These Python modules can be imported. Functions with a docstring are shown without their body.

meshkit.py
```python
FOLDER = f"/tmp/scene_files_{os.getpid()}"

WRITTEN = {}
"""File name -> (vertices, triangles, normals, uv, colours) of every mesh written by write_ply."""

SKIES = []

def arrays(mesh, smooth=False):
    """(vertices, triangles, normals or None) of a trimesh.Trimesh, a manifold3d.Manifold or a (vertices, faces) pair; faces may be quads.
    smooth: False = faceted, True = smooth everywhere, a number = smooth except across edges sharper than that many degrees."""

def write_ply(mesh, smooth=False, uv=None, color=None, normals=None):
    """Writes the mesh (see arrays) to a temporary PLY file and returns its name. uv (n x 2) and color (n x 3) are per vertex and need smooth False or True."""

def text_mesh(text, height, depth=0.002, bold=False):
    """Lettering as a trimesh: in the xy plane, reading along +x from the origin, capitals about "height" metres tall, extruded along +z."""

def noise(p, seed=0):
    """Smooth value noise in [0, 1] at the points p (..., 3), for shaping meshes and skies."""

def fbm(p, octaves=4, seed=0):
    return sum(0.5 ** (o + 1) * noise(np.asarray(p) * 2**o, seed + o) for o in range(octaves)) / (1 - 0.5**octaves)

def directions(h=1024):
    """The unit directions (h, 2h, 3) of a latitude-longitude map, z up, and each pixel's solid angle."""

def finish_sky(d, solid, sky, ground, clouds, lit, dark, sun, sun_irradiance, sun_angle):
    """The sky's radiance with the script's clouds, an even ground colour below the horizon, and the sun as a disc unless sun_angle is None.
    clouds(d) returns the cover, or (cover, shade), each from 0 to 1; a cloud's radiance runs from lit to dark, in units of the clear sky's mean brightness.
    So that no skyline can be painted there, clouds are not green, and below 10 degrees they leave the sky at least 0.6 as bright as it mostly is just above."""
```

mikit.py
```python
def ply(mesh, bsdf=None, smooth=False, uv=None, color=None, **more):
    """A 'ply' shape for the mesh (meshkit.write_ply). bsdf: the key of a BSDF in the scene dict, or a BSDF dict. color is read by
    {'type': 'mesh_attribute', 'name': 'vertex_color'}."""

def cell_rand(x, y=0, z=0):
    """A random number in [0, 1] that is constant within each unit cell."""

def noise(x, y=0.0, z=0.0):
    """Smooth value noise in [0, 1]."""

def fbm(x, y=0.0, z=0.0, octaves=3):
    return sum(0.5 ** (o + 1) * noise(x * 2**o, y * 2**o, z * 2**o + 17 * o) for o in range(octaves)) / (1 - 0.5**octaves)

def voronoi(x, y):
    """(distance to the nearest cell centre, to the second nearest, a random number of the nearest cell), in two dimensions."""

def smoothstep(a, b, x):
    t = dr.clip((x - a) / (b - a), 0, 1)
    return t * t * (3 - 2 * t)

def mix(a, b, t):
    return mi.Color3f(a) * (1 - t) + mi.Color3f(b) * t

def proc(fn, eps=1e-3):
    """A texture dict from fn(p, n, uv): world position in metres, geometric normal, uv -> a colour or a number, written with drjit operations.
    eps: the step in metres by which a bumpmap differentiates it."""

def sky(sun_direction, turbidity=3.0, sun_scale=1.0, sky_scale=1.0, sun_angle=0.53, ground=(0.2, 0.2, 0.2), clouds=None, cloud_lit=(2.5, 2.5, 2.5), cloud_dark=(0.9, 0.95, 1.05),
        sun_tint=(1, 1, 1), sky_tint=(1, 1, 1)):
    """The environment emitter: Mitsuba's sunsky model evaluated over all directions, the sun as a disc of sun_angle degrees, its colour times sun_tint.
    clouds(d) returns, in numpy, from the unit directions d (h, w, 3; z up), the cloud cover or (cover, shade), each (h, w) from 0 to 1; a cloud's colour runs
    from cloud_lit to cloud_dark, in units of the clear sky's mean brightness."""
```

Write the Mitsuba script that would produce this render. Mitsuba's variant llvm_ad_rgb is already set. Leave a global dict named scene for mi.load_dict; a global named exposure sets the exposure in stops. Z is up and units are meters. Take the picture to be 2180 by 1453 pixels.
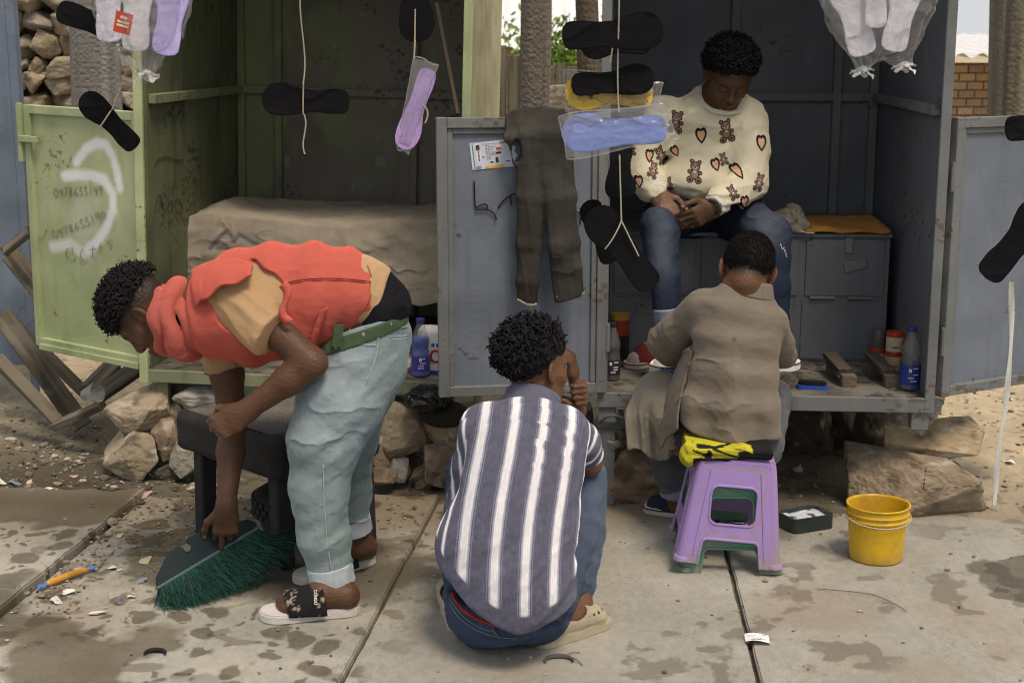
import math, random
import numpy as np, trimesh, shapely
from shapely.geometry import Polygon, LineString
import mitsuba as mi, drjit as dr, mikit, meshkit, manifold3d
from mikit import proc, noise, fbm, voronoi, cell_rand, smoothstep, mix

scene, labels = {}, {}
T = mi.ScalarTransform4f
# ------------------------------------------------------------------ camera, sky, exposure
CAM_H, PITCH, FOC = 1.65, math.radians(11.6), 3090.0
FW = np.array([0, math.cos(PITCH), -math.sin(PITCH)])
UP = np.array([0, math.sin(PITCH), math.cos(PITCH)])
RT = np.array([1.0, 0, 0])
EYE = np.array([0, 0, CAM_H])
scene['camera'] = {'type': 'thinlens', 'fov': math.degrees(2 * math.atan(1090 / FOC)), 'fov_axis': 'x', 'near_clip': 0.05, 'far_clip': 3000.0,
                   'aperture_radius': 0.005, 'focus_distance': 4.55,
                   'to_world': T().look_at(origin=EYE.tolist(), target=(EYE + FW).tolist(), up=[0, 0, 1])}
scene['sky'] = mikit.sky((0.22, -0.42, 0.86), turbidity=4, sun_scale=0.72, sun_angle=18, clouds=lambda d: 0.97, cloud_lit=(2.33, 2.36, 2.42))
exposure = 1.42


def at(px, py, Y):
    """The point of the world at depth Y that stands at a place measured in the photograph."""
    d = FW + RT * (px - 1090) / FOC - UP * (py - 726.5) / FOC
    return EYE + d * Y / d[1]


def gz(px, py, z=0.0):
    d = FW + RT * (px - 1090) / FOC - UP * (py - 726.5) / FOC
    return EYE + d * (z - CAM_H) / d[2]


def ppm(Y, z):
    """picture units per metre there"""
    return FOC / (Y * FW[1] + (CAM_H - z) * -FW[2])


# ------------------------------------------------------------------ scene tree helpers
taken = {}


def numbered(name):
    n = taken.get(name, 0)
    taken[name] = n + 1
    return name if n == 0 else f'{name}_{n:03d}'


def info(key, label=None, cat=None, group=None, kind=None):
    d = labels.setdefault(key, {})
    for k, v in (('label', label), ('category', cat), ('group', group), ('kind', kind)):
        if v:
            d[k] = v


def thing(name, label, cat, group=None, kind=None):
    key = numbered(name)
    info(key, label, cat, group, kind)
    return key


def part(parent, name, mesh, bsdf, smooth=30, uv=None, color=None, label=None, kind=None, **more):
    if not isinstance(mesh, (trimesh.Trimesh, tuple)):
        mesh = trimesh.util.concatenate(mesh)
    if uv is not None or color is not None:
        smooth = True if smooth not in (False, True) else smooth
    key = numbered(parent + '__' + name if parent else name)
    scene[key] = mikit.ply(mesh, bsdf, smooth=smooth, uv=uv, color=color, **more)
    if label or kind:
        info(key, label, kind=kind)
    return key


def solo(name, mesh, bsdf, label, cat, group=None, kind=None, **kw):
    key = part(None, name, mesh, bsdf, **kw)
    info(key, label, cat, group, kind)
    return key


# ------------------------------------------------------------------ mesh helpers
def V(*a):
    return np.array(a, float)


def nrm(v):
    v = np.asarray(v, float)
    return v / (np.linalg.norm(v, axis=-1, keepdims=True) + 1e-12)


def frame(x, y, z, o):
    m = np.eye(4)
    m[:3, 0], m[:3, 1], m[:3, 2], m[:3, 3] = x, y, z, o
    return m


def bevel_box(lo, hi, r=0.003):
    lo, hi = np.minimum(lo, hi).astype(float), np.maximum(lo, hi).astype(float)
    r = min(r, 0.45 * (hi - lo).min())
    pts = [(lo if (c >> k) & 1 == 0 else hi)[k] + (0 if k == a else (r if (c >> k) & 1 == 0 else -r)) for c in range(8) for a in range(3) for k in range(3)]
    return trimesh.convex.convex_hull(np.array(pts).reshape(-1, 3))


def bar(a, b, w, h, up=(0, 0, 1), r=0.002):
    """a square bar from a to b, w wide (sideways), h high (along up)"""
    a, b = V(*a), V(*b)
    y = nrm(b - a)
    x = nrm(np.cross(y, V(*up)))
    z = np.cross(x, y)
    m = bevel_box((-w / 2, 0, -h / 2), (w / 2, np.linalg.norm(b - a), h / 2), r)
    m.apply_transform(frame(x, y, z, a))
    return m


def tubes(points, radii, sides=8, caps=True):
    p = np.asarray(points, float)
    r = np.broadcast_to(np.asarray(radii, float), (len(p),))
    t = nrm(np.gradient(p, axis=0))
    a = np.cross(t[0], [0, 0, 1.0] if abs(t[0][2]) < 0.9 else [1.0, 0, 0])
    A = []
    for k in range(len(p)):
        a = nrm(a - t[k] * (a @ t[k]))
        A.append(a)
    A = np.array(A)
    B = np.cross(t, A)
    th = np.arange(sides) * 2 * np.pi / sides
    v = p[:, None] + r[:, None, None] * (np.cos(th)[None, :, None] * A[:, None] + np.sin(th)[None, :, None] * B[:, None])
    i, j = np.meshgrid(np.arange(len(p) - 1), np.arange(sides), indexing='ij')
    q = np.stack([i * sides + j, i * sides + (j + 1) % sides, (i + 1) * sides + (j + 1) % sides, (i + 1) * sides + j], -1).reshape(-1, 4)
    f = np.vstack([q[:, [0, 1, 2]], q[:, [0, 2, 3]]])
    v = v.reshape(-1, 3)
    if caps:
        n = len(v)
        v = np.vstack([v, p[0], p[-1]])
        k = np.arange(sides)
        f = np.vstack([f, np.stack([k * 0 + n, (k + 1) % sides, k], 1), np.stack([k * 0 + n + 1, k + (len(p) - 1) * sides, (k + 1) % sides + (len(p) - 1) * sides], 1)])
    return trimesh.Trimesh(v, f, process=False)


def spline(pts, n=24):
    from scipy.interpolate import CubicSpline
    pts = np.asarray(pts, float)
    if len(pts) == 2:
        return np.linspace(pts[0], pts[1], n)
    s = np.r_[0, np.cumsum(np.linalg.norm(np.diff(pts, axis=0), axis=1) + 1e-9)]
    return CubicSpline(s, pts)(np.linspace(0, s[-1], n))


def lathe(profile, n=40):
    """profile rows (r, z) about z"""
    pr = np.asarray(profile, float)
    th = np.arange(n) * 2 * np.pi / n
    v = np.stack([pr[:, None, 0] * np.cos(th), pr[:, None, 0] * np.sin(th), np.broadcast_to(pr[:, None, 1], (len(pr), n))], -1).reshape(-1, 3)
    i, j = np.meshgrid(np.arange(len(pr) - 1), np.arange(n), indexing='ij')
    q = np.stack([i * n + j, i * n + (j + 1) % n, (i + 1) * n + (j + 1) % n, (i + 1) * n + j], -1).reshape(-1, 4)
    return trimesh.Trimesh(v, np.vstack([q[:, [0, 1, 2]], q[:, [0, 2, 3]]]), process=False)


def sheet(fn, nu, nv):
    """a grid surface fn(u, v) -> (..., 3), with its uv"""
    u, v = np.meshgrid(np.linspace(0, 1, nu), np.linspace(0, 1, nv), indexing='ij')
    p = fn(u, v).reshape(-1, 3)
    i, j = np.meshgrid(np.arange(nu - 1), np.arange(nv - 1), indexing='ij')
    q = np.stack([i * nv + j, (i + 1) * nv + j, (i + 1) * nv + j + 1, i * nv + j + 1], -1).reshape(-1, 4)
    return trimesh.Trimesh(p, np.vstack([q[:, [0, 1, 2]], q[:, [0, 2, 3]]]), process=False), np.stack([u.ravel(), v.ravel()], 1)


def thick(m, t):
    """a sheet given real thickness t"""
    n = m.vertex_normals
    k = len(m.vertices)
    v = np.vstack([m.vertices + n * t / 2, m.vertices - n * t / 2])
    e = trimesh.grouping.group_rows(m.edges_sorted, require_count=1)
    ed = m.edges[e]
    f = np.vstack([m.faces, m.faces[:, ::-1] + k, np.stack([ed[:, 1], ed[:, 0], ed[:, 0] + k], 1), np.stack([ed[:, 1], ed[:, 0] + k, ed[:, 1] + k], 1)])
    return trimesh.Trimesh(v, f, process=False)


def extrude(poly, h, tri=False):
    return trimesh.creation.extrude_polygon(poly, h, engine='earcut')


def fb(p, s=1.0, seed=0, o=3):
    return meshkit.fbm(np.asarray(p) * s, o, seed)


def moved(m, M):
    m = m.copy()
    m.apply_transform(M)
    return m


# ------------------------------------------------------------------ implicit surfaces: smooth bodies and clothes
def smin(a, b, k):
    if k <= 0:
        return np.minimum(a, b)
    h = np.maximum(k - np.abs(a - b), 0) / k
    return np.minimum(a, b) - h * h * k * 0.25


def smax(a, b, k):
    return -smin(-a, -b, k)


def cone(P, a, b, ra, rb):
    a, b = np.asarray(a, float), np.asarray(b, float)
    ab = b - a
    t = np.clip((P - a) @ ab / (ab @ ab + 1e-12), 0, 1)
    return np.linalg.norm(P - a - t[:, None] * ab, axis=1) - (ra + (rb - ra) * t)


def ell(P, c, r, R=None):
    q = P - np.asarray(c, float)
    if R is not None:
        q = q @ np.asarray(R, float).T
    r = np.asarray(r, float)
    k0 = np.linalg.norm(q / r, axis=1)
    k1 = np.linalg.norm(q / r**2, axis=1) + 1e-9
    return k0 * (k0 - 1) / k1


def chain(P, nodes, rx, ry, side, k=0.02, cap=1.0, want=False):
    """a tube of elliptic section along a polyline: rx along side, ry across it"""
    nodes, side = np.asarray(nodes, float), np.asarray(side, float)
    m = len(nodes)
    side = np.broadcast_to(side, (m, 3))
    rx, ry = np.broadcast_to(rx, (m,)), np.broadcast_to(ry, (m,))
    L = np.r_[0, np.cumsum(np.linalg.norm(np.diff(nodes, axis=0), axis=1))]
    out, best, info_ = None, None, None
    for i in range(m - 1):
        a, ab = nodes[i], nodes[i + 1] - nodes[i]
        l = np.linalg.norm(ab)
        ax = ab / l
        t = np.clip((P - a) @ ax / l, 0, 1)
        q = P - a - t[:, None] * ab
        s = side[i] + t[:, None] * (side[i + 1] - side[i])
        s = nrm(s - (s @ ax)[:, None] * ax)
        f = np.cross(ax, s)
        x, y, z = (q * s).sum(1), (q * f).sum(1), q @ ax
        RX, RY = rx[i] + t * (rx[i + 1] - rx[i]), ry[i] + t * (ry[i + 1] - ry[i])
        RZ = np.minimum(RX, RY) * cap
        k0 = np.sqrt((x / RX) ** 2 + (y / RY) ** 2 + (z / RZ) ** 2)
        k1 = np.sqrt((x / RX**2) ** 2 + (y / RY**2) ** 2 + (z / RZ**2) ** 2) + 1e-9
        d = np.where(k0 < 1e-6, -np.minimum(RX, RY), k0 * (k0 - 1) / k1)
        if want:
            row = np.stack([L[i] + t * l, x, y, RX, RY], 1)
            if best is None:
                best, info_ = d.copy(), row
            else:
                c = d < best
                best = np.where(c, d, best)
                info_ = np.where(c[:, None], row, info_)
        out = d if out is None else smin(out, d, k)
    return (out, info_) if want else out


def nets(vol, lo, h):
    s = vol < 0
    n = np.array(vol.shape) - 1
    c = np.zeros(n, np.int8)
    for a, b, d in np.ndindex(2, 2, 2):
        c += s[a:n[0] + a, b:n[1] + b, d:n[2] + d]
    act = (c > 0) & (c < 8)
    idx = np.full(n, -1, np.int64)
    ii = np.argwhere(act)
    idx[act] = np.arange(len(ii))
    acc, cnt = np.zeros((len(ii), 3)), np.zeros(len(ii))
    for ax in range(3):
        o = [k for k in range(3) if k != ax]
        for p, q in np.ndindex(2, 2):
            A = np.zeros(3, int)
            A[o[0]], A[o[1]] = p, q
            B = A.copy()
            B[ax] = 1
            va, vb = vol[tuple((ii + A).T)], vol[tuple((ii + B).T)]
            m = (va < 0) != (vb < 0)
            t = np.where(m, va / np.where(m, va - vb, 1), 0)
            acc += m[:, None] * (A + t[:, None] * (B - A))
            cnt += m
    v = lo + h * (ii + acc / cnt[:, None])
    F = []
    for ax in range(3):
        o1, o2 = (ax + 1) % 3, (ax + 2) % 3
        sl = [slice(1, n[k]) for k in range(3)]
        sl[ax] = slice(0, n[ax])
        s0 = s[tuple(sl)]
        sl2 = list(sl)
        sl2[ax] = slice(1, n[ax] + 1)
        s1 = s[tuple(sl2)]
        e = np.argwhere(s0 != s1)
        inside = s0[tuple(e.T)]
        g = e.copy()
        for k in (o1, o2):
            g[:, k] += 1
        d1, d2 = np.eye(3, dtype=int)[o1], np.eye(3, dtype=int)[o2]
        q = np.stack([idx[tuple((g - d1 - d2).T)], idx[tuple((g - d2).T)], idx[tuple(g.T)], idx[tuple((g - d1).T)]], 1)
        q = np.where(inside[:, None], q, q[:, ::-1])
        F.append(q)
    F = np.vstack(F)
    return trimesh.Trimesh(v, np.vstack([F[:, [0, 1, 2]], F[:, [0, 2, 3]]]), process=False)


def relax(mesh, n):
    import scipy.sparse as sp
    e = mesh.faces[:, [0, 1, 1, 2, 2, 0]].reshape(-1, 2)
    k = len(mesh.vertices)
    A = sp.coo_matrix((np.ones(len(e) * 2), (np.r_[e[:, 0], e[:, 1]], np.r_[e[:, 1], e[:, 0]])), (k, k)).tocsr()
    w = np.maximum(np.asarray(A.sum(1)), 1e-9)
    v = np.asarray(mesh.vertices)
    for _ in range(n):
        for f in (0.5, -0.52):
            v = v + f * (A @ v / w - v)
    mesh.vertices = v


def blob(fn, lo, hi, h, smooth=2):
    """the surface fn(P) = 0 as a mesh of cell size h"""
    lo, hi = np.asarray(lo, float), np.asarray(hi, float)
    B = 4
    nb = np.ceil((hi - lo) / (h * B)).astype(int) + 1
    n = nb * B
    g = np.stack(np.meshgrid(*[(np.arange(k) * B + B / 2 - 0.5) * h for k in nb], indexing='ij'), -1).reshape(-1, 3) + lo
    d0 = fn(g)
    act = np.abs(d0) < B * h * 1.7
    vol = np.repeat(np.repeat(np.repeat(d0.reshape(nb), B, 0), B, 1), B, 2).astype(np.float64)
    m = np.repeat(np.repeat(np.repeat(act.reshape(nb), B, 0), B, 1), B, 2)
    w = np.argwhere(m)
    if len(w):
        vol[m] = fn(w * h + lo)
    mesh = nets(vol, lo, h)
    if smooth:
        relax(mesh, smooth)
    return mesh


def bounds_of(pts, pad):
    pts = np.asarray(pts, float)
    return pts.min(0) - pad, pts.max(0) + pad
# ------------------------------------------------------------------ materials
def pr(color, rough=0.7, **k):
    c = color if isinstance(color, dict) else {'type': 'rgb', 'value': list(color)}
    return {'type': 'principled', 'base_color': c, 'roughness': rough, 'specular': k.pop('specular', 0.4), **k}


def two(b):
    return {'type': 'twosided', 'bsdf': b}


def bump(b, fn, scale=1.0, eps=1e-3):
    return {'type': 'bumpmap', 'arbitrary': proc(fn, eps), 'scale': scale, 'nested': b}


VC = {'type': 'mesh_attribute', 'name': 'vertex_color'}


def b_cloth(p, n, uv):
    q = 1 - dr.abs(2 * fbm(p.x * 6.5, p.y * 6.5, p.z * 8.5, 3) - 1)
    q = q * q * q * q
    q = q * q * smoothstep(0.40, 0.62, fbm(p.x * 3.3 + 7, p.y * 3.3, p.z * 3.3, 2))
    return q * 0.008 + (noise(p.x * 420, p.y * 420, p.z * 420) - 0.5) * 0.0009 + (fbm(p.x * 60, p.y * 60, p.z * 60, 2) - 0.5) * 0.003


def b_rough(p, n, uv):
    return (fbm(p.x * 70, p.y * 70, p.z * 70, 4) - 0.5) * 0.012


def b_fine(p, n, uv):
    return (fbm(p.x * 160, p.y * 160, p.z * 160, 3) - 0.5) * 0.0026


scene['cloth'] = two(bump(pr(VC, 0.95, specular=0.08, sheen=0.04), b_cloth))
scene['skin'] = two(bump(pr(VC, 0.52, specular=0.35), b_fine))
scene['rockmat'] = two(bump(pr(VC, 0.95, specular=0.1), b_rough))
scene['plain'] = two(pr(VC, 0.6, specular=0.35))
scene['hairmat'] = two(pr(VC, 0.7, specular=0.18))
scene['rubber'] = two(bump(pr(VC, 0.8, specular=0.25), b_fine))
scene['gloss'] = two(pr(VC, 0.32, specular=0.5))


def paint(base, dark, rust, amount, streak=1.0):
    def fn(p, n, uv):
        x, z = p.x + p.y * 0.7, p.z
        big = fbm(p.x * 2.3, p.y * 2.3, p.z * 1.6, 4)
        st = fbm(x * 38, p.y * 9, z * 2.2, 3)
        c = mix(base, dark, smoothstep(0.42, 0.75, big) * 0.55 + smoothstep(0.5, 0.8, st) * 0.35 * streak)
        sp = fbm(p.x * 55, p.y * 55, p.z * 55, 3)
        blotch = smoothstep(0.52, 0.7, fbm(p.x * 6 + 9, p.y * 6, p.z * 5, 3))
        c = mix(c, rust, smoothstep(0.66 - amount, 0.78 - amount, sp * 0.75 + blotch * 0.25) * 0.75)
        pale = smoothstep(0.62, 0.74, fbm(p.x * 14 + 31, p.y * 14, p.z * 5, 3))
        return mix(c, mi.Color3f(base) * 1.35, pale * 0.25)
    return fn


def b_panel(p, n, uv):
    return (fbm(p.x * 5, p.y * 5, p.z * 5, 2) - 0.5) * 0.02 + (fbm(p.x * 90, p.y * 90, p.z * 90, 2) - 0.5) * 0.0012


GREEN, GREY = (0.385, 0.435, 0.25), (0.155, 0.18, 0.225)
green_fn = paint(GREEN, (0.24, 0.295, 0.14), (0.12, 0.10, 0.06), -0.015)
wall_fn = paint((0.125, 0.145, 0.08), (0.06, 0.062, 0.042), (0.04, 0.03, 0.02), 0.04, 1.6)
rust_fn = paint((0.06, 0.045, 0.035), (0.03, 0.025, 0.02), (0.09, 0.045, 0.02), 0.05)
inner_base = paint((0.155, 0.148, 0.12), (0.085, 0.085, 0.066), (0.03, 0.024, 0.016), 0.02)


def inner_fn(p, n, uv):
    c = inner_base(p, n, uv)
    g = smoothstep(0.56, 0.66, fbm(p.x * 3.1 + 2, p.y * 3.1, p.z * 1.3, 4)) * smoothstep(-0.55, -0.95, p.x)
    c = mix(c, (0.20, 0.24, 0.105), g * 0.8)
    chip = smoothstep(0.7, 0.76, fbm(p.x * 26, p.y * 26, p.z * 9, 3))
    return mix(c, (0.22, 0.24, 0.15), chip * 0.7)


edge_fn = paint((0.20, 0.225, 0.135), (0.12, 0.125, 0.08), (0.09, 0.065, 0.04), 0.05, 1.4)
cream_fn = paint((0.50, 0.47, 0.29), (0.33, 0.31, 0.17), (0.30, 0.22, 0.10), -0.02, 1.8)
greyin_fn = paint((0.128, 0.139, 0.16), (0.095, 0.102, 0.118), (0.045, 0.038, 0.03), -0.02)
grey_fn = paint(GREY, (0.115, 0.135, 0.17), (0.07, 0.05, 0.035), -0.02)
trim_fn = paint((0.16, 0.17, 0.175), (0.10, 0.105, 0.11), (0.10, 0.065, 0.04), 0.05)


def dirty_floor(p, n, uv):
    c = mix((0.075, 0.07, 0.062), (0.16, 0.15, 0.13), smoothstep(0.3, 0.75, fbm(p.x * 7, p.y * 7, p.z * 7, 4)))
    return mix(c, (0.03, 0.028, 0.026), smoothstep(0.58, 0.68, fbm(p.x * 26, p.y * 26, 3.0, 3)) * 0.8)


scene['green_paint'] = two(bump(pr(proc(green_fn), 0.55), b_panel))
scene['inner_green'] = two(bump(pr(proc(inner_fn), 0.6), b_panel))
scene['stained_green'] = two(bump(pr(proc(wall_fn), 0.6), b_panel))
scene['edge_paint'] = two(bump(pr(proc(edge_fn), 0.65), b_panel))
scene['cream_paint'] = two(bump(pr(proc(cream_fn), 0.65), b_panel))
scene['grey_inner'] = two(bump(pr(proc(greyin_fn), 0.55), b_panel))
scene['rust_paint'] = two(pr(proc(rust_fn), 0.8))
scene['grey_paint'] = two(bump(pr(proc(grey_fn), 0.5), b_panel))
scene['trim_paint'] = two(bump(pr(proc(trim_fn), 0.6), b_panel))
scene['floor_metal'] = two(pr(proc(dirty_floor), 0.75))


def wood_fn(p, n, uv):
    g = fbm(uv.x * 3, uv.y * 70, 0.0, 3)
    c = mix((0.085, 0.072, 0.055), (0.18, 0.157, 0.12), smoothstep(0.25, 0.75, g))
    c = mix(c, (0.07, 0.055, 0.04), smoothstep(0.6, 0.72, fbm(uv.x * 2 + 5, uv.y * 30, 1.0, 3)) * 0.8)
    return mix(c, (0.2, 0.185, 0.15), smoothstep(0.45, 0.7, fbm(p.x * 9, p.y * 9, p.z * 9, 3)) * 0.5)


def b_wood(p, n, uv):
    return (fbm(uv.x * 4, uv.y * 90, 0.0, 3) - 0.5) * 0.006


scene['wood'] = two(bump(pr(proc(wood_fn), 0.9, specular=0.15), b_wood))


def wood_uv(m, axis):
    """uv in metres: u along the given axis, v around it"""
    a = nrm(axis)
    s = nrm(np.cross(a, [0.3, 0.5, 0.8]))
    t = np.cross(a, s)
    v = m.vertices
    return np.stack([v @ a, v @ s + v @ t * 0.6], 1)


def flat_color(m, c, var=0.0, s=20, seed=0):
    c = np.asarray(c, float)
    k = 1 + var * (fb(m.vertices, s, seed)[:, None] - 0.5) * 2
    return np.clip(c * k, 0, 1) * np.ones((len(m.vertices), 1))


def split(m):
    """unshared corners, so a faceted mesh can carry colours"""
    return trimesh.Trimesh(m.vertices[m.faces].reshape(-1, 3), np.arange(len(m.faces) * 3).reshape(-1, 3), process=False)


def cpart(parent, name, mesh, color, bsdf='plain', var=0.08, s=25, smooth=30, **kw):
    """a part in one colour with a slight unevenness"""
    if not isinstance(mesh, trimesh.Trimesh):
        mesh = trimesh.util.concatenate(mesh)
    if smooth is False:
        mesh = split(mesh)
    elif smooth is not True:
        mesh = trimesh.graph.smooth_shade(mesh, angle=np.radians(smooth), facet_minarea=None)
        mesh = trimesh.Trimesh(np.array(mesh.vertices), np.array(mesh.faces), process=False)
        smooth = True
    return part(parent, name, mesh, bsdf, smooth=smooth, color=flat_color(mesh, color, var, s, len(name)), **kw)


def csolo(name, mesh, color, label, cat, bsdf='plain', group=None, kind=None, **kw):
    key = cpart(None, name, mesh, color, bsdf, **kw)
    info(key, label, cat, group, kind)
    return key
# ------------------------------------------------------------------ ground and pavement
def wet(x, y):
    """how wet the paving is: splashes left by sweeping and washing water"""
    wx, wy = x + 0.09 * (fbm(x * 11, y * 11, 5.0, 4) - 0.5), y + 0.11 * (fbm(x * 11 + 3, y * 11, 9.0, 4) - 0.5)
    d1, _, r1 = voronoi(wx * 9.5, wy * 7.5)
    d2, _, r2 = voronoi(wx * 19 + 5, wy * 15)
    drops = dr.maximum(smoothstep(-0.04, 0.10, 0.52 * r1 - 0.06 - d1), smoothstep(-0.05, 0.12, 0.5 * r2 - 0.2 - d2))
    big = smoothstep(0.53, 0.60, fbm(wx * 2.6, wy * 2.2, 2.0, 3))
    area = smoothstep(-0.12, -0.42, wx + 0.17 * (wy - 4.3) * -1.0) * smoothstep(3.2, 3.5, y) * smoothstep(5.5, 5.0, y)
    area = dr.maximum(area, smoothstep(0.35, 0.2, dr.sqrt(dr.square(x - 1.05) + dr.square(y - 4.85))) * 0.8)
    feet = smoothstep(0.36, 0.2, dr.sqrt(dr.square((x + 0.62) * 0.8) + dr.square(y - 4.42)) + 0.3 * (fbm(wx * 8, wy * 8, 1.0, 3) - 0.5))
    puddle = smoothstep(0.30, 0.27, dr.sqrt(dr.square((x - 1.68) * 0.9) + dr.square((y - 4.32) * 1.25)) + 0.35 * (fbm(wx * 5, wy * 5, 1.0, 3) - 0.5))
    return dr.clip(dr.maximum(dr.maximum(drops, big) * area, dr.maximum(feet, puddle)), 0, 1)


def slab_fn(p, n, uv):
    x, y = p.x, p.y
    c = mix((0.262, 0.25, 0.218), (0.355, 0.342, 0.302), smoothstep(0.3, 0.7, fbm(x * 3, y * 3, 0.0, 4)))
    cool = smoothstep(-0.5, 0.4, x)
    c = mix(c, mi.Color3f(0.30, 0.29, 0.258) * (0.8 + 0.4 * fbm(x * 4, y * 4, 7.0, 4)), cool)
    pits = smoothstep(0.70, 0.80, noise(x * 330, y * 260))
    c = mix(c, (0.14, 0.125, 0.10), pits * 0.45 * smoothstep(0.4, 0.65, fbm(x * 6, y * 6, 4.0, 2)))
    c = c * (0.86 + 0.28 * fbm(x * 60, y * 45, 1.0, 3))
    c = mix(c, (0.26, 0.21, 0.155), smoothstep(0.55, 0.75, fbm(x * 2.2 + 4, y * 2.2, 3.0, 4)) * 0.5)
    rear = smoothstep(4.7, 5.25, y + 0.5 * (fbm(x * 4, y * 4, 1.0, 3) - 0.5) + dr.maximum(0, 0.35 - x * 0.2) * 0.3)
    c = mix(c, (0.17, 0.135, 0.09), rear * 0.75)
    scuff = smoothstep(0.6, 0.68, fbm(x * 9 + 40, y * 9, 2.0, 4)) * smoothstep(0.5, 0.62, fbm(x * 2.1 + 7, y * 2.1, 2.0, 2))
    c = mix(c, (0.12, 0.1, 0.08), scuff * 0.6)
    w = wet(x, y)
    return c * (1 - w) + c * mi.Color3f(0.48, 0.445, 0.395) * w


def slab_rough(p, n, uv):
    return 0.93 - 0.42 * wet(p.x, p.y)


def b_slab(p, n, uv):
    return (fbm(p.x * 8, p.y * 8, 0.0, 3) - 0.5) * 0.008 + (fbm(p.x * 110, p.y * 110, 0.0, 3) - 0.5) * 0.0035


def dirt_fn(p, n, uv):
    x, y = p.x, p.y
    c = mix((0.175, 0.152, 0.115), (0.29, 0.255, 0.195), smoothstep(0.3, 0.7, fbm(x * 1.7, y * 1.7, 0.0, 5)))
    sand = dr.maximum(smoothstep(1.2, 1.7, x), smoothstep(-1.2, -1.6, x) * smoothstep(6.0, 7.0, y)) * smoothstep(4.9, 5.7, y)
    c = mix(c, mi.Color3f(0.47, 0.39, 0.27) * (0.7 + 0.5 * fbm(x * 9, y * 9, 2.0, 3)), sand * 0.8)
    c = mix(c, (0.1, 0.08, 0.055), smoothstep(0.6, 0.75, fbm(x * 22, y * 22, 1.0, 3)) * 0.5)
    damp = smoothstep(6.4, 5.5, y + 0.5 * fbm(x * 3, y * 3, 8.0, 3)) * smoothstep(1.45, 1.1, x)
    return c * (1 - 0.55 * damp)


scene['slab'] = two(bump(pr(proc(slab_fn), proc(slab_rough), specular=0.35), b_slab))
scene['dirt'] = two(bump(pr(proc(dirt_fn), 0.97, specular=0.1), b_rough, 1.6))


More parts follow.
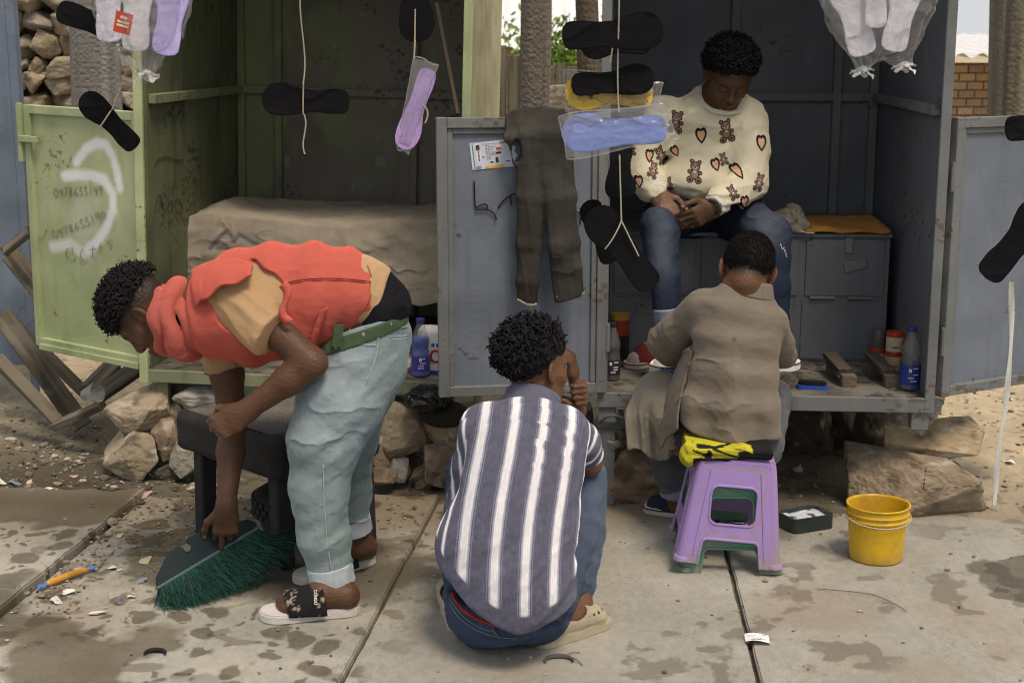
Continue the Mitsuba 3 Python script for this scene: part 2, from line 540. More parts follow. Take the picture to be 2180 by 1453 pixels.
def ground_mesh():
    xs = np.unique(np.r_[np.linspace(-3.4, 3.4, 190), -3.4 - np.geomspace(0.1, 900, 22), 3.4 + np.geomspace(0.1, 900, 22)])
    ys = np.unique(np.r_[np.linspace(4.3, 9.0, 130), 4.3 - np.geomspace(0.1, 400, 16), 9.0 + np.geomspace(0.1, 1500, 24)])
    X, Y = np.meshgrid(xs, ys, indexing='ij')
    P = np.stack([X, Y, X * 0], -1)
    near = np.clip((Y - 4.9) / 0.5, 0, 1) * np.clip((12 - Y) / 3, 0, 1)
    P[..., 2] = -0.022 + near * (0.075 * (fb(P, 1.4, 1, 4) - 0.42) + 0.035 * (fb(P, 7, 2, 3) - 0.5)) + 0.012 * near
    P[..., 2] += 0.035 * np.clip((-1.1 - X) / 0.5, 0, 1) * np.clip((Y - 4.9) / 0.4, 0, 1)
    nx, ny = X.shape
    i, j = np.meshgrid(np.arange(nx - 1), np.arange(ny - 1), indexing='ij')
    q = np.stack([i * ny + j, (i + 1) * ny + j, (i + 1) * ny + j + 1, i * ny + j + 1], -1).reshape(-1, 4)
    return trimesh.Trimesh(P.reshape(-1, 3), np.vstack([q[:, [0, 1, 2]], q[:, [0, 2, 3]]]), process=False)


part(None, 'ground', ground_mesh(), 'dirt', smooth=True)
info('ground', kind='structure', label='brown stony dirt ground around and under the two kiosks')

rng = np.random.default_rng(5)


def slab(left, right, rear, top, name='slab', bite=0.005):
    """one cast slab between two joint lines, its rear edge uneven"""
    def edge(l, y):
        (x0, y0), (x1, y1) = l
        return x0 + (x1 - x0) * (y - y0) / (y1 - y0)
    ys = np.linspace(1.0, rear, 90)
    j = lambda s: bite * (meshkit.fbm(np.stack([ys * 9, ys * 0 + s, ys * 0], 1), 4, 3) - 0.5) * 2
    L, Rr = np.stack([edge(left, ys) + 0.006 + np.abs(j(1)), ys], 1), np.stack([edge(right, ys) - 0.006 - np.abs(j(2)), ys], 1)
    m = 60
    t = np.linspace(0, 1, m)[1:-1]
    back = L[-1] + t[:, None] * (Rr[-1] - L[-1])
    back[:, 1] += 0.09 * (meshkit.fbm(np.stack([back[:, 0] * 5, back[:, 0] * 0 + 3, back[:, 0] * 0], 1), 4, 8) - 0.5) * 2
    poly = Polygon(np.vstack([L, back, Rr[::-1]]))
    body = extrude(poly.buffer(-0.004), 0.07)
    rim = extrude(poly, 0.064)
    body.apply_translation([0, 0, top - 0.07])
    rim.apply_translation([0, 0, top - 0.07])
    return trimesh.util.concatenate([body, rim])


pv = 'pavement'
info(pv, kind='structure', label='worn cast concrete pavement in front of the kiosks')
J1, J2, J3 = ((-1.498, 4.10), (-1.351, 5.267)), ((-0.442, 3.648), (-0.27, 5.151)), ((0.657, 3.648), (0.711, 4.591))
J0, J4 = ((-2.75, 4.1), (-2.6, 5.2)), ((1.9, 3.648), (1.93, 4.6))
J5 = ((3.1, 3.648), (3.15, 4.6))
part(pv, 'slab', slab(J0, J1, 5.22, 0.020, bite=0.014), 'slab', smooth=False, label='raised left slab with broken edge and wet splashes')
part(pv, 'slab', slab(J1, J2, 5.2, 0.0), 'slab', smooth=False, label='dusty slab with dark water splashes')
part(pv, 'slab', slab(J2, J3, 5.1, 0.002), 'slab', smooth=False)
part(pv, 'slab', slab(J3, J4, 4.93, 0.0), 'slab', smooth=False)
part(pv, 'slab', slab(J4, J5, 4.75, 0.004), 'slab', smooth=False)


# ------------------------------------------------------------------ kiosks
def kiosk_frame(o, az, roll):
    ex = V(math.cos(az) * math.cos(roll), -math.sin(az), -math.sin(roll))
    ez = V(math.sin(roll), 0, math.cos(roll))
    ex = nrm(ex)
    ey = nrm(np.cross(ez, ex))
    return frame(ex, ey, np.cross(ex, ey), o)


def kbox(M, lo, hi, r=0.002):
    return moved(bevel_box(V(*lo), V(*hi), r), M)


A4 = math.radians(4.3)
MG = kiosk_frame(at(318, 787, 5.40), A4, math.radians(1.6))
WG, DG, HG = 1.19, 1.35, 1.95
gk = thing('market_kiosk', 'open green sheet metal kiosk with sack covered bench, left of the two', 'kiosk', 'metal kiosks')
part(gk, 'floor', kbox(MG, (0, 0.004, -0.02), (WG, DG, 0)), 'floor_metal', label='dirty dark floor plate')
part(gk, 'floor_edge', [kbox(MG, (-0.03, -0.012, -0.045), (WG, 0.003, 0.003)), kbox(MG, (-0.03, 0.003, -0.045), (WG, 0.05, -0.022))], 'edge_paint')
part(gk, 'back_wall', kbox(MG, (0.0, DG, -0.02), (WG, DG + 0.012, HG)), 'inner_green', label='dark scuffed inner back wall')
part(gk, 'left_wall', kbox(MG, (-0.012, 0.03, -0.02), (0, DG, HG)), 'stained_green')
part(gk, 'right_wall', kbox(MG, (WG, 0.035, -0.02), (WG + 0.012, DG, HG)), 'cream_paint', label='cream painted outer side wall')
part(gk, 'roof', kbox(MG, (-0.02, 0.0, HG), (WG + 0.02, DG + 0.05, HG + 0.02)), 'inner_green')
part(gk, 'awning_flap', moved(bevel_box((0, -0.98, -0.008), (WG, 0, 0.008)), MG @ frame(V(1, 0, 0), V(0, math.cos(1.15), -math.sin(1.15)), V(0, math.sin(1.15), math.cos(1.15)), V(0, -0.01, HG + 0.03))), 'green_paint')
for x0, z0, z1 in ((-0.035, -0.05, HG), (WG - 0.012, -0.05, HG)):
    part(gk, 'post', [kbox(MG, (x0, -0.014, z0), (x0 + 0.034, 0.004, z1)), kbox(MG, (x0, 0.004, z0), (x0 + 0.006, 0.03, z1))], 'green_paint')
part(gk, 'rail', kbox(MG, (0.0, DG - 0.03, 1.0), (WG, DG - 0.002, 1.035)), 'inner_green')
part(gk, 'rail', kbox(MG, (0.002, 0.05, 1.0), (0.03, DG - 0.03, 1.035)), 'edge_paint')
for x0 in (0.003, 0.175, 0.8):
    part(gk, 'upright', kbox(MG, (x0, DG - 0.035, 0.0), (x0 + 0.032, DG - 0.003, HG)), 'inner_green')
for x0 in (0.02, 1.12):
    part(gk, 'leg', kbox(MG, (x0, 0.02, -0.44), (x0 + 0.045, 0.065, -0.045)), 'edge_paint')
    part(gk, 'leg', kbox(MG, (x0, DG - 0.06, -0.46), (x0 + 0.045, DG - 0.02, -0.022)), 'green_paint')
part(gk, 'bench', [kbox(MG, (0.02, 0.575, 0.22), (WG - 0.01, 0.59, 0.485)), kbox(MG, (0.01, 0.56, 0.47), (WG - 0.01, DG - 0.04, 0.5)),
                   kbox(MG, (0.3, 0.59, 0.0), (0.33, 0.62, 0.22))], 'green_paint')
part(gk, 'awning_prop', moved(bar(at(928, 8, 5.5), at(974, 245, 5.28), 0.014, 0.02), np.eye(4)), 'rust_paint', label='rusty leaning prop bar')

# the green door, swung open to the left
D0, D1 = at(56, 222, 5.78), at(298, 232, 5.42)
dx = nrm(V(D1[0] - D0[0], D1[1] - D0[1], -0.012))
dz = nrm(V(0, 0, 1) - dx * dx[2])
dn = np.cross(dx, dz)           # points into depth
WD, HD = float(np.linalg.norm(D1 - D0)), 0.965
MD = frame(dx, np.cross(dz, dx), dz, D0 - dz * HD)
SPRAY = [[(0.455, .786), (.51, .832), (.585, .85), (.65, .838), (.70, .79), (.725, .735), (.745, .675)],
         [(.36, .73), (.44, .732), (.54, .732), (.63, .715), (.69, .66), (.692, .605), (.645, .53), (.58, .48), (.53, .45), (.47, .43)],
         [(.25, .46), (.37, .47), (.47, .44), (.52, .45)]]


def door_pt(px, py, M=None, off=-0.004):
    """the point on a door's outer face seen at a place of the photograph"""
    M = MD if M is None else M
    o, n = M[:3, 3] + M[:3, 1] * off, M[:3, 1]
    d = at(px, py, 1.0) - EYE
    return EYE + d * (((o - EYE) @ n) / (d @ n))


def seg_d(x, y, a, b):
    ex, ey = b[0] - a[0], b[1] - a[1]
    t = dr.clip(((x - a[0]) * ex + (y - a[1]) * ey) / (ex * ex + ey * ey), 0, 1)
    return dr.sqrt(dr.square(x - a[0] - t * ex) + dr.square(y - a[1] - t * ey))


def door_local(z):
    """zoomed reading of the photograph (20, 220, x2.594) to door metres"""
    q = np.linalg.inv(MD) @ np.r_[door_pt(20 + z[0] / 2.594, 220 + z[1] / 2.594), 1]
    return float(q[0]), float(q[2])


SP = [[door_local(q) for q in c] for c in (
    [(365, 325), (420, 250), (480, 218), (530, 232), (570, 300), (590, 380), (606, 468)],
    [(300, 402), (370, 395), (450, 398), (520, 425), (565, 500), (568, 585), (530, 690), (480, 765), (430, 808)],
    [(235, 790), (330, 775), (405, 825), (450, 805)])]
SW = (0.019, 0.020, 0.022)


def green_door_fn(p, n, uv):
    c = green_fn(p, n, uv)
    x, y = uv.x + 0.006 * (fbm(uv.x * 40, uv.y * 40, 0.0, 3) - 0.5), uv.y
    for k, (pl, w) in enumerate(zip(SP, SW)):
        d = mi.Float(9)
        for a, b in zip(pl[:-1], pl[1:]):
            d = dr.minimum(d, seg_d(x, y, a, b))
        a = smoothstep(w * 1.7, w * 0.35, d + 0.006 * (noise(uv.x * 300, uv.y * 300) - 0.5))
        c = mix(c, (0.74, 0.74, 0.78), a * (0.9 if k < 2 else 0.6))
    haze = smoothstep(0.13, 0.0, dr.sqrt(dr.square(x - 0.32) + dr.square((y - 0.5) * 0.8)) + 0.2 * (fbm(uv.x * 9, uv.y * 9, 0.0, 3) - 0.5))
    return mix(c, (0.6, 0.62, 0.56), haze * 0.4)


scene['green_door_paint'] = two(bump(pr(proc(green_door_fn), 0.55), b_panel))
gd = numbered(gk + '__door')
pm = bevel_box((0.03, 0.0, 0.03), (WD - 0.03, 0.006, HD - 0.03), 0.001)
scene[gd] = mikit.ply(moved(pm, MD), 'green_door_paint', smooth=False, uv=pm.vertices[:, [0, 2]])
info(gd, 'open green door with white spray paint and handwritten numbers')
E_ = 0.034
part(gd, 'frame', [kbox(MD, (0, -0.018, 0), (E_, 0.018, HD)), kbox(MD, (WD - E_, -0.016, 0.002), (WD, 0.016, HD - 0.002)),
                   kbox(MD, (E_, -0.017, HD - E_), (WD - E_, 0.017, HD - 0.001)), kbox(MD, (E_, -0.02, 0), (WD - E_, 0.017, E_)), kbox(MD, (E_, -0.03, -0.012), (WD - E_, -0.02, 0.012))], 'green_paint')
part(gd, 'latch', [kbox(MD, (-0.02, -0.035, 0.82), (0.085, -0.018, 0.845)), kbox(MD, (-0.03, -0.03, 0.74), (-0.008, -0.01, 0.97))], 'green_paint')
part(gd, 'hinge', moved(tubes([(WD + 0.006, -0.012, 0.62), (WD + 0.006, -0.012, 0.72)], 0.009, 10), MD), 'green_paint')
part(gd, 'hinge', moved(tubes([(WD + 0.006, -0.012, 0.12), (WD + 0.006, -0.012, 0.22)], 0.009, 10), MD), 'green_paint')

DIG = {'0': [(.3, 1), (.05, .75), (.05, .25), (.3, 0), (.5, .25), (.5, .75), (.3, 1)], '9': [(.5, .8), (.3, 1), (.08, .8), (.2, .55), (.48, .7), (.5, .9), (.45, .3), (.3, -.1)],
       '7': [(.05, .95), (.5, 1), (.3, .5), (.2, 0)], '8': [(.45, .9), (.2, 1), (.1, .75), (.45, .3), (.3, 0), (.08, .2), (.45, .75), (.45, .9)],
       '6': [(.45, 1), (.15, .55), (.08, .2), (.3, 0), (.48, .22), (.3, .45), (.1, .3)], '3': [(.05, .95), (.4, 1), (.2, .6), (.48, .35), (.3, 0), (.05, .05)], '1': [(.3, 1), (.28, .5), (.22, 0)]}


def ink(parent, name, strokes, r=0.0016, M=None, color=(0.03, 0.03, 0.028), label=None, smooth=True):
    ms = []
    for s in strokes:
        pts = np.array([door_pt(a, b, M) for a, b in s])
        if len(pts) > 2 and smooth:
            pts = spline(pts, 6 * len(pts))
        ms.append(tubes(pts, r, 5))
    return cpart(parent, name, ms, color, var=0.2, smooth=True, label=label, kind='stuff')


def number(text, a, b, h, zoom):
    out = []
    a, b = V(*a), V(*b)
    ex = (b - a) / len(text)
    ey = nrm(V(ex[1], -ex[0])) * h
    rg = random.Random(len(text) + int(a[1]))
    for k, ch in enumerate(text):
        s = 0.85 + 0.3 * rg.random()
        out.append([zoom(a + ex * k + ex * 1.45 * q[0] + ey * q[1] * s) for q in DIG[ch]])
    return out


zg = lambda q: (20 + q[0] / 2.594, 220 + q[1] / 2.594)
ink(gd, 'handwriting', number('0978633199', (247, 520), (520, 502), 46, zg) + number('0978633190', (247, 752), (545, 628), 44, zg)
    + [[zg(q) for q in s] for s in ([(325, 800), (316, 840), (340, 868), (365, 850)], [(345, 790), (352, 840)], [(405, 800), (395, 850), (425, 872)], [(440, 810), (480, 800)], [(462, 785), (455, 855)],
                                    [(505, 770), (495, 800), (515, 790)], [(560, 755), (545, 775), (565, 785), (560, 805)], [(140, 710), (165, 745), (205, 695)])], 0.0010, color=(0.10, 0.11, 0.07), label='two handwritten phone numbers')
ink(gk, 'scrawl', [[(330, 445), (345, 430), (350, 448), (365, 428), (368, 445)], [(372, 440), (380, 425), (388, 440), (375, 450)], [(330, 350), (345, 335), (370, 338), (390, 340)]], 0.0016,
    frame(MG[:3, 1], -MG[:3, 0], MG[:3, 2], MG[:3, 3]))

# grey kiosk
MK = kiosk_frame(at(1290, 836, 5.06), A4, 0.0)
WK, DK, HK = 1.13, 1.3, 2.0
kk = thing('market_kiosk', 'open blue grey metal kiosk with a seat box and a person sitting inside', 'kiosk', 'metal kiosks')
part(kk, 'floor', kbox(MK, (0, 0.004, -0.02), (WK, DK, 0)), 'floor_metal', label='worn dirty floor plate')
part(kk, 'floor_edge', [kbox(MK, (-0.03, -0.012, -0.05), (WK, 0.003, 0.003)), kbox(MK, (-0.03, 0.003, -0.05), (WK, 0.05, -0.022))], 'trim_paint')
part(kk, 'back_wall', kbox(MK, (0.0, DK, -0.02), (WK, DK + 0.012, HK)), 'grey_inner')
part(kk, 'left_wall', kbox(MK, (-0.012, 0.03, -0.02), (0, DK, HK)), 'grey_paint')
part(kk, 'right_wall', kbox(MK, (WK, 0.03, -0.02), (WK + 0.012, DK, HK)), 'grey_inner')
part(kk, 'roof', kbox(MK, (-0.02, 0.0, HK), (WK + 0.02, DK + 0.05, HK + 0.02)), 'grey_paint')
part(kk, 'awning_flap', moved(bevel_box((0, -0.98, -0.008), (WK, 0, 0.008)), MK @ frame(V(1, 0, 0), V(0, math.cos(1.15), -math.sin(1.15)), V(0, math.sin(1.15), math.cos(1.15)), V(0, -0.01, HK + 0.03))), 'grey_paint')
for x0 in (-0.03, WK - 0.01):
    part(kk, 'post', [kbox(MK, (x0, -0.014, -0.05), (x0 + 0.034, 0.004, HK)), kbox(MK, (x0 + 0.028, 0.004, 0.0), (x0 + 0.034, 0.03, HK))], 'trim_paint', label='rusting corner post')
part(kk, 'rail', kbox(MK, (0.0, DK - 0.028, 0.985), (WK, DK - 0.002, 1.02)), 'trim_paint')
part(kk, 'rail', kbox(MK, (WK - 0.03, 0.04, 0.985), (WK - 0.002, DK - 0.03, 1.02)), 'trim_paint')
for x0 in (0.5, 0.935, WK - 0.04):
    part(kk, 'upright', kbox(MK, (x0, DK - 0.034, 0.5), (x0 + 0.036, DK - 0.003, HK)), 'trim_paint')
for x0 in (-0.025, WK - 0.05):
    part(kk, 'leg', kbox(MK, (x0, 0.0, -0.115 if x0 > 0 else -0.42), (x0 + 0.06, 0.055, -0.05)), 'trim_paint')
    part(kk, 'leg', kbox(MK, (x0, DK - 0.06, -0.44), (x0 + 0.06, DK - 0.01, -0.022)), 'trim_paint')
sb = part(kk, 'seat_box', [kbox(MK, (0.003, 0.6, 0.0), (WK - 0.045, 0.612, 0.492)), kbox(MK, (0.003, 0.585, 0.492), (WK - 0.04, DK - 0.04, 0.506)), kbox(MK, (WK - 0.055, 0.612, 0.0), (WK - 0.045, DK - 0.04, 0.492))], 'grey_inner',
          label='built in grey seat box with a hatch')
part(sb, 'hatch', kbox(MK, (0.765, 0.592, 0.262), (1.065, 0.599, 0.482), 0.001), 'grey_inner')
part(sb, 'hatch', kbox(MK, (0.36, 0.592, 0.262), (0.735, 0.599, 0.482), 0.001), 'grey_inner')
part(sb, 'hatch', kbox(MK, (0.02, 0.592, 0.262), (0.33, 0.599, 0.482), 0.001), 'grey_inner')
part(sb, 'lower_panel', kbox(MK, (0.755, 0.594, 0.01), (1.07, 0.599, 0.245), 0.001), 'grey_inner')
part(sb, 'lower_panel', kbox(MK, (0.02, 0.594, 0.01), (0.72, 0.599, 0.245), 0.001), 'grey_inner')
for x0 in (0.785, 0.93, 0.42, 0.60):
    part(sb, 'hinge', moved(tubes([(x0, 0.588, 0.254), (x0 + 0.095, 0.588, 0.254)], 0.007, 8), MK), 'trim_paint')
part(sb, 'hasp', [kbox(MK, (0.91, 0.583, 0.43), (0.94, 0.592, 0.49)), moved(bevel_box((-0.045, -0.003, -0.02), (0.045, 0.003, 0.02)), MK @ frame(nrm(V(1, 0, .3)), V(0, 1, 0), nrm(V(-.3, 0, 1)), V(0.955, 0.586, 0.385)))], 'trim_paint')
part(kk, 'stencil', [kbox(MK, (WK - 0.0025, 0.30, 1.37 + k * 0.055), (WK - 0.0005, 0.40, 1.415 + k * 0.055), 0.0003) for k in range(2)], 'rubber', color=None) if 0 else None


def grey_door(M, W, H, label, hinge_right):
    d = numbered(kk + '__door')
    scene[d] = mikit.ply(moved(bevel_box((0.03, 0.004, 0.03), (W - 0.03, 0.01, H - 0.03), 0.001), M), 'grey_paint', smooth=False)
    info(d, label)
    e = 0.036
    part(d, 'frame', [kbox(M, (0, -0.018, 0), (e, 0.018, H)), kbox(M, (W - e, -0.018, 0), (W, 0.018, H)), kbox(M, (e, -0.017, H - e), (W - e, 0.017, H - 0.001)), kbox(M, (e, -0.017, 0.001), (W - e, 0.017, e)),
                      kbox(M, (e, -0.008, e), (e + 0.02, 0.004, H - e)), kbox(M, (W - e - 0.02, -0.008, e), (W - e, 0.004, H - e)), kbox(M, (e + .02, -0.007, H - e - 0.02), (W - e - .02, 0.004, H - e))], 'trim_paint')
    hx = W + 0.004 if hinge_right else -0.004
    for z in (0.15, H - 0.25):
        part(d, 'hinge', moved(tubes([(hx, -0.014, z), (hx, -0.014, z + 0.1)], 0.009, 10), M), 'trim_paint')
    return d


L0, L1 = at(934, 838, 4.97), at(1288, 831, 5.045)
lx = nrm(V(L1[0] - L0[0], L1[1] - L0[1], 0))
WL = float(np.linalg.norm((L1 - L0)[:2]))
ML = frame(lx, V(-lx[1], lx[0], 0), V(0, 0, 1), V(L0[0], L0[1], 0.432))
ld = grey_door(ML, WL, 0.972, 'left door of the grey kiosk, swung open with a card and marker letters', True)
za = lambda q: (980 + q[0] / 6.053, 240 + q[1] / 6.053)
ink(ld, 'handwriting', [[za(q) for q in s] for s in ([(178, 880), (183, 1000), (188, 1150), (195, 1210), (215, 1255)], [(210, 1222), (265, 1188), (330, 1180), (346, 1240)],
    [(208, 1250), (300, 1245), (380, 1260), (440, 1310), (460, 1385)], [(485, 1235), (540, 1150), (640, 1070), (740, 1020)], [(640, 1070), (650, 1120), (655, 1190)],
    [(1455, 1300), (1475, 1330), (1500, 1285), (1540, 1300), (1556, 1360), (1545, 1440)], [(1475, 1330), (1452, 1400), (1465, 1440)], [(1545, 1230), (1575, 1265), (1640, 1290), (1640, 1340)], [(1590, 1372), (1625, 1376)])],
    0.0026, ML, (0.012, 0.013, 0.018), label='large marker pen characters')
R0, R1 = at(1996, 852, 4.985), at(2152, 826, 5.165)
rx_ = nrm(V(R1[0] - R0[0], R1[1] - R0[1], 0))
MR = frame(rx_, V(-rx_[1], rx_[0], 0), V(0, 0, 1), V(R0[0], R0[1], 0.428))
grey_door(MR, 0.6, 0.975, 'right door of the grey kiosk, swung open at the picture edge', False)


# stencilled marks high on the right wall
def wall_mark(y0, z0, sq):
    return [kbox(MK, (WK - 0.003, y0 + a, z0 + b), (WK - 0.0008, y0 + c, z0 + d), 0.0003) for a, b, c, d in sq]


cpart(kk, 'stencil', wall_mark(0.24, 1.385, [(0, 0, .1, .008), (0, .035, .1, .043), (0, 0, .012, .043), (.088, 0, .1, .043), (.04, .012, .06, .035)])
      + wall_mark(0.24, 1.445, [(0, 0, .1, .008), (.02, .015, .05, .03), (.07, 0, .1, .04), (0, .03, .04, .04)]) + wall_mark(0.24, 1.5, [(0, 0, .1, .03)]), (0.02, 0.02, 0.025), var=0.1, smooth=False)

# ------------------------------------------------------------------ the card on the grey door
cd = thing('advert_card', 'small torn printed card stuck on the grey door beside the hanging jeans', 'poster')
c00, c10, c01 = door_pt(1006, 362, ML, 0.0015), door_pt(1094, 354, ML, 0.0015), door_pt(999, 305, ML, 0.0015)
cx, cz = c10 - c00, c01 - c00


def card_rect(q, lvl):
    pts = np.array([[c00 + cx * a + cz * b - ML[:3, 1] * (0.0012 * lvl) for a, b in q]])[0]
    m = trimesh.convex.convex_hull(np.vstack([pts, pts - ML[:3, 1] * 0.0008]))
    return m


edge = [(0, 0), (0, 1), (.95, 1.02), (.97, .85), (1.1, .72), (1.06, .55), (1.12, .4), (1.03, .22), (1.06, 0)]
P2 = Polygon(edge)
cm = extrude(P2, 0.001)
cm.vertices = c00 + cm.vertices[:, :1] * cx + cm.vertices[:, 1:2] * cz - cm.vertices[:, 2:3] * ML[:3, 1] * 1.0
cpart(cd, 'paper', cm, (0.62, 0.66, 0.78), var=0.05, smooth=False)
rg = random.Random(3)
pm_, pc_ = [], []


def pr_rect(x0, y0, x1, y1, c):
    m = split(card_rect([(x0, y0), (x1, y0), (x1, y1), (x0, y1)], 1.2))
    pm_.append(m)
    pc_.append(np.tile(c, (len(m.vertices), 1)))


pr_rect(.05, .02, .075, .97, (.10, .30, .16))
for x0, y0, x1, y1, c in [(.14, .72, .23, .86, (.12, .05, .03)), (.12, .25, .25, .68, (.75, .76, .85)), (.17, .3, .21, .7, (.05, .06, .15)), (.15, .82, .22, .9, (.02, .02, .02)),
                          (.1, .02, .22, .12, (.35, .2, .55)), (.32, .02, .78, .11, (.75, .45, .06)), (.62, .66, .75, .76, (.6, .12, .05)), (.6, .52, .73, .6, (.02, .02, .03)), (.58, .2, .65, .4, (.03, .04, .03)),
                          (.72, .88, .9, .98, (.3, .34, .08)), (.45, .2, .52, .26, (.03, .03, .05)), (.26, .42, .33, .47, (.55, .1, .1)), (.82, .2, .92, .24, (.05, .05, .08))]:
    pr_rect(x0, y0, x1, y1, c)
for k in range(11):
    y = .84 - k * .05
    for j in range(rg.randint(2, 4)):
        x = .36 + j * .06 + rg.random() * .02
        pr_rect(x, y, x + .04, y + .018, (.12, .12, .18))
for k in range(6):
    pr_rect(.3 + k * .07, .9, .35 + k * .07, .925, (.3, .32, .4))
part(cd, 'print', trimesh.util.concatenate(pm_), 'plain', smooth=False, color=np.vstack(pc_))

# ------------------------------------------------------------------ what stands behind the kiosks
def rock(c, size, seed, rot=0.0, tilt=0.0, detail=4, cuts=13, round_=0.5, rough=0.05):
    """a broken stone: an irregular faceted block, its edges worn and its faces pitted"""
    r = np.random.default_rng(seed)
    u = nrm(r.normal(size=(cuts + 5, 3)))
    p = u / np.abs(u).max(1, keepdims=True) ** (0.2 if round_ > 0.8 else 0.62)
    p = p * r.uniform(0.84, 1.0, (len(p), 1))
    m = trimesh.convex.convex_hull(p)
    v = np.array(m.vertices)
    m.vertices = (v - (v.max(0) + v.min(0)) / 2) / ((v.max(0) - v.min(0)) / 2)
    v, f = trimesh.remesh.subdivide_to_size(m.vertices, m.faces, {2: 0.5, 3: 0.36, 4: 0.2, 5: 0.13}[detail])
    m = trimesh.Trimesh(v, f, process=True)
    relax(m, 8 if round_ > 0.8 else (2 if detail > 3 else 1))
    v = np.array(m.vertices)
    n = nrm(np.array(m.vertex_normals))
    v = v + n * rough * ((fb(v, 2.6, seed, 3)[:, None] - 0.5) * 1.6 + (fb(v, 8, seed + 1, 4)[:, None] - 0.5) * 1.2)
    v = v * np.asarray(size) / 2
    ca, sa, ct, st = math.cos(rot), math.sin(rot), math.cos(tilt), math.sin(tilt)
    v = v @ np.array([[ct, 0, -st], [0, 1, 0], [st, 0, ct]]).T @ np.array([[ca, -sa, 0], [sa, ca, 0], [0, 0, 1]]).T
    return trimesh.Trimesh(v + np.asarray(c), m.faces, process=False)


def rock_color(m, base, seed, dark=0.45):
    v = m.vertices
    a = fb(v, 9, seed, 4)[:, None]
    b = fb(v, 45, seed + 5, 3)[:, None]
    c = np.asarray(base) * (0.72 + 0.6 * a) * (0.82 + 0.36 * b)
    st = np.clip((fb(v, 16, seed + 9, 4)[:, None] - 0.56) * 9, 0, 1)
    c = c * (1 - dark * st)
    w = np.clip((fb(v, 22, seed + 12, 3)[:, None] - 0.6) * 8, 0, 1)
    return np.clip(c * (1 - w) + w * np.array([0.42, 0.38, 0.31]), 0, 1)


# dry stone wall at the far left
sw = thing('stone_wall', 'dry stone wall of brown field stones behind the left kiosk', 'wall')
rg = np.random.default_rng(11)
core = bevel_box(V(-6.5, 9.25, -0.1), V(-1.9, 9.6, 2.6))
cpart(sw, 'core', core, (0.06, 0.05, 0.04), 'rockmat', smooth=False)
z = 0.0
tones = [(0.33, 0.28, 0.20), (0.29, 0.25, 0.19), (0.37, 0.32, 0.24), (0.27, 0.24, 0.20), (0.31, 0.25, 0.17)]
STONES = []
while z < 2.6:
    hh = rg.uniform(0.1, 0.16)
    x = -3.75 - rg.uniform(0, 0.15)
    while x < -2.15:
        ww = rg.uniform(0.11, 0.27)
        if z > 1.0:
            STONES.append((x + ww / 2, z + hh / 2 + rg.uniform(-.012, .012), ww * 1.03, hh * rg.uniform(0.95, 1.15)))
        x += ww
    z += hh
for i, (x, zz, ww, hh) in enumerate(STONES):
    m = rock((x, 9.2 + rg.uniform(-.03, .03), zz), (ww * 1.13, 0.24, hh * 1.16), 100 + i, detail=3, cuts=12, round_=-0.5, rough=0.08, tilt=rg.uniform(-.2, .2))
    part(sw, 'stone', m, 'rockmat', smooth=True, color=rock_color(m, tones[i % 5], 40 + i))


def rough_post(name, px, Y, w, z1, label, seed, color=(0.2, 0.185, 0.16), taper=0.9, group=None):
    b = at(px, 500, Y)
    m, uv = sheet(lambda u, v: np.stack([b[0] + 0 * u, Y + 0 * u, v * z1], -1), 28, 90)
    th = uv[:, 0] * 2 * np.pi
    r = w / 2 * (1 - (1 - taper) * uv[:, 1])
    vv = np.stack([np.cos(th), np.sin(th), uv[:, 1] * 3], 1)
    r = r * (1 + 0.16 * (fb(vv * V(1, 1, 0.4), 1.5, seed, 3) - 0.5) + 0.07 * (fb(vv * V(6, 6, 0.8), 1.0, seed + 1, 3) - 0.5))
    m.vertices = np.stack([b[0] + r * np.cos(th) + 0.03 * np.sin(uv[:, 1] * 4 + seed), Y + r * np.sin(th), uv[:, 1] * z1], 1)
    c = np.asarray(color) * (0.55 + 0.9 * fb(vv * V(5, 5, 1.2), 1.0, seed + 3, 4)[:, None])
    k = thing(name, label, 'post', group)
    part(k, 'pole', m, 'rockmat', smooth=True, color=np.clip(c, 0, 1))
    return k


rough_post('wooden_post', 233, 8.0, 0.285, 2.7, 'broad weathered grey post behind the green door, under the plastic bag', 3, (0.23, 0.22, 0.205))
rough_post('wooden_post', 1127, 7.4, 0.165, 2.7, 'grey wooden post between the two kiosks, just right of the green kiosk', 5, (0.19, 0.175, 0.15))
rough_post('wooden_post', 1238, 7.7, 0.125, 2.6, 'thinner brown post close to the grey kiosk, beside the black insoles', 6, (0.12, 0.1, 0.075))
rough_post('wooden_post', 2098, 7.6, 0.10, 2.7, 'slim pale post right of the grey kiosk', 7, (0.2, 0.18, 0.15))
rough_post('wooden_post', 2146, 7.4, 0.12, 2.7, 'mottled bark covered post at the right picture edge', 8, (0.16, 0.145, 0.11))

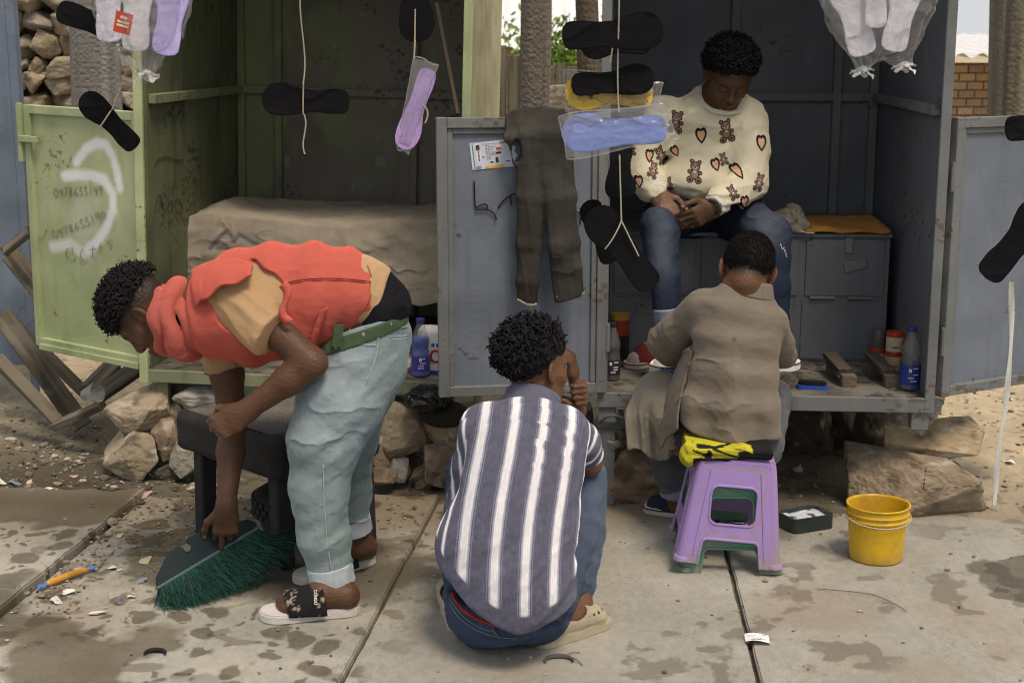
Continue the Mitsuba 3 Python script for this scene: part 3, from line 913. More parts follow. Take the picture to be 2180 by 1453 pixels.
# brick wall with tin roof behind the right side
bw = thing('brick_building', 'low brick building with a tin roof behind the grey kiosk, far right', 'building')
cpart(bw, 'wall', bevel_box(V(3.2, 11.3, -0.1), V(6.5, 11.6, 1.5)), (0.25, 0.2, 0.15), 'rockmat', smooth=False)
rg = np.random.default_rng(4)
z = 0.9
row = 0
bt = [(0.42, 0.27, 0.15), (0.36, 0.24, 0.14), (0.46, 0.32, 0.19), (0.33, 0.23, 0.15)]
bcache = {}
for row in range(9):
    for k in range(8):
        x = 3.24 + k * 0.125 + (row % 2) * 0.06
        m = bevel_box(V(x, 11.285 - rg.uniform(0, .012), 0.92 + row * 0.064), V(x + 0.115, 11.31, 0.92 + row * 0.064 + 0.054), 0.004)
        cpart(bw, 'brick', m, bt[rg.integers(4)], 'rockmat', smooth=False)
rf, ruv = sheet(lambda u, v: np.stack([3.0 + u * 3.8, 11.0 + v * 3.0, 1.56 + v * 0.16 + 0.018 * np.sin(u * 3.8 / 0.076 * 2 * np.pi * 0.5)], -1), 300, 4)
part(bw, 'roof', thick(rf, 0.004), 'plain', smooth=True, color=np.full((len(rf.vertices) * 2, 3), 0.62))

# pale house, timber fence and shrub seen between the kiosks
ph = thing('pale_house', 'pale house with a bright tin roof seen between the two kiosks', 'house')
cpart(ph, 'wall', bevel_box(V(-1.2, 15.0, 0), V(2.2, 18.0, 1.62)), (0.5, 0.42, 0.32), 'rockmat', smooth=False)
rf, ruv = sheet(lambda u, v: np.stack([-1.5 + u * 4.2, 14.6 + v * 3.4, 1.6 + v * 0.75 + 0.02 * np.sin(u * 4.2 / 0.08 * np.pi)], -1), 220, 4)
part(ph, 'roof', thick(rf, 0.005), 'plain', smooth=True, color=np.full((len(rf.vertices) * 2, 3), 0.66))
tf = thing('timber_fence', 'dark fence of upright rough boards behind the gap between the kiosks', 'fence')
rg = np.random.default_rng(9)
x = -0.5
while x < 1.05:
    w = rg.uniform(0.06, 0.11)
    m = bevel_box(V(x, 9.0 + rg.uniform(-.03, .03), -0.05), V(x + w * 0.93, 9.03 + rg.uniform(0, .02), 1.55 + rg.uniform(-.05, .09)), 0.004)
    part(tf, 'board', m, 'wood', smooth=False, uv=wood_uv(m, (0, 0, 1)))
    x += w
cb = thing('stone_block', 'pale stone block low behind the posts between the kiosks', 'stone')
m = rock((0.32, 8.6, 1.3), (0.5, 0.3, 0.24), 77, cuts=8)
m2 = rock((0.32, 8.6, 0.62), (0.55, 0.34, 1.2), 78, cuts=8)
for mm in (m, m2):
    part(cb, 'stone', mm, 'rockmat', smooth=True, color=rock_color(mm, (0.27, 0.23, 0.17), 5))

sh = thing('green_shrub', 'bright green shrub in front of the pale house between the kiosks', 'shrub')
rg = np.random.default_rng(21)
n = 2600
c = rg.normal(size=(n, 3)) * V(0.28, 0.22, 0.16) + V(0.52, 13.2, 1.52)
d = nrm(rg.normal(size=(n, 3)))
e = nrm(np.cross(d, rg.normal(size=(n, 3))))
s = rg.uniform(0.02, 0.045, n)[:, None]
vv = np.stack([c - d * s, c + e * s * 0.45, c + d * s, c - e * s * 0.45], 1).reshape(-1, 3)
q = np.arange(n * 4).reshape(-1, 4)
col = np.repeat(np.array([0.13, 0.22, 0.03]) * rg.uniform(0.6, 1.5, (n, 1)), 4, 0)
part(sh, 'foliage', trimesh.Trimesh(vv, np.vstack([q[:, [0, 1, 2]], q[:, [0, 2, 3]]]), process=False), 'plain', smooth=False, color=np.clip(col, 0, 1), kind='stuff')
part(sh, 'stem', tubes([(0.52, 13.2, 0), (0.5, 13.22, 0.8), (0.54, 13.2, 1.5)], (0.05, 0.04, 0.02)), 'plain', color=np.full((26, 3), 0.1), smooth=True)

# neighbouring blue kiosk at the far left edge
bk = thing('blue_kiosk', 'edge of a faded blue metal kiosk at the far left', 'kiosk')


blue_fn = paint((0.15, 0.19, 0.26), (0.11, 0.14, 0.19), (0.16, 0.12, 0.09), 0.0)
scene['blue_paint'] = two(bump(pr(proc(blue_fn), 0.6), b_panel))
b0 = at(46, 300, 6.3)
part(bk, 'wall', bevel_box(V(b0[0] - 0.9, 6.3, 0.25), V(b0[0] + 0.0, 6.32, 2.6)), 'blue_paint', smooth=False)
part(bk, 'wall', moved(bevel_box(V(-0.014, 0.01, 0.25), V(0, 0.9, 2.6)), frame(V(.954, .3, 0), V(-.3, .954, 0), V(0, 0, 1), V(b0[0], 6.32, 0))), 'blue_paint', smooth=False)
part(bk, 'post', bevel_box(V(b0[0] - 0.03, 6.288, 0.0), V(b0[0] + 0.008, 6.299, 2.6)), 'blue_paint', smooth=False)
# ------------------------------------------------------------------ people: shared anatomy
SKIN = V(0.115, 0.058, 0.033)


def basis(fwd, up):
    f = nrm(fwd)
    u = nrm(V(*up) - f * (V(*up) @ f))
    return np.stack([np.cross(f, u), f, u])   # rows: right, forward, up


class Head:
    def __init__(self, c, fwd, up, s=1.0, ear=1.0):
        self.c, self.R, self.s, self.ear = np.asarray(c, float), basis(fwd, up), s, ear

    def local(self, P):
        return (P - self.c) @ self.R.T / self.s

    def world(self, q):
        return self.c + (np.asarray(q, float) * self.s) @ self.R

    def sdf(self, P):
        q = self.local(P)
        a = q.copy()
        a[:, 0] = np.abs(a[:, 0])
        d = ell(q, (0, -0.014, 0.044), (0.076, 0.097, 0.086))
        d = smin(d, ell(q, (0, 0.026, -0.03), (0.063, 0.066, 0.082)), 0.045)
        d = smin(d, cone(a, (0.052, 0.0, -0.055), (0.022, 0.066, -0.096), 0.019, 0.017), 0.03)
        d = smin(d, ell(q, (0, 0.074, -0.098), (0.024, 0.018, 0.018)), 0.02)
        d = smin(d, cone(a, (0.012, 0.081, 0.027), (0.046, 0.066, 0.03), 0.013, 0.011), 0.018)
        d = smin(d, cone(a, (0.045, 0.062, -0.022), (0.058, 0.035, -0.012), 0.017, 0.015), 0.022)
        d = smax(d, -ell(a, (0.031, 0.103, 0.004), (0.019, 0.021, 0.013)), 0.014)
        d = smin(d, ell(a, (0.031, 0.078, 0.004), (0.0155, 0.0135, 0.0115)), 0.003)
        d = smin(d, cone(q, (0, 0.088, 0.018), (0, 0.108, -0.022), 0.0075, 0.0115), 0.012)
        d = smin(d, cone(a, (0.006, 0.104, -0.028), (0.0155, 0.093, -0.029), 0.009, 0.0085), 0.008)
        d = smin(d, cone(a, (0.0, 0.1, -0.0545), (0.02, 0.084, -0.059), 0.0078, 0.0045), 0.007)
        d = smin(d, cone(a, (0.0, 0.098, -0.0685), (0.018, 0.085, -0.066), 0.0092, 0.0045), 0.007)
        d = smax(d, -cone(a, (0, 0.112, -0.0605), (0.019, 0.096, -0.062), 0.0022, 0.0015), 0.003)
        # ears
        e = a - V(0.074, -0.012, 0.0)
        Re = basis((0.35, -0.94, 0), (0, -0.18, 1))
        w = e @ Re.T                                    # x: outward-ish
        w = np.stack([(e * nrm(V(0.9, 0.42, 0))).sum(1), (e * nrm(V(-0.42, 0.9, 0.12))).sum(1), e[:, 2] - 0.1 * e[:, 1]], 1)
        k = self.ear
        ear = ell(w, (0.010 * k, -0.006, 0.002), (0.0085, 0.020 * k, 0.033 * k))
        ear = smax(ear, -ell(w, (0.020 * k, -0.003, 0.006), (0.009, 0.0115 * k, 0.019 * k)), 0.006)
        ear = smin(ear, ell(w, (0.010, -0.0, -0.024 * k), (0.007, 0.010, 0.011)), 0.005)
        ear = smin(ear, ell(w, (0.012, 0.010, -0.004), (0.005, 0.005, 0.008)), 0.004)
        d = smin(d, ear, 0.007)
        return d * self.s

    def color(self, P, c):
        q = self.local(P)
        a = np.abs(q[:, :1])
        y, z = q[:, 1:2], q[:, 2:3]
        lip = np.exp(-(((a / 0.021) ** 4) + ((z + 0.062) / 0.012) ** 4)) * (y > 0.07)
        c = c * (1 - lip) + lip * V(0.12, 0.045, 0.036)
        eye = np.exp(-(((a - 0.031) / 0.014) ** 4 + ((z + 0.004) / 0.0035) ** 4)) * (y > 0.06)
        brow = np.exp(-(((a - 0.032) / 0.02) ** 4 + ((z - 0.026 + 0.12 * np.abs(a - 0.03)) / 0.0045) ** 4)) * (y > 0.055)
        nos = np.exp(-(((a - 0.009) / 0.0045) ** 2 + ((z + 0.037) / 0.004) ** 2)) * (y > 0.085)
        k = np.clip(eye * 0.9 + brow * 0.85 + nos * 0.9, 0, 0.95)
        c = c * (1 - k) + k * V(0.012, 0.008, 0.007)
        warm = np.exp(-(((a - 0.05) / 0.02) ** 2 + ((z + 0.02) / 0.03) ** 2)) * (y > 0.03) + np.exp(-((a / 0.014) ** 2 + ((z + 0.02) / 0.012) ** 2)) * (y > 0.09)
        return c * (1 + 0.25 * warm * V(1.2, 0.9, 0.8))


class Hand:
    """W wrist, F towards the fingertips, N out of the back of the hand, T towards the thumb"""
    def __init__(self, W, F, N, T, curl, thumb, spread=(0.06, 0.02, -0.03, -0.09), s=1.0):
        self.W = W = np.asarray(W, float)
        F = nrm(F)
        N = nrm(V(*N) - F * (V(*N) @ F))
        X = nrm(np.cross(F, N))
        X = X if X @ V(*T) > 0 else -X
        self.F, self.N, self.T, self.s = F, N, X, s
        self.chains, self.tips = [], []
        base = [(0.030, 0.090), (0.010, 0.095), (-0.0105, 0.090), (-0.029, 0.080)]
        lens = [(0.043, 0.026, 0.021), (0.047, 0.030, 0.022), (0.044, 0.027, 0.021), (0.035, 0.020, 0.019)]
        rad = [(0.0095, 0.0085, 0.0078, 0.0066)] * 3 + [(0.0085, 0.0075, 0.0068, 0.0058)]
        for (bt, bf), L, r, cu, sp in zip(base, lens, rad, curl, spread):
            p = W + s * (F * bf + X * bt)
            pts = [p]
            a = 0
            for l, c in zip(L, cu):
                a += c
                f = F * math.cos(sp) + X * math.sin(sp)
                dv = f * math.cos(a) - N * math.sin(a)
                p = p + dv * l * s
                pts.append(p)
            up = nrm(N * math.cos(a) + F * math.sin(a))
            self.chains.append((pts, [x * s for x in r]))
            self.tips.append((pts[-1] - dv * 0.003 * s, up, dv))
        p = W + s * (F * 0.026 + X * 0.026 - N * 0.006)
        pts = [p]
        for l, d3 in zip((0.044, 0.034, 0.027), thumb):
            dv = nrm(F * d3[0] + X * d3[1] + N * d3[2])
            p = p + dv * l * s
            pts.append(p)
        self.chains.append((pts, [x * s for x in (0.015, 0.0115, 0.0098, 0.0078)]))
        self.tips.append((pts[-1] - dv * 0.003 * s, nrm(N - dv * (N @ dv)), dv))

    def sdf(self, P):
        s, W, F, N, X = self.s, self.W, self.F, self.N, self.T
        d = chain(P, [W - F * 0.01 * s, W + F * 0.035 * s, W + F * 0.082 * s], np.array([0.027, 0.036, 0.041]) * s, np.array([0.019, 0.017, 0.0135]) * s, X, 0.02 * s)
        for pts, r in self.chains:
            e = None
            for k in range(len(pts) - 1):
                x = cone(P, pts[k], pts[k + 1], r[k], r[k + 1])
                e = x if e is None else smin(e, x, 0.004 * s)
            e = smin(e, np.linalg.norm(P - (pts[1] + N * 0), axis=1) - r[1] * 1.06, 0.003)
            d = smin(d, e, 0.008 * s)
        return d

    def color(self, P, c):
        q = (P - self.W) / self.s
        palm = np.clip(-(q @ self.N) / 0.02 - 0.35, 0, 1)[:, None] * (np.abs(q @ self.F) < 0.2)[:, None] * (np.linalg.norm(q, axis=1) < 0.2)[:, None] * ((q @ self.F) > -0.01)[:, None]
        c = c * (1 - 0.5 * palm) + 0.5 * palm * V(0.26, 0.15, 0.1)
        for t, up, dv in self.tips:
            x = (P - t) / self.s
            m = ((np.abs(x @ dv) < 0.006) & (np.abs(x @ np.cross(dv, up)) < 0.005) & (x @ up > 0.002) & (x @ up < 0.011))[:, None]
            c = np.where(m, V(0.26, 0.16, 0.125), c)
        for pts, r in self.chains[:4]:
            k = np.exp(-(np.linalg.norm(P - pts[1], axis=1)[:, None] / (0.011 * self.s)) ** 2)
            c = c * (1 - 0.25 * k)
        return c


def limb(pts, r, k=0.02):
    pts = [np.asarray(p, float) for p in pts]
    def f(P):
        d = None
        for i in range(len(pts) - 1):
            e = cone(P, pts[i], pts[i + 1], r[i], r[i + 1])
            d = e if d is None else smin(d, e, k)
        return d
    f.pts = pts
    return f


def body_mesh(parts, pad=0.12, h=0.0041, k=0.025, lo=None, hi=None):
    """every limb, hand and head joined into one skin; parts: (sdf, bounding points, radius)"""
    allp = np.vstack([np.atleast_2d(b) for _, b, _ in parts])
    lo = allp.min(0) - pad if lo is None else lo
    hi = allp.max(0) + pad if hi is None else hi

    def f(P):
        d = np.full(len(P), 0.5)
        for fn, b, r in parts:
            b = np.atleast_2d(b)
            m = np.all((P > b.min(0) - r - 0.06) & (P < b.max(0) + r + 0.06), axis=1)
            if m.any():
                d[m] = smin(d[m], fn(P[m]), k)
        return d
    own = [getattr(fn, '__self__', None) for fn, _, _ in parts]
    whole, detail = parts, [(o.c, 0.155 * o.s) if isinstance(o, Head) else (o.W + o.F * 0.085 * o.s, 0.125 * o.s) if isinstance(o, Hand) else (o.c, 0.085) for o in own if o is not None]
    parts = [q for q, o in zip(whole, own) if o is None]
    ms = [blob(f, lo, hi, 0.0068)]
    parts = whole
    for c, r in detail:
        ms.append(blob(lambda P: np.maximum(f(P), np.linalg.norm(P - c, axis=1) - r), c - r - 0.01, c + r + 0.01, 0.0037))
    return trimesh.util.concatenate(ms)


def skin_color(m, base, heads=(), hands=(), seed=0):
    v = m.vertices
    c = np.asarray(base) * (0.74 + 0.36 * fb(v, 11, seed, 4)[:, None] + 0.16 * fb(v, 70, seed + 2, 3)[:, None])
    for H in heads:
        near = np.linalg.norm(v - H.c, axis=1) < 0.19
        c[near] = H.color(v[near], c[near])
    for H in hands:
        near = np.linalg.norm(v - H.W, axis=1) < 0.24
        c[near] = H.color(v[near], c[near])
    return np.clip(c, 0, 1)


def tufts(pts, nrms, length, rad, seed, twist=0.6, sides=3, segs=5, droop=0.0, curl=0.0):
    """small twisted locks of hair growing from the scalp: one mesh"""
    r = np.random.default_rng(seed)
    n = len(pts)
    L = length * r.uniform(0.6, 1.25, n)
    d = nrm(nrms + twist * r.normal(size=(n, 3)))
    a = nrm(np.cross(d, r.normal(size=(n, 3))))
    b = np.cross(d, a)
    ph = r.uniform(0, 6.28, n)
    t = np.linspace(0, 1, segs)
    turns = 1.3
    w = curl * L
    path = pts[:, None] + d[:, None] * (L[:, None] * t)[..., None] - np.array([0, 0, 1.0]) * (droop * L[:, None] * t * t)[..., None]
    path = path + (w[:, None] * t * np.cos(ph[:, None] + turns * 6.28 * t))[..., None] * a[:, None] + (w[:, None] * t * np.sin(ph[:, None] + turns * 6.28 * t))[..., None] * b[:, None]
    R = rad * (1 - 0.72 * t**1.5)
    th = np.arange(sides) * 2 * np.pi / sides
    ring = np.cos(th)[None, None, :, None] * a[:, None, None] + np.sin(th)[None, None, :, None] * b[:, None, None]
    v = (path[:, :, None] + R[None, :, None, None] * ring).reshape(-1, 3)
    i, j, k = np.meshgrid(np.arange(n), np.arange(segs - 1), np.arange(sides), indexing='ij')
    o = i * segs * sides
    q = np.stack([o + j * sides + k, o + j * sides + (k + 1) % sides, o + (j + 1) * sides + (k + 1) % sides, o + (j + 1) * sides + k], -1).reshape(-1, 4)
    return trimesh.Trimesh(v, np.vstack([q[:, [0, 1, 2]], q[:, [0, 2, 3]]]), process=False)


def scalp(H, n, region, seed, off=0.0):
    """points and directions spread over the part of the skull where region(local) holds"""
    r = np.random.default_rng(seed)
    u = nrm(r.normal(size=(n * 4, 3)))
    c, rad = V(0, -0.014, 0.044), V(0.076, 0.097, 0.086)
    q = c + u * rad
    m = region(q)
    q, u = q[m][:n], u[m][:n]
    nn = nrm(u / rad)
    q = q + nn * off
    return H.world(q), nn @ H.R


def garment(fn, lo, hi, h, folds=None, smooth=2):
    return blob(fn, lo, hi, h, smooth)


def ridged(P, M, seed=0, o=2):
    """ridges running along the first axis of M (rows: along, across 1, across 2, each already scaled to cells per metre)"""
    q = P @ np.asarray(M, float).T
    n = meshkit.fbm(q, o, seed)
    return 1 - np.abs(2 * n - 1) * 2


def denim_color(m, base, seed, fade=None, var=0.35):
    v = m.vertices
    a = fb(v, 30, seed, 3)[:, None]
    b = fb(v * V(1, 1, 0.35), 130, seed + 1, 2)[:, None]
    c = np.asarray(base) * (1 - var / 2 + var * a) * (0.85 + 0.3 * b)
    if fade is not None:
        k = np.clip(fade(v), 0, 1)[:, None]
        c = c * (1 - k) + k * V(0.34, 0.40, 0.47) * (0.75 + 0.5 * a)
    return np.clip(c, 0, 1)


def cloth_color(m, base, seed, var=0.2, s=16):
    v = m.vertices
    return np.clip(np.asarray(base) * (1 - var / 2 + var * fb(v, s, seed, 4)[:, None]) * (0.94 + 0.12 * fb(v, 150, seed, 2)[:, None]), 0, 1)
# ------------------------------------------------------------------ the bending sweeper
def sweeper():
    p = thing('person', 'person in a red sleeveless hoodie and pale jeans bending down to sweep', 'person')
    YC = 4.2
    side = V(0, 1, 0)
    H = Head(at(314, 668, YC), (-0.44, 0.0, -0.90), (-0.90, 0, 0.44), 1.0)
    # joints
    Sn, En, Wn = at(512, 636, 4.10), at(664, 772, 3.98), at(522, 876, 3.99)
    Sf, Ef, Wf = at(470, 690, 4.36), at(496, 900, 4.34), at(482, 1078, 4.215)
    hn, hf = at(775, 760, 4.12), at(780, 760, 4.29)
    kn, kf = at(690, 915, 4.07), at(722, 930, 4.32)
    an, af = at(722, 1246, 4.07), at(768, 1160, 4.38)
    hand_n = Hand(Wn, (-0.86, -0.12, -0.5), (0.2, -0.85, 0.35), (-0.5, 0.1, 0.85),
                  [(1.2, 1.35, 0.8), (1.25, 1.4, 0.8), (1.3, 1.4, 0.8), (1.35, 1.4, 0.8)], [(0.75, 0.45, -0.35), (0.85, -0.25, -0.6), (0.6, -0.7, -0.6)], s=1.02)
    hand_f = Hand(Wf, (-0.10, 0.12, -1), (0.1, -1, -0.05), (-1, -0.2, 0.1),
                  [(0.75, 1.1, 0.7), (0.2, 0.3, 0.2), (0.8, 1.2, 0.7), (0.95, 1.3, 0.7)], [(0.75, 0.7, 0.0), (0.95, 0.25, -0.2), (0.95, 0.0, -0.3)], s=0.98)
    neck = [H.world((0, -0.03, -0.05)), at(415, 652, YC)]
    parts = [(H.sdf, H.c, 0.15), (limb(neck, [0.055, 0.07]), neck, 0.1),
             (lambda P: chain(P, [at(415, 640, YC), at(600, 632, YC), at(720, 625, YC), at(785, 690, YC)], [0.10, 0.13, 0.12, 0.13], [0.07, 0.10, 0.09, 0.09], side), [at(415, 640, YC), at(600, 632, YC), at(785, 690, YC)], 0.2),
             (limb([Sn, Sn + 0.5 * (En - Sn), En, En + 0.35 * (Wn - En), Wn], [0.052, 0.049, 0.042, 0.042, 0.028]), [Sn, En, Wn], 0.08),
             (limb([Sf, Sf + 0.5 * (Ef - Sf), Ef, Ef + 0.35 * (Wf - Ef), Wf], [0.055, 0.05, 0.041, 0.0415, 0.027]), [Sf, Ef, Wf], 0.08),
             (hand_n.sdf, hand_n.W, 0.22), (hand_f.sdf, hand_f.W, 0.22),
             (limb([hn, kn, an], [0.085, 0.055, 0.037]), [hn, kn, an], 0.1), (limb([hf, kf, af], [0.085, 0.055, 0.036]), [hf, kf, af], 0.1)]

    def foot(a, heel, ball, toe, w, k):
        lat = nrm(np.cross(toe - heel, V(0, 0, 1)))
        f = [(limb([a, heel + V(0, 0, 0.03)], [0.038, 0.036]), [a, heel], 0.06),
             (lambda P: chain(P, [heel + V(0, 0, 0.036), heel * 0.5 + ball * 0.5 + V(0, 0, 0.042), ball + V(0, 0, 0.024)], [0.033, 0.038, 0.046], [0.034, 0.038, 0.02], lat, 0.03), [heel, ball], 0.08)]
        d = nrm(toe - ball)
        for i, (o, l, r) in enumerate([(-0.034, 0.058, 0.0145), (-0.012, 0.058, 0.0105), (0.006, 0.053, 0.010), (0.022, 0.046, 0.0095), (0.036, 0.037, 0.009)]):
            b = ball + lat * o * k - d * 0.01 + V(0, 0, 0.016)
            t = b + d * l - V(0, 0, 0.004)
            f.append((limb([b, b * 0.4 + t * 0.6 + V(0, 0, 0.005), t], [r, r * 1.05, r * 0.95], 0.004), [b, t], 0.02))
        return f
    zf = 0.026
    gn = lambda x, y, Y: at(x, y, Y)
    heel_n, ball_n, toe_n = gz(738, 1290, zf), gz(632, 1294, zf), gz(575, 1298, zf)
    heel_f, ball_f, toe_f = gz(778, 1185, zf), gz(690, 1210, zf), gz(645, 1222, zf)
    parts += foot(an, heel_n, ball_n, toe_n, 0.05, -1) + foot(af, heel_f, ball_f, toe_f, 0.05, 1)
    m = body_mesh(parts)
    base = SKIN * V(0.80, 0.78, 0.78)
    c = skin_color(m, base, [H], [hand_n, hand_f], 1)
    q = H.local(m.vertices)
    near = np.linalg.norm(m.vertices - H.c, axis=1) < 0.17
    fade = np.clip((q[:, 2] - 0.0 + 0.5 * np.minimum(q[:, 1] + 0.03, 0) * -1.0) / 0.035, 0, 1) * (q[:, 1] < 0.062) * near
    ear = (np.abs(q[:, 0]) > 0.079)
    fade = np.where(ear, 0, fade)[:, None]
    c = c * (1 - 0.8 * fade) + 0.8 * fade * V(0.016, 0.013, 0.013) * (0.8 + 0.6 * fb(m.vertices, 300, 3, 2)[:, None])
    part(p, 'body', m, 'skin', smooth=True, color=c)
    # hair: short tight curls on top
    reg = lambda q: (q[:, 2] > 0.058 - 0.16 * np.clip(q[:, 1], -0.2, 0.02) * -0.55 - 0.22 * np.clip(q[:, 1] - 0.03, 0, 1)) & ~((q[:, 1] > 0.066) & (q[:, 2] < 0.075))
    P_, N_ = scalp(H, 2300, reg, 3, 0.006)
    hm = tufts(P_, N_, 0.027, 0.0052, 5, twist=0.42, curl=0.24, segs=6)
    cap = blob(lambda P: np.maximum(ell(H.local(P), (0, -0.014, 0.044), (0.086, 0.107, 0.099)) + 0.006 * (fb(P, 90, 2, 2) - 0.5), -(H.local(P)[:, 2] - 0.066 + 0.10 * np.clip(H.local(P)[:, 1], -1, 0.02))) , H.c - 0.17, H.c + 0.17, 0.004)
    hh = trimesh.util.concatenate([hm, cap])
    part(p, 'hair', hh, 'hairmat', smooth=True, color=np.clip(V(0.017, 0.0155, 0.017) * (0.6 + 0.9 * fb(hh.vertices, 120, 7, 2)[:, None]), 0, 1))

    # tan t-shirt
    Hs = at(574, 714, 3.985)
    ad = nrm(En - Sn)
    tnodes = [at(480, 645, YC), at(520, 640, YC), at(600, 632, YC), at(690, 622, YC), at(760, 622, YC), at(818, 636, YC)]
    trx, trz = np.array([0.14, 0.168, 0.166, 0.155, 0.148, 0.147]), np.array([0.09, 0.125, 0.137, 0.122, 0.102, 0.084])

    def tee(P):
        d = chain(P, tnodes, trx, trz, side, 0.04)
        n = nrm(tnodes[-1] - tnodes[-2])
        d = smax(d, (P - at(818, 636, YC)) @ n, 0.01)
        s0 = at(500, 628, 4.1)
        sl = cone(P, s0, Hs + ad * 0.03, 0.092, 0.06)
        fold = ridged(P, np.stack([ad * 3, V(0, 22, 0), nrm(np.cross(ad, side)) * 22]), 4) * 0.006
        sl = smax(sl - fold, (P - Hs) @ nrm(ad + V(0.12, 0, 0.1)), 0.004)
        adf = nrm(Ef - Sf)
        h2 = at(478, 792, 4.36)
        s2 = smax(cone(P, Sf, h2 + adf * 0.03, 0.08, 0.056), (P - h2) @ adf, 0.004)
        return smin(smin(d, sl, 0.03), s2, 0.03)
    lo, hi = bounds_of(tnodes + [Hs, at(478, 800, 4.36)], 0.2)
    tm = blob(tee, lo, hi, 0.0056)
    tc = cloth_color(tm, (0.42, 0.275, 0.155), 3, 0.12)
    key = part(p, 'shirt', tm, 'cloth', smooth=True, color=tc)
    # printed band round the far sleeve
    adf = nrm(Ef - Sf)
    bx_, by_ = nrm(np.cross(adf, V(0, 1, 0))), V(0, 1, 0)
    for q, w in ((-0.032, 0.004), (-0.004, 0.0035)):
        cc = at(478, 792, 4.36) + adf * q
        ring = [cc + 0.0605 * (math.cos(t) * bx_ + math.sin(t) * np.cross(adf, bx_)) for t in np.linspace(0, 6.28, 40)]
        cpart(key, 'stripe', tubes(ring, w * 0.5, 5), (0.03, 0.025, 0.03), smooth=True)
    cc = at(478, 792, 4.36) + adf * -0.018
    wm = []
    rg = random.Random(2)
    for k in range(16):
        t = 2.2 + k * 0.16
        o = cc + 0.0605 * (math.cos(t) * bx_ + math.sin(t) * np.cross(adf, bx_))
        for _ in range(2):
            a = adf * rg.uniform(-0.006, 0.006)
            b = adf * rg.uniform(-0.006, 0.006) + 0.006 * (-math.sin(t) * bx_ + math.cos(t) * np.cross(adf, bx_))
            wm.append(tubes([o + a, o + b], 0.0012, 4))
    cpart(key, 'lettering', wm, (0.03, 0.025, 0.03), smooth=True, kind='stuff')

    # red sleeveless hoodie
    hn_ = [at(440, 668, YC), at(520, 655, YC), at(600, 636, YC), at(680, 620, YC), at(740, 616, YC), at(800, 622, YC)]
    hrx, hry = np.array([0.175, 0.19, 0.185, 0.172, 0.162, 0.155]), np.array([0.130, 0.165, 0.160, 0.137, 0.113, 0.086])
    hole = at(528, 642, 3.99)
    nb, nc = at(342, 668, YC), at(395, 662, YC)

    def hood(P):
        d = chain(P, hn_, hrx, hry, side, 0.05, cap=0.3)
        n = nrm(V(0.98, 0, 0.05))
        f = 0.002 * ridged(P, np.stack([V(5, 0, 1), V(0, 7, 0), V(7, 0, 9)]), 7) + 0.0025 * (fb(P * V(1, 1.4, 1), 5, 3, 2) - 0.5) + 0.006 * ridged(P, np.stack([V(-4, 0, 4), V(0, 6, 0), V(13, 2, 13)]), 8) * np.clip((P[:, 0] + 0.62) * 6, 0, 1) * np.clip((0.93 - P[:, 2]) * 7, 0, 1)
        sag = 0.02 * np.exp(-(((P - at(640, 735, 4.1)) / V(0.12, 0.3, 0.05)) ** 2).sum(1))
        d = d - f - sag
        d = smax(d, (P - at(800, 622, YC)) @ n, 0.006)
        # armhole torn open
        r = ell(P, hole, (0.108, 0.16, 0.098)) + 0.014 * (fb(P, 26, 9, 2) - 0.5)
        d = smax(d, -r, 0.006)
        notch = cone(P, at(545, 585, 4.02), at(540, 560, 4.1), 0.03, 0.012)
        return smax(d, -notch, 0.004)
    lo, hi = bounds_of(hn_, 0.24)
    hm = blob(hood, lo, hi, 0.0056)
    RED = (0.47, 0.105, 0.08)
    hk = part(p, 'hoodie', hm, 'cloth', smooth=True, color=cloth_color(hm, RED, 5, 0.14, 9))

    # the hood lying bunched round the neck
    def collar(P):
        d = None
        for (x, yt, yb, rad, w, ph) in ((352, 600, 756, 0.024, 0.105, 0), (386, 588, 770, 0.027, 0.125, 1), (420, 596, 760, 0.024, 0.12, 2)):
            cen = at(x + 4, (yt + yb) / 2, YC)
            hz = (yb - yt) / 2 / 724.0 - rad
            q = P - cen
            tilt = 0.18
            ax, az = q[:, 0] * math.cos(tilt) + q[:, 2] * math.sin(tilt), -q[:, 0] * math.sin(tilt) + q[:, 2] * math.cos(tilt)
            th = np.arctan2(az / hz, q[:, 1] / w)
            rr = np.sqrt((az / hz) ** 2 + (q[:, 1] / w) ** 2)
            rd = (rr - 1) * np.where(np.abs(np.sin(th)) > 0.7, hz, w * 0.9)
            wob = 0.012 * np.sin(th * 2 + ph * 1.7) + 0.006 * np.sin(th * 5 + ph)
            e = np.sqrt((ax + wob) ** 2 * 0.8 + rd**2) - rad * (1 + 0.25 * np.sin(th * 3 + ph * 2.1))
            d = e if d is None else smin(d, e, 0.004)
        return d
    cm_ = blob(collar, at(385, 670, YC) - V(0.13, 0.24, 0.2), at(385, 670, YC) + V(0.13, 0.24, 0.2), 0.0048)
    part(hk, 'hood', cm_, 'cloth', smooth=True, color=cloth_color(cm_, V(*RED) * V(0.92, 1.05, 1.15), 6, 0.14, 9))
    # flap over the shoulder and the torn lip of the armhole
    rim = [at(*q) for q in ((410, 578, 4.04), (440, 640, 3.985), (436, 672, 3.99), (452, 692, 3.99), (500, 712, 3.985))]
    fl, fuv = sheet(lambda u, v: None or (lambda a, b, w: a * (1 - w) + b * w)(spline([at(408, 575, 4.1), at(470, 552, 4.12), at(540, 560, 4.08)], 30)[(u * 29).astype(int)],
                    spline([at(418, 655, 4.02), at(472, 612, 3.975), at(536, 590, 3.99)], 30)[(u * 29).astype(int)], v[..., None]) - V(0, 1, 0) * (0.022 * np.sin(v * 3.14))[..., None] + V(0, 0, 1) * (0.006 * np.sin(u * 14) * v)[..., None], 30, 18)
    fl = thick(fl, 0.006)
    part(hk, 'shoulder_flap', fl, 'cloth', smooth=True, color=cloth_color(fl, RED, 8, 0.12, 9))
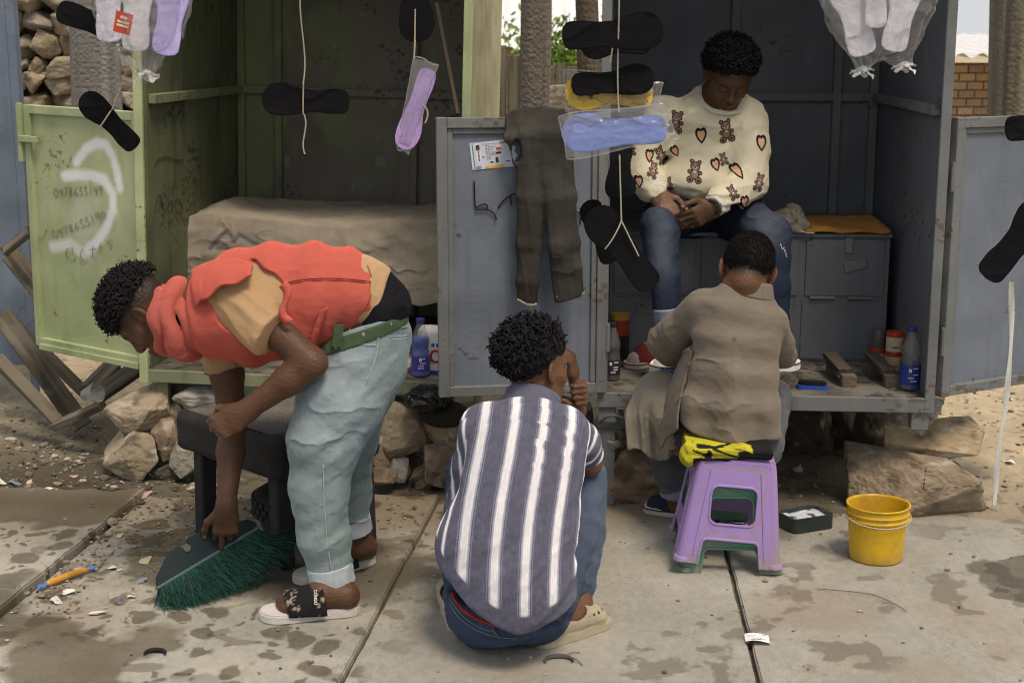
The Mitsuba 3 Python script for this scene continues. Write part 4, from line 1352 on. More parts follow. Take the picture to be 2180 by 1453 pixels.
    sm, _ = sheet(lambda u, v: (lambda A: A + V(0, -1, 0) * (0.01 * np.sin(v * 3.1))[..., None] + (v[..., None]) * V(0.02, -0.008, 0.016))(spline([at(595, 610, 3.99), at(604, 640, 3.985), at(594, 668, 3.985), at(610, 690, 3.985)], 30)[(u * 29).astype(int)]), 30, 6)
    sm = thick(sm, 0.006)
    part(hk, 'torn_edge', sm, 'cloth', smooth=True, color=cloth_color(sm, V(*RED) * 1.2, 9))
    def on_hood(px, py):
        d = at(px, py, 1.0) - EYE
        P = EYE + np.linspace(3.7, 4.4, 200)[:, None] * d
        s = hood(P)
        i = int(np.argmax(s < 0.002)) if (s < 0.002).any() else 100
        return P[i] - d * 0.001
    sl_ = [tubes([on_hood(x, y) for x, y in spline([(a, b, 0) for a, b in q], 30)[:, :2]], 0.0016, 5) for q in ([(604, 606), (650, 598), (720, 596), (795, 604)], [(604, 602), (650, 594), (720, 592), (795, 600)], [(782, 566), (792, 600), (786, 640), (760, 672)])]
    cpart(hk, 'seam', sl_, V(*RED) * 0.75, 'cloth', smooth=True, kind='stuff')
    seam = spline([at(604, 604, 4.03), at(660, 592, 4.025), at(730, 590, 4.03), at(792, 592, 4.05)], 30)
    # pocket opening low on the side
    pk, _ = sheet(lambda u, v: (lambda A: A + V(0.02, 0, 0.008) * v[..., None] + V(0, -0.008, 0) * np.sin(v * 3.14)[..., None])(spline([at(683, 660, 4.012), at(668, 700, 4.02), at(655, 740, 4.04)], 20)[(u * 19).astype(int)]), 20, 6)
    pk = thick(pk, 0.005)
    part(hk, 'pocket', pk, 'cloth', smooth=True, color=cloth_color(pk, V(*RED) * 0.9, 4))

    # black waistband, jeans, belt
    wc = at(790, 672, YC)
    wa, wn = nrm(V(170, 0, 58)), nrm(V(-58, 0, 170))     # along the belt line, and up out of the trousers
    bl = blob(lambda P: smax(chain(P, [at(795, 620, YC), at(818, 650, YC), at(812, 690, YC)], [0.142, 0.15, 0.155], [0.075, 0.075, 0.09], side), -((P - wc) @ wn) - 0.03, 0.004), wc - 0.26, wc + 0.26, 0.005)
    part(p, 'undershorts', bl, 'cloth', smooth=True, color=cloth_color(bl, (0.012, 0.012, 0.016), 2))
    near = [((788, 700), .112, 4.19, .162), ((768, 770), .128, 4.15, .125), ((724, 852), .122, 4.09, .10), ((690, 940), .101, 4.07, .09), ((679, 1040), .080, 4.07, .075), ((690, 1140), .068, 4.07, .064), ((708, 1236), .058, 4.07, .058)]
    far = [((796, 720), .11, 4.23, .14), ((765, 830), .10, 4.31, .10), ((735, 930), .092, 4.34, .088), ((733, 1040), .074, 4.36, .07), ((752, 1128), .052, 4.37, .052)]
    lines = []
    for L in (near, far):
        lines.append(([at(q[0][0], q[0][1], q[2]) for q in L], np.array([q[3] for q in L]), np.array([q[1] for q in L])))

    def jeans(P):
        d = None
        for nodes, rx, ry in lines:
            e = chain(P, nodes, rx, ry, side, 0.03)
            n = nrm(nodes[-1] - nodes[-2])
            e = smax(e, (P - nodes[-1]) @ n, 0.004)
            d = e if d is None else smin(d, e, 0.015)
        z = P[:, 2]
        f = 0.0048 * ridged(P, np.stack([V(4, 2, 3), V(0, 9, 0), V(10, 3, -15)]), 12) * np.clip(1.2 - np.abs(z - 0.35) * 1.1, 0.3, 1)
        f += 0.0035 * ridged(P, np.stack([V(5, 0, 2), V(0, 10, 0), V(-6, 2, 17)]), 15) * np.clip((0.45 - z) / 0.2, 0, 1)
        f += 0.008 * (fb(P, 7, 4, 2) - 0.5)
        d = d - f
        return smax(d, (P - wc) @ wn, 0.005)
    allp = lines[0][0] + lines[1][0]
    lo, hi = bounds_of(allp, 0.2)
    jm = blob(jeans, lo, hi, 0.0056)
    DN = (0.21, 0.27, 0.285)
    jc = denim_color(jm, DN, 5, lambda v: 0.5 * np.exp(-(((v - at(720, 860, 4.0)) / V(0.12, 0.1, 0.2)) ** 2).sum(1)), 0.3)
    jk = part(p, 'jeans', jm, 'cloth', smooth=True, color=jc)
    for nodes, r in ((lines[0][0], 0.062), (lines[1][0], 0.056)):
        a = nrm(nodes[-1] - nodes[-2])
        e = nodes[-1]
        cu = blob(lambda P: smax(np.abs(chain(P, [e - a * 0.055, e + a * 0.012], [r, r * 0.98], [r, r * 0.98], side) - 0.002 * ridged(P, np.eye(3) * 14, 3)) - 0.005, np.abs((P - (e - a * 0.022)) @ a) - 0.031, 0.004), e - 0.13, e + 0.13, 0.0036)
        part(jk, 'cuff', cu, 'cloth', smooth=True, color=denim_color(cu, (0.40, 0.45, 0.50), 8, var=0.2), label='turned up pale cuff')
    # seams
    t2 = lambda pts, r=0.0016: tubes(spline(pts, 30), r, 5)

    def onto(px, py, mesh_Y=4.1):
        o = EYE
        d = nrm(at(px, py, 1.0) - EYE)
        P = np.linspace(3.7, 4.5, 160)[:, None] * d / d[1] + o
        s = jeans(P)
        i = np.argmax(s < 0)
        return P[i] - d * 0.0035 if s.max() > 0 and s.min() < 0 else at(px, py, mesh_Y)
    seams = [[(742, 690), (738, 720), (735, 728)], [(735, 724), (758, 728), (782, 734), (800, 734)], [(826, 715), (846, 716), (866, 712)], [(820, 722), (846, 722), (866, 719)], [(804, 700), (835, 698), (868, 694)], [(802, 696), (800, 760), (770, 830), (735, 900)],
             [(688, 985), (690, 1060), (697, 1150), (705, 1210)]]
    cpart(jk, 'stitching', [t2([onto(*q) for q in s]) for s in seams], (0.38, 0.43, 0.43), 'cloth', smooth=True, kind='stuff')
    bm = blob(lambda P: smax(jeans(P) - 0.0055, np.abs((P - wc) @ wn + 0.026) - 0.0185, 0.003), wc - 0.26, wc + 0.26, 0.0045)
    bk_ = part(p, 'belt', bm, 'cloth', smooth=True, color=cloth_color(bm, (0.062, 0.095, 0.052), 3, 0.3))
    cpart(bk_, 'belt_end', bar(at(722, 690, 4.025), at(716, 738, 4.025), 0.005, 0.028, up=(1, 0, 0)), (0.062, 0.095, 0.052), 'cloth')
    for q in ([(826, 648), (830, 668), (832, 690)], [(712, 700), (714, 722), (716, 742)], [(770, 668), (772, 690), (774, 712)]):
        pts = [onto(*c) - V(0, 0.006, 0) for c in q]
        cpart(jk, 'belt_loop', tubes(spline(pts, 8), 0.005, 6), (0.26, 0.34, 0.34), 'cloth', smooth=True)

    # slides
    for heel, toe, nm, wdt, lab in ((heel_n, toe_n, 'slide', 0.05, 'white soled slide with black patterned strap'), (heel_f, toe_f, 'slide', 0.048, 'white soled slide')):
        d = nrm((toe - heel) * V(1, 1, 0))
        l = np.cross(d, V(0, 0, 1))
        h0, t0 = heel - d * 0.035, toe + d * 0.03
        LN = np.linalg.norm((t0 - h0)[:2])
        out = []
        for s_ in np.linspace(0, 1, 40):
            w = wdt * (0.62 + 0.45 * s_ - 0.12 * math.sin(s_ * 6.28)) 
            w *= math.sqrt(max(0.0, 1 - max(0, (s_ - 0.78) / 0.22) ** 2)) * math.sqrt(max(0.0, 1 - max(0, (0.2 - s_) / 0.2) ** 2))
            out.append((s_ * LN, w))
        pl = Polygon([(x, w) for x, w in out] + [(x, -w) for x, w in out[::-1]]).buffer(0.002)
        sl = trimesh.util.concatenate([extrude(pl.buffer(-0.003), 0.028), moved(extrude(pl, 0.02), frame(V(1, 0, 0), V(0, 1, 0), V(0, 0, 1), V(0, 0, 0.003)))])
        sl.apply_transform(frame(d, -l, V(0, 0, 1), V(h0[0], h0[1], 0.001)))
        sk = cpart(p, nm, sl, (0.55, 0.53, 0.52), 'rubber', var=0.15, smooth=False, label=lab)
        # strap: an arch over the foot
        bc = heel * 0.5 + toe * 0.5
        sm_, suv = sheet(lambda u, v: np.stack([bc + d * (0.055 * (b - 0.5) * 2 + 0.012 * math.cos((a - .5) * 3.14)) + l * (wdt * 1.12 * math.cos(math.pi * a)) + V(0, 0, 1) * (-0.004 + (0.083 - 0.026 * b) * math.sin(math.pi * a) ** 0.75) for a, b in zip(u.ravel(), v.ravel())]).reshape(u.shape + (3,)), 60, 24)
        pat = (fb(np.c_[suv * V(9, 6), suv[:, :1] * 0], 1.6, 4, 2) > 0.6)[:, None] & (fb(np.c_[suv * V(40, 30), suv[:, :1] * 0], 1.0, 5, 2) > 0.45)[:, None] & (np.abs(suv[:, 1:] - 0.45) > 0.22)
        col = np.where(pat, V(0.30, 0.25, 0.2), V(0.018, 0.018, 0.02))
        sm_ = thick(sm_, 0.006)
        st = part(sk, 'strap', sm_, 'cloth', smooth=True, color=np.vstack([col, col]))
        if heel is heel_n:
            o = bc + V(0, 0, 0.047) - l * -0.0
            tx = meshkit.text_mesh('CONGO', 0.009, 0.0015, True)
            tx.apply_translation([-0.02, 0, 0])
            a = nrm(l * -0.55 + V(0, 0, -0.6)) if (l @ V(0, 1, 0)) > 0 else nrm(l * 0.55 + V(0, 0, -0.6))
            lat_s = -1.0 if (l @ V(0, 1, 0)) > 0 else 1.0
            c0 = bc + d * -0.018 + l * lat_s * wdt * 0.92 + V(0, 0, 0.050)
            tx.apply_transform(frame(a, -d, np.cross(a, -d), c0 + V(0, -0.004, 0.006)))
            cpart(st, 'lettering', tx, (0.6, 0.58, 0.5), smooth=False)
    return H, hand_f


A_head, A_hand = sweeper()
# ------------------------------------------------------------------ the squatting person in the striped sweater
def stripes_fn(p, n, uv):
    rib = noise(uv.x * 420, uv.y * 90)
    c = mi.Color3f(0.118, 0.12, 0.172) * (0.8 + 0.4 * fbm(p.x * 70, p.y * 70, p.z * 70, 2)) * (0.84 + 0.28 * rib)
    x = uv.x / 0.0795 + 0.5
    d = dr.abs(x - dr.floor(x) - 0.5) * 0.0795
    keep = smoothstep(0.0, 0.012, uv.y)
    c = mix(c, (0.33, 0.34, 0.45), smoothstep(0.0200, 0.0186, d) * smoothstep(0.0166, 0.0176, d) * keep * 0.6)
    c = mix(c, (0.40, 0.41, 0.50), smoothstep(0.0150, 0.0130, d) * keep)
    return mix(c, mi.Color3f(0.78, 0.78, 0.82) * (0.9 + 0.2 * rib), smoothstep(0.0100, 0.0084, d) * keep)


def b_rib(p, n, uv):
    return dr.sin(uv.x * 1500) * 0.0006 + (fbm(p.x * 60, p.y * 60, p.z * 60, 2) - 0.5) * 0.003


scene['striped_knit'] = two(bump(pr(proc(stripes_fn), 0.95, specular=0.1, sheen=0.3), b_rib, 1.0, 4e-4))


def squatter():
    p = thing('person', 'young person squatting with their back turned, in a blue grey sweater with white stripes', 'person')
    H = Head(at(1142, 788, 4.02), (0.77, 0.64, -0.10), (-0.03, 0.05, 1), 0.93)
    ls = lambda x, y, Y: at(x, y, Y)
    # torso spine from collar to hem, leaning forward
    sp = [at(1130, 892, 3.955), at(1128, 925, 3.92), at(1118, 985, 3.86), at(1100, 1090, 3.80), at(1092, 1185, 3.76), at(1092, 1262, 3.74), at(1098, 1318, 3.75)]
    rx = np.array([0.086, 0.138, 0.147, 0.150, 0.147, 0.148, 0.140])
    ry = np.array([0.07, 0.105, 0.13, 0.14, 0.145, 0.145, 0.13])
    side = V(1, 0.12, 0)
    t_ = np.linspace(0, 1, 7)
    from scipy.interpolate import CubicSpline
    tt = np.linspace(0, 1, 17)
    sp, rx, ry = list(CubicSpline(t_, np.array(sp))(tt)), CubicSpline(t_, rx)(tt), CubicSpline(t_, ry)(tt)
    Sl, El = at(1010, 915, 3.95), at(985, 1085, 4.02)
    Sr, Er = at(1232, 922, 4.0), at(1254, 985, 4.12)
    Wr, Wl = at(1214, 905, 4.30), at(1186, 900, 4.32)
    # hands held in front of the face
    hand_r = Hand(at(1232, 905, 4.24), (-0.05, 0.25, 1.0), (0.9, -0.45, 0.1), (-0.2, 0.3, 1),
                  [(1.25, 1.3, 0.7)] * 4, [(0.7, 0.4, -0.5), (0.8, -0.2, -0.6), (0.8, -0.4, -0.5)], s=0.86)
    hand_r = Hand(at(1236, 880, 4.25), (-0.10, 0.30, 0.95), (0.82, -0.5, 0.1), (-0.4, 0.2, 1),
                  [(1.3, 1.5, 0.9), (1.3, 1.5, 0.9), (1.3, 1.5, 0.9), (1.3, 1.5, 0.9)], [(0.9, 0.3, -0.3), (0.9, -0.3, -0.5), (0.7, -0.5, -0.6)], s=0.82)
    fist = Fist(at(1224, 836, 4.20), 0.86)
    hand_l = Hand(at(1222, 812, 4.28), (-0.12, -0.05, 1.0), (0.9, -0.3, 0.2), (-0.6, 0.2, 0.6),
                  [(0.9, 1.2, 0.7), (1.0, 1.2, 0.7), (1.1, 1.3, 0.7), (1.1, 1.3, 0.7)], [(0.9, 0.3, -0.3), (0.9, 0.0, -0.5), (0.8, -0.3, -0.5)], s=0.84)
    hipl, hipr = at(1035, 1270, 3.86), at(1160, 1275, 3.86)
    knl, knr = at(1006, 1010, 4.18), at(1246, 1015, 4.22)
    anl, anr = at(975, 1268, 3.98), at(1232, 1290, 3.93)
    neck = [H.world((0, -0.03, -0.06)), at(1128, 885, 3.96)]
    parts = [(H.sdf, H.c, 0.15), (limb(neck, [0.05, 0.062]), neck, 0.1),
             (lambda P: chain(P, sp[:14:2], rx[:14:2] * 0.8, ry[:14:2] * 0.7, side, 0.04, cap=0.5), sp, 0.2),
             (limb([Sl + V(.03, .02, -.02), El + V(.03, 0.02, 0), at(1120, 960, 4.25), Wl], [0.034, 0.032, 0.032, 0.025]), [Sl, El, Wl], 0.08), (limb([Sr + V(-.03, .02, -.02), Er, Wr, at(1232, 875, 4.24)], [0.034, 0.036, 0.032, 0.025]), [Sr, Er, Wr], 0.08),
             (fist.sdf, fist.c, 0.08), (hand_l.sdf, hand_l.W, 0.2),
             (limb([hipl, knl, anl], [0.08, 0.055, 0.036]), [hipl, knl, anl], 0.1), (limb([hipr, knr, anr], [0.08, 0.055, 0.036]), [hipr, knr, anr], 0.1)]
    hr, tr = gz(1166, 1356, 0.02), gz(1262, 1322, 0.02)
    hl, tl = gz(978, 1322, 0.02), gz(962, 1262, 0.02)
    for a, h, t in ((anr, hr, tr), (anl, hl, tl)):
        lat = nrm(np.cross(t - h, V(0, 0, 1)))
        parts.append((limb([a, h + V(0, 0, 0.035)], [0.034, 0.034]), [a, h], 0.06))
        parts.append((lambda P, h=h, t=t, lat=lat: chain(P, [h + V(0, 0, .032), h * .5 + t * .5 + V(0, 0, .035), t + V(0, 0, .018)], [0.03, 0.036, 0.04], [0.03, 0.034, 0.017], lat), [h, t], 0.08))
    m = body_mesh(parts)
    c = skin_color(m, SKIN * V(1.15, 1.1, 1.05), [H], [hand_l], 2)
    c = fist.color(m.vertices, c)
    part(p, 'body', m, 'skin', smooth=True, color=c)
    # hair: a thick mass of short twisted locks standing out backwards
    line = lambda y: np.interp(y, [-0.12, -0.09, -0.05, -0.01, 0.03, 0.07], [-0.036, -0.03, -0.002, 0.040, 0.052, 0.066])
    reg = lambda q: (q[:, 2] > line(q[:, 1])) & (q[:, 1] < 0.062)
    P_, N_ = scalp(H, 1500, reg, 3, 0.004)
    q_ = H.local(P_)
    top = np.clip((q_[:, 2] - line(q_[:, 1])) / 0.07, 0, 1)
    N2 = nrm(0.75 * N_ + 0.6 * V(-0.75, -0.35, 0.45) + (1 - top)[:, None] * V(-0.2, 0, 0.4))
    hm = tufts(P_, N2, 0.014 + 0.030 * top, 0.0078, 5, twist=0.28, curl=0.2, segs=8)

    def cap(P):
        q = H.local(P)
        t = np.clip((q[:, 2] - line(q[:, 1])) / 0.06, 0, 1)
        d = ell(q, (0, -0.014, 0.044), (0.079, 0.1, 0.089)) - 0.022 * t + 0.016 * (fb(P, 70, 2, 3) - 0.5)
        return np.maximum(np.maximum(d, (line(q[:, 1]) - q[:, 2]) * 0.7), (q[:, 1] - 0.068))
    cm = blob(cap, H.c - 0.19, H.c + 0.19, 0.0045)
    hh = trimesh.util.concatenate([hm, cm])
    part(p, 'hair', hh, 'hairmat', smooth=True, color=np.clip(V(0.012, 0.0115, 0.013) * (0.5 + 1.1 * fb(hh.vertices, 110, 7, 2)[:, None]), 0, 1))

    # sweater
    hem_n = nrm(sp[-1] - sp[-2])

    def knit(P):
        d = chain(P, sp, rx, ry, side, 0.05, cap=0.5)
        bulge = ell(P, at(1002, 1160, 3.83), (0.085, 0.11, 0.10))
        d = smin(d, bulge, 0.09)
        sl = limb([at(1030, 912, 3.95), at(1014, 990, 3.99), at(995, 1085, 4.04), at(1060, 1020, 4.2)], [0.068, 0.066, 0.062, 0.05])(P)
        sr = limb([at(1204, 915, 3.96), at(1234, 942, 4.04), at(1246, 970, 4.13), at(1236, 958, 4.22)], [0.064, 0.058, 0.05, 0.044])(P)
        d = smin(smin(d, sl, 0.05), sr, 0.045)
        f = 0.007 * ridged(P, np.stack([V(3, 0, 3), V(0, 8, 0), V(12, 0, -14)]), 21) * np.clip((0.55 - P[:, 2]) / 0.2, 0.15, 1) + 0.009 * (fb(P, 8, 5, 2) - 0.5)
        d = d - f
        hemp = 0.131 + 0.45 * np.maximum(0, 0.009 - P[:, 0]) + 0.3 * np.maximum(0, P[:, 0] - 0.06) + 0.2 * (P[:, 1] - 3.62) - P[:, 2]
        d = smax(d, hemp, 0.012)
        # neck opening
        return smax(d, -(np.linalg.norm(P - at(1133, 858, 3.985), axis=1) - 0.03), 0.01)
    lo, hi = bounds_of(sp + [El, Er, at(1246, 955, 4.22)], 0.2)
    km = blob(knit, lo, hi, 0.0056)
    d, inf = chain(km.vertices, sp, rx, ry, side, 0.0, want=True)
    L = float(np.linalg.norm(np.diff(sp, axis=0), axis=1).sum())
    ux = inf[:, 1]
    RX = inf[:, 3]
    away = np.maximum(0, inf[:, 4] * 0.35 - inf[:, 2])
    u = ux + np.sign(ux) * away * 0.9
    u = u + 0.0565 + 0.022 * (inf[:, 0] / L - 0.3)
    hemd = 0.131 + 0.45 * np.maximum(0, 0.009 - km.vertices[:, 0]) + 0.3 * np.maximum(0, km.vertices[:, 0] - 0.06) + 0.2 * (km.vertices[:, 1] - 3.62) - km.vertices[:, 2]
    kk_ = part(p, 'sweater', km, 'striped_knit', smooth=True, uv=np.stack([u, -hemd - 0.055], 1))
    # knitted collar
    cn = [at(1128, 888, 3.955), at(1134, 846, 3.99)]
    ax = nrm(cn[1] - cn[0])
    col = blob(lambda P: smax(np.abs(chain(P, [cn[0] - ax * 0.03, cn[1] + ax * 0.03], [0.085, 0.069], [0.075, 0.066], side)) - 0.007, np.abs((P - (cn[0] + cn[1]) / 2 - ax * 0.002) @ ax) - 0.042 + 0.05 * (P[:, 0] - cn[1][0]) , 0.006), cn[0] - 0.15, cn[1] + 0.15, 0.004)
    part(kk_, 'collar', col, 'cloth', smooth=True, color=cloth_color(col, (0.118, 0.12, 0.172), 3))
    # jeans
    legs = [([at(1040, 1285, 3.82), at(1012, 1150, 4.0), at(1006, 1010, 4.17)], [0.12, 0.092, 0.068]), ([at(1006, 1010, 4.17), at(1000, 1150, 4.08), at(985, 1262, 4.0)], [0.068, 0.06, 0.054]),
            ([at(1130, 1280, 3.84), at(1200, 1150, 4.02), at(1236, 1020, 4.2)], [0.12, 0.092, 0.068]), ([at(1236, 1020, 4.2), at(1240, 1130, 4.07), at(1226, 1240, 3.97)], [0.068, 0.060, 0.052])]

    def jeans(P):
        d = chain(P, [at(1062, 1268, 3.77), at(1068, 1308, 3.77)], [0.140, 0.13], [0.115, 0.095], side, 0.03, cap=0.7)
        d = smin(d, ell(P, at(1072, 1308, 3.76), (0.128, 0.12, 0.058)), 0.04)
        for pts, r in legs:
            d = smin(d, limb(pts, r)(P), 0.03)
        f = 0.007 * ridged(P, np.stack([V(6, 4, 0), V(0, 9, 4), V(4, 3, -20)]), 5) + 0.008 * (fb(P, 9, 3, 2) - 0.5)
        d = d - f
        wl = (P - at(1020, 1308, 3.64)) @ nrm(V(0.30, 0.1, 1))
        return np.where(P[:, 1] < 3.8, smax(d, wl - 0.0, 0.006), d)
    lo, hi = bounds_of([at(1068, 1268, 3.77)] + [q for l in legs for q in l[0]], 0.2)
    jm = blob(jeans, lo, hi, 0.0056)
    jk = part(p, 'jeans', jm, 'cloth', smooth=True, color=denim_color(jm, (0.042, 0.060, 0.105), 4, lambda v: 0.13 * np.clip((v[:, 0] - 0.14) / 0.1, 0, 1) * (v[:, 2] > 0.1), 0.5))
    # undershorts band in the gap, with its red edge
    us_f = lambda P: smax(chain(P, [at(1065, 1262, 3.775), at(1080, 1310, 3.775)], [0.134, 0.125], [0.112, 0.095], side, 0.03, cap=0.6), (P - at(1040, 1262, 3.64)) @ nrm(V(0.30, 0.1, 1)) - 0.02, 0.005)
    us = blob(us_f, at(1070, 1290, 3.77) - 0.2, at(1070, 1290, 3.77) + 0.2, 0.005)
    uk = part(p, 'undershorts', us, 'cloth', smooth=True, color=cloth_color(us, (0.014, 0.014, 0.017), 3))

    def surf_line(pts, r, off=0.0):
        out = []
        for x, y in spline([(a, b, 0) for a, b in pts], 26)[:, :2]:
            d = at(x, y, 1.0) - EYE
            P = EYE + np.linspace(3.4, 4.0, 240)[:, None] * d
            s = np.minimum(jeans(P), us_f(P))
            i = int(np.argmax(s < 0.003)) if (s < 0.003).any() else 130
            out.append(P[i] - d * off)
        return tubes(out, r, 6)
    cpart(uk, 'red_edge', surf_line([(962, 1262), (985, 1296), (1020, 1318), (1060, 1333)], 0.0035), (0.42, 0.03, 0.02), 'cloth', smooth=True)
    cpart(jk, 'belt_loop', surf_line([(1052, 1318), (1050, 1335), (1060, 1352)], 0.0055), (0.075, 0.1, 0.13), 'cloth', smooth=True)
    cpart(jk, 'stitching', [surf_line([(958, 1285), (990, 1325), (1040, 1350), (1100, 1358)], 0.0016), surf_line([(958, 1272), (985, 1310), (1030, 1338), (1058, 1345)], 0.0016)], (0.14, 0.17, 0.23), 'cloth', smooth=True, kind='stuff')
    # moulded sandals
    for h, t, s in ((hr, tr, 1), (hl, tl, 2)):
        d = nrm((t - h) * V(1, 1, 0))
        l = np.cross(V(0, 0, 1), d)
        L = np.linalg.norm((t - h)[:2])
        sole = lambda P: np.maximum(chain(P * V(1, 1, 0.0) , [(h - d * 0.01) * V(1, 1, 0), ((h + t) / 2) * V(1, 1, 0), (t + d * 0.01) * V(1, 1, 0)], [0.036, 0.040, 0.046], [0.05] * 3, l), np.abs(P[:, 2] - 0.014) - 0.0135)
        c0 = h + V(0, 0, 0.032)

        def upper(P):
            o = chain(P, [h - d * 0.004 + V(0, 0, .03), (h + t) / 2 + V(0, 0, .036), t + V(0, 0, .022)], [0.041, 0.045, 0.049], [0.046, 0.044, 0.03], l, 0.02)
            sh = np.maximum(o, -(o + 0.006))
            sh = np.maximum(sh, P[:, 2] - np.where((P - h) @ d < 0.05, 0.072, 0.2))
            sh = np.maximum(sh, -P[:, 2] + 0.004)
            hole = ell(P, h * 0.55 + t * 0.45 + V(0, 0, 0.062), (0.052, 0.052, 0.036))
            sh = np.maximum(sh, -hole)
            for k in range(3):
                cs = t - d * (0.035 - 0.022 * k) + V(0, 0, 0.042)
                sh = np.maximum(sh, -(cone(P, cs - l * 0.05, cs + l * 0.05, 0.0045, 0.0045)))
            return sh
        sm = blob(lambda P: smin(sole(P), upper(P), 0.006), np.minimum(h, t) - V(.1, .1, .03), np.maximum(h, t) + V(.1, .1, .12), 0.0032)
        sk = part(p, 'sandal', sm, 'rubber', smooth=True, color=flat_color(sm, (0.38, 0.34, 0.24), 0.16, 30, 3))
        rc = h + d * 0.03 + l * (-0.043) + V(0, 0, 0.045)
        riv = trimesh.creation.icosphere(subdivisions=2, radius=0.0075)
        riv.apply_translation(rc)
        cpart(sk, 'rivet', riv, (0.26, 0.12, 0.05), smooth=True)
    return H


class Fist:
    """a closed hand seen from the back, its fingers wrapped towards the face"""
    def __init__(self, c, s):
        self.c, self.s = np.asarray(c, float), s
        X, Y, Z = V(1, 0, 0), V(0, 1, 0), V(0, 0, 1)
        self.fing = []
        for k, (z, r, ln) in enumerate([(0.034, 0.0098, 0.0), (0.0145, 0.0102, 0.004), (-0.006, 0.0098, 0.002), (-0.025, 0.0086, -0.004)]):
            b = self.c + s * (V(0.030, 0.012, z) + V(0.002 * k, 0, 0))
            k1 = b + s * V(-0.002, -0.034, -0.004)
            k2 = k1 + s * (V(-0.030 - ln, -0.004, -0.003))
            k3 = k2 + s * V(-0.010, 0.020, -0.001)
            self.fing.append(([b, k1, k2, k3], [r * s, r * s * 1.05, r * s * 0.95, r * s * 0.8]))
        b = self.c + s * V(0.0, 0.012, -0.034)
        self.fing.append(([b, b + s * V(-0.016, -0.022, -0.004), b + s * V(-0.038, -0.024, 0.010)], [0.013 * s, 0.0115 * s, 0.009 * s]))

    def sdf(self, P):
        d = ell(P, self.c + self.s * V(0.018, 0.014, 0.004), np.array([0.026, 0.034, 0.044]) * self.s)
        for pts, r in self.fing:
            e = None
            for i in range(len(pts) - 1):
                x = cone(P, pts[i], pts[i + 1], r[i], r[i + 1])
                e = x if e is None else smin(e, x, 0.004)
            d = smin(d, e, 0.005)
        return d

    def color(self, v, c):
        for pts, r in self.fing:
            t = pts[-1] - V(0.006, 0.004, 0) * self.s
            m = np.linalg.norm(v - t, axis=1) < 0.0058 * self.s
            c[m] = V(0.3, 0.19, 0.14)
        return c


B_head = squatter()
# ------------------------------------------------------------------ the man sitting on the seat box
HEARTS = [(1495, 290, 15, 0.12), (1622, 305, 15, 0.0), (1383, 332, 12, -0.1), (1442, 325, 11, 0.5), (1526, 352, 13, 0.35), (1566, 362, 13, 0.45), (1355, 381, 11, 0.1), (1572, 422, 13, 0.1), (1652, 402, 11, 0.0)]
BEARS = [(1443, 262, 26, -0.15), (1548, 280, 27, 0.22), (1410, 332, 22, 0.5), (1480, 366, 26, -0.15), (1424, 393, 16, 0.1), (1545, 400, 17, 0.5), (1610, 385, 20, -0.35), (1386, 358, 17, -0.5), (1543, 340, 15, 0.3), (1345, 318, 16, 0.1)]
_w = lambda x, y, Y=5.47: (at(x, y, Y)[0], at(x, y, Y)[2])
PXM = 1 / ppm(5.47, 1.3)


def bear_fn(p, n, uv):
    knit = noise(p.x * 340, p.y * 340, p.z * 340)
    c = mi.Color3f(0.66, 0.62, 0.48) * (0.86 + 0.2 * fbm(p.x * 25, p.y * 25, p.z * 25, 3)) * (0.94 + 0.1 * knit)
    fuzz = 0.0016 * (noise(p.x * 600, p.z * 600, p.y * 300) - 0.5)
    for hx, hy, r, rot in HEARTS:
        cx_, cz_ = _w(hx, hy)
        r = r * PXM
        ca, sa = math.cos(rot), math.sin(rot)
        u, v = ((p.x - cx_) * ca + (p.z - cz_) * sa) / r, (-(p.x - cx_) * sa + (p.z - cz_) * ca) / r
        d = dr.sqrt(dr.square(u) * 1.25 + dr.square(v * 0.82 - 0.62 * dr.sqrt(dr.abs(u) + 0.02) + 0.22)) - 0.86 + fuzz / r
        c = mix(c, (0.62, 0.38, 0.26), smoothstep(-0.18, -0.26, d))
        c = mix(c, (0.018, 0.016, 0.02), smoothstep(0.06, -0.02, d) * smoothstep(-0.34, -0.26, d))
    for bx_, by_, r, rot in BEARS:
        cx_, cz_ = _w(bx_, by_)
        r = r * PXM
        ca, sa = math.cos(rot), math.sin(rot)
        u, v = ((p.x - cx_) * ca + (p.z - cz_) * sa) / r, (-(p.x - cx_) * sa + (p.z - cz_) * ca) / r
        au = dr.abs(u)
        cir = lambda a, b, q, e=1.0: dr.sqrt(dr.square(au - a) + dr.square((v - b) * e)) - q
        d = dr.minimum(dr.minimum(cir(0, 0.42, 0.38), cir(0.3, 0.78, 0.16)), dr.minimum(dr.minimum(cir(0, -0.2, 0.36, 0.85), cir(0.42, -0.05, 0.16)), cir(0.34, -0.66, 0.27)))
        d = d + fuzz / r
        c = mix(c, mi.Color3f(0.27, 0.18, 0.145) * (0.7 + 0.6 * knit), smoothstep(0.02, -0.03, d))
        c = mix(c, (0.035, 0.025, 0.024), smoothstep(0.05, 0.0, d) * smoothstep(-0.10, -0.05, d))
        c = mix(c, (0.4, 0.3, 0.25), smoothstep(0.02, -0.02, cir(0, 0.34, 0.15)))
        f = dr.minimum(dr.minimum(cir(0.14, 0.5, 0.05), cir(0, 0.37, 0.06)), dr.minimum(cir(0.34, -0.68, 0.1), dr.abs(cir(0, -0.2, 0.22)) + 0.02))
        c = mix(c, (0.03, 0.022, 0.022), smoothstep(0.03, 0.0, f))
        c = mix(c, (0.6, 0.56, 0.52), smoothstep(0.02, -0.02, cir(0.06, -0.02, 0.07)))
    return c


scene['bear_knit'] = two(bump(pr(proc(bear_fn), 0.95, specular=0.1, sheen=0.4), b_cloth))


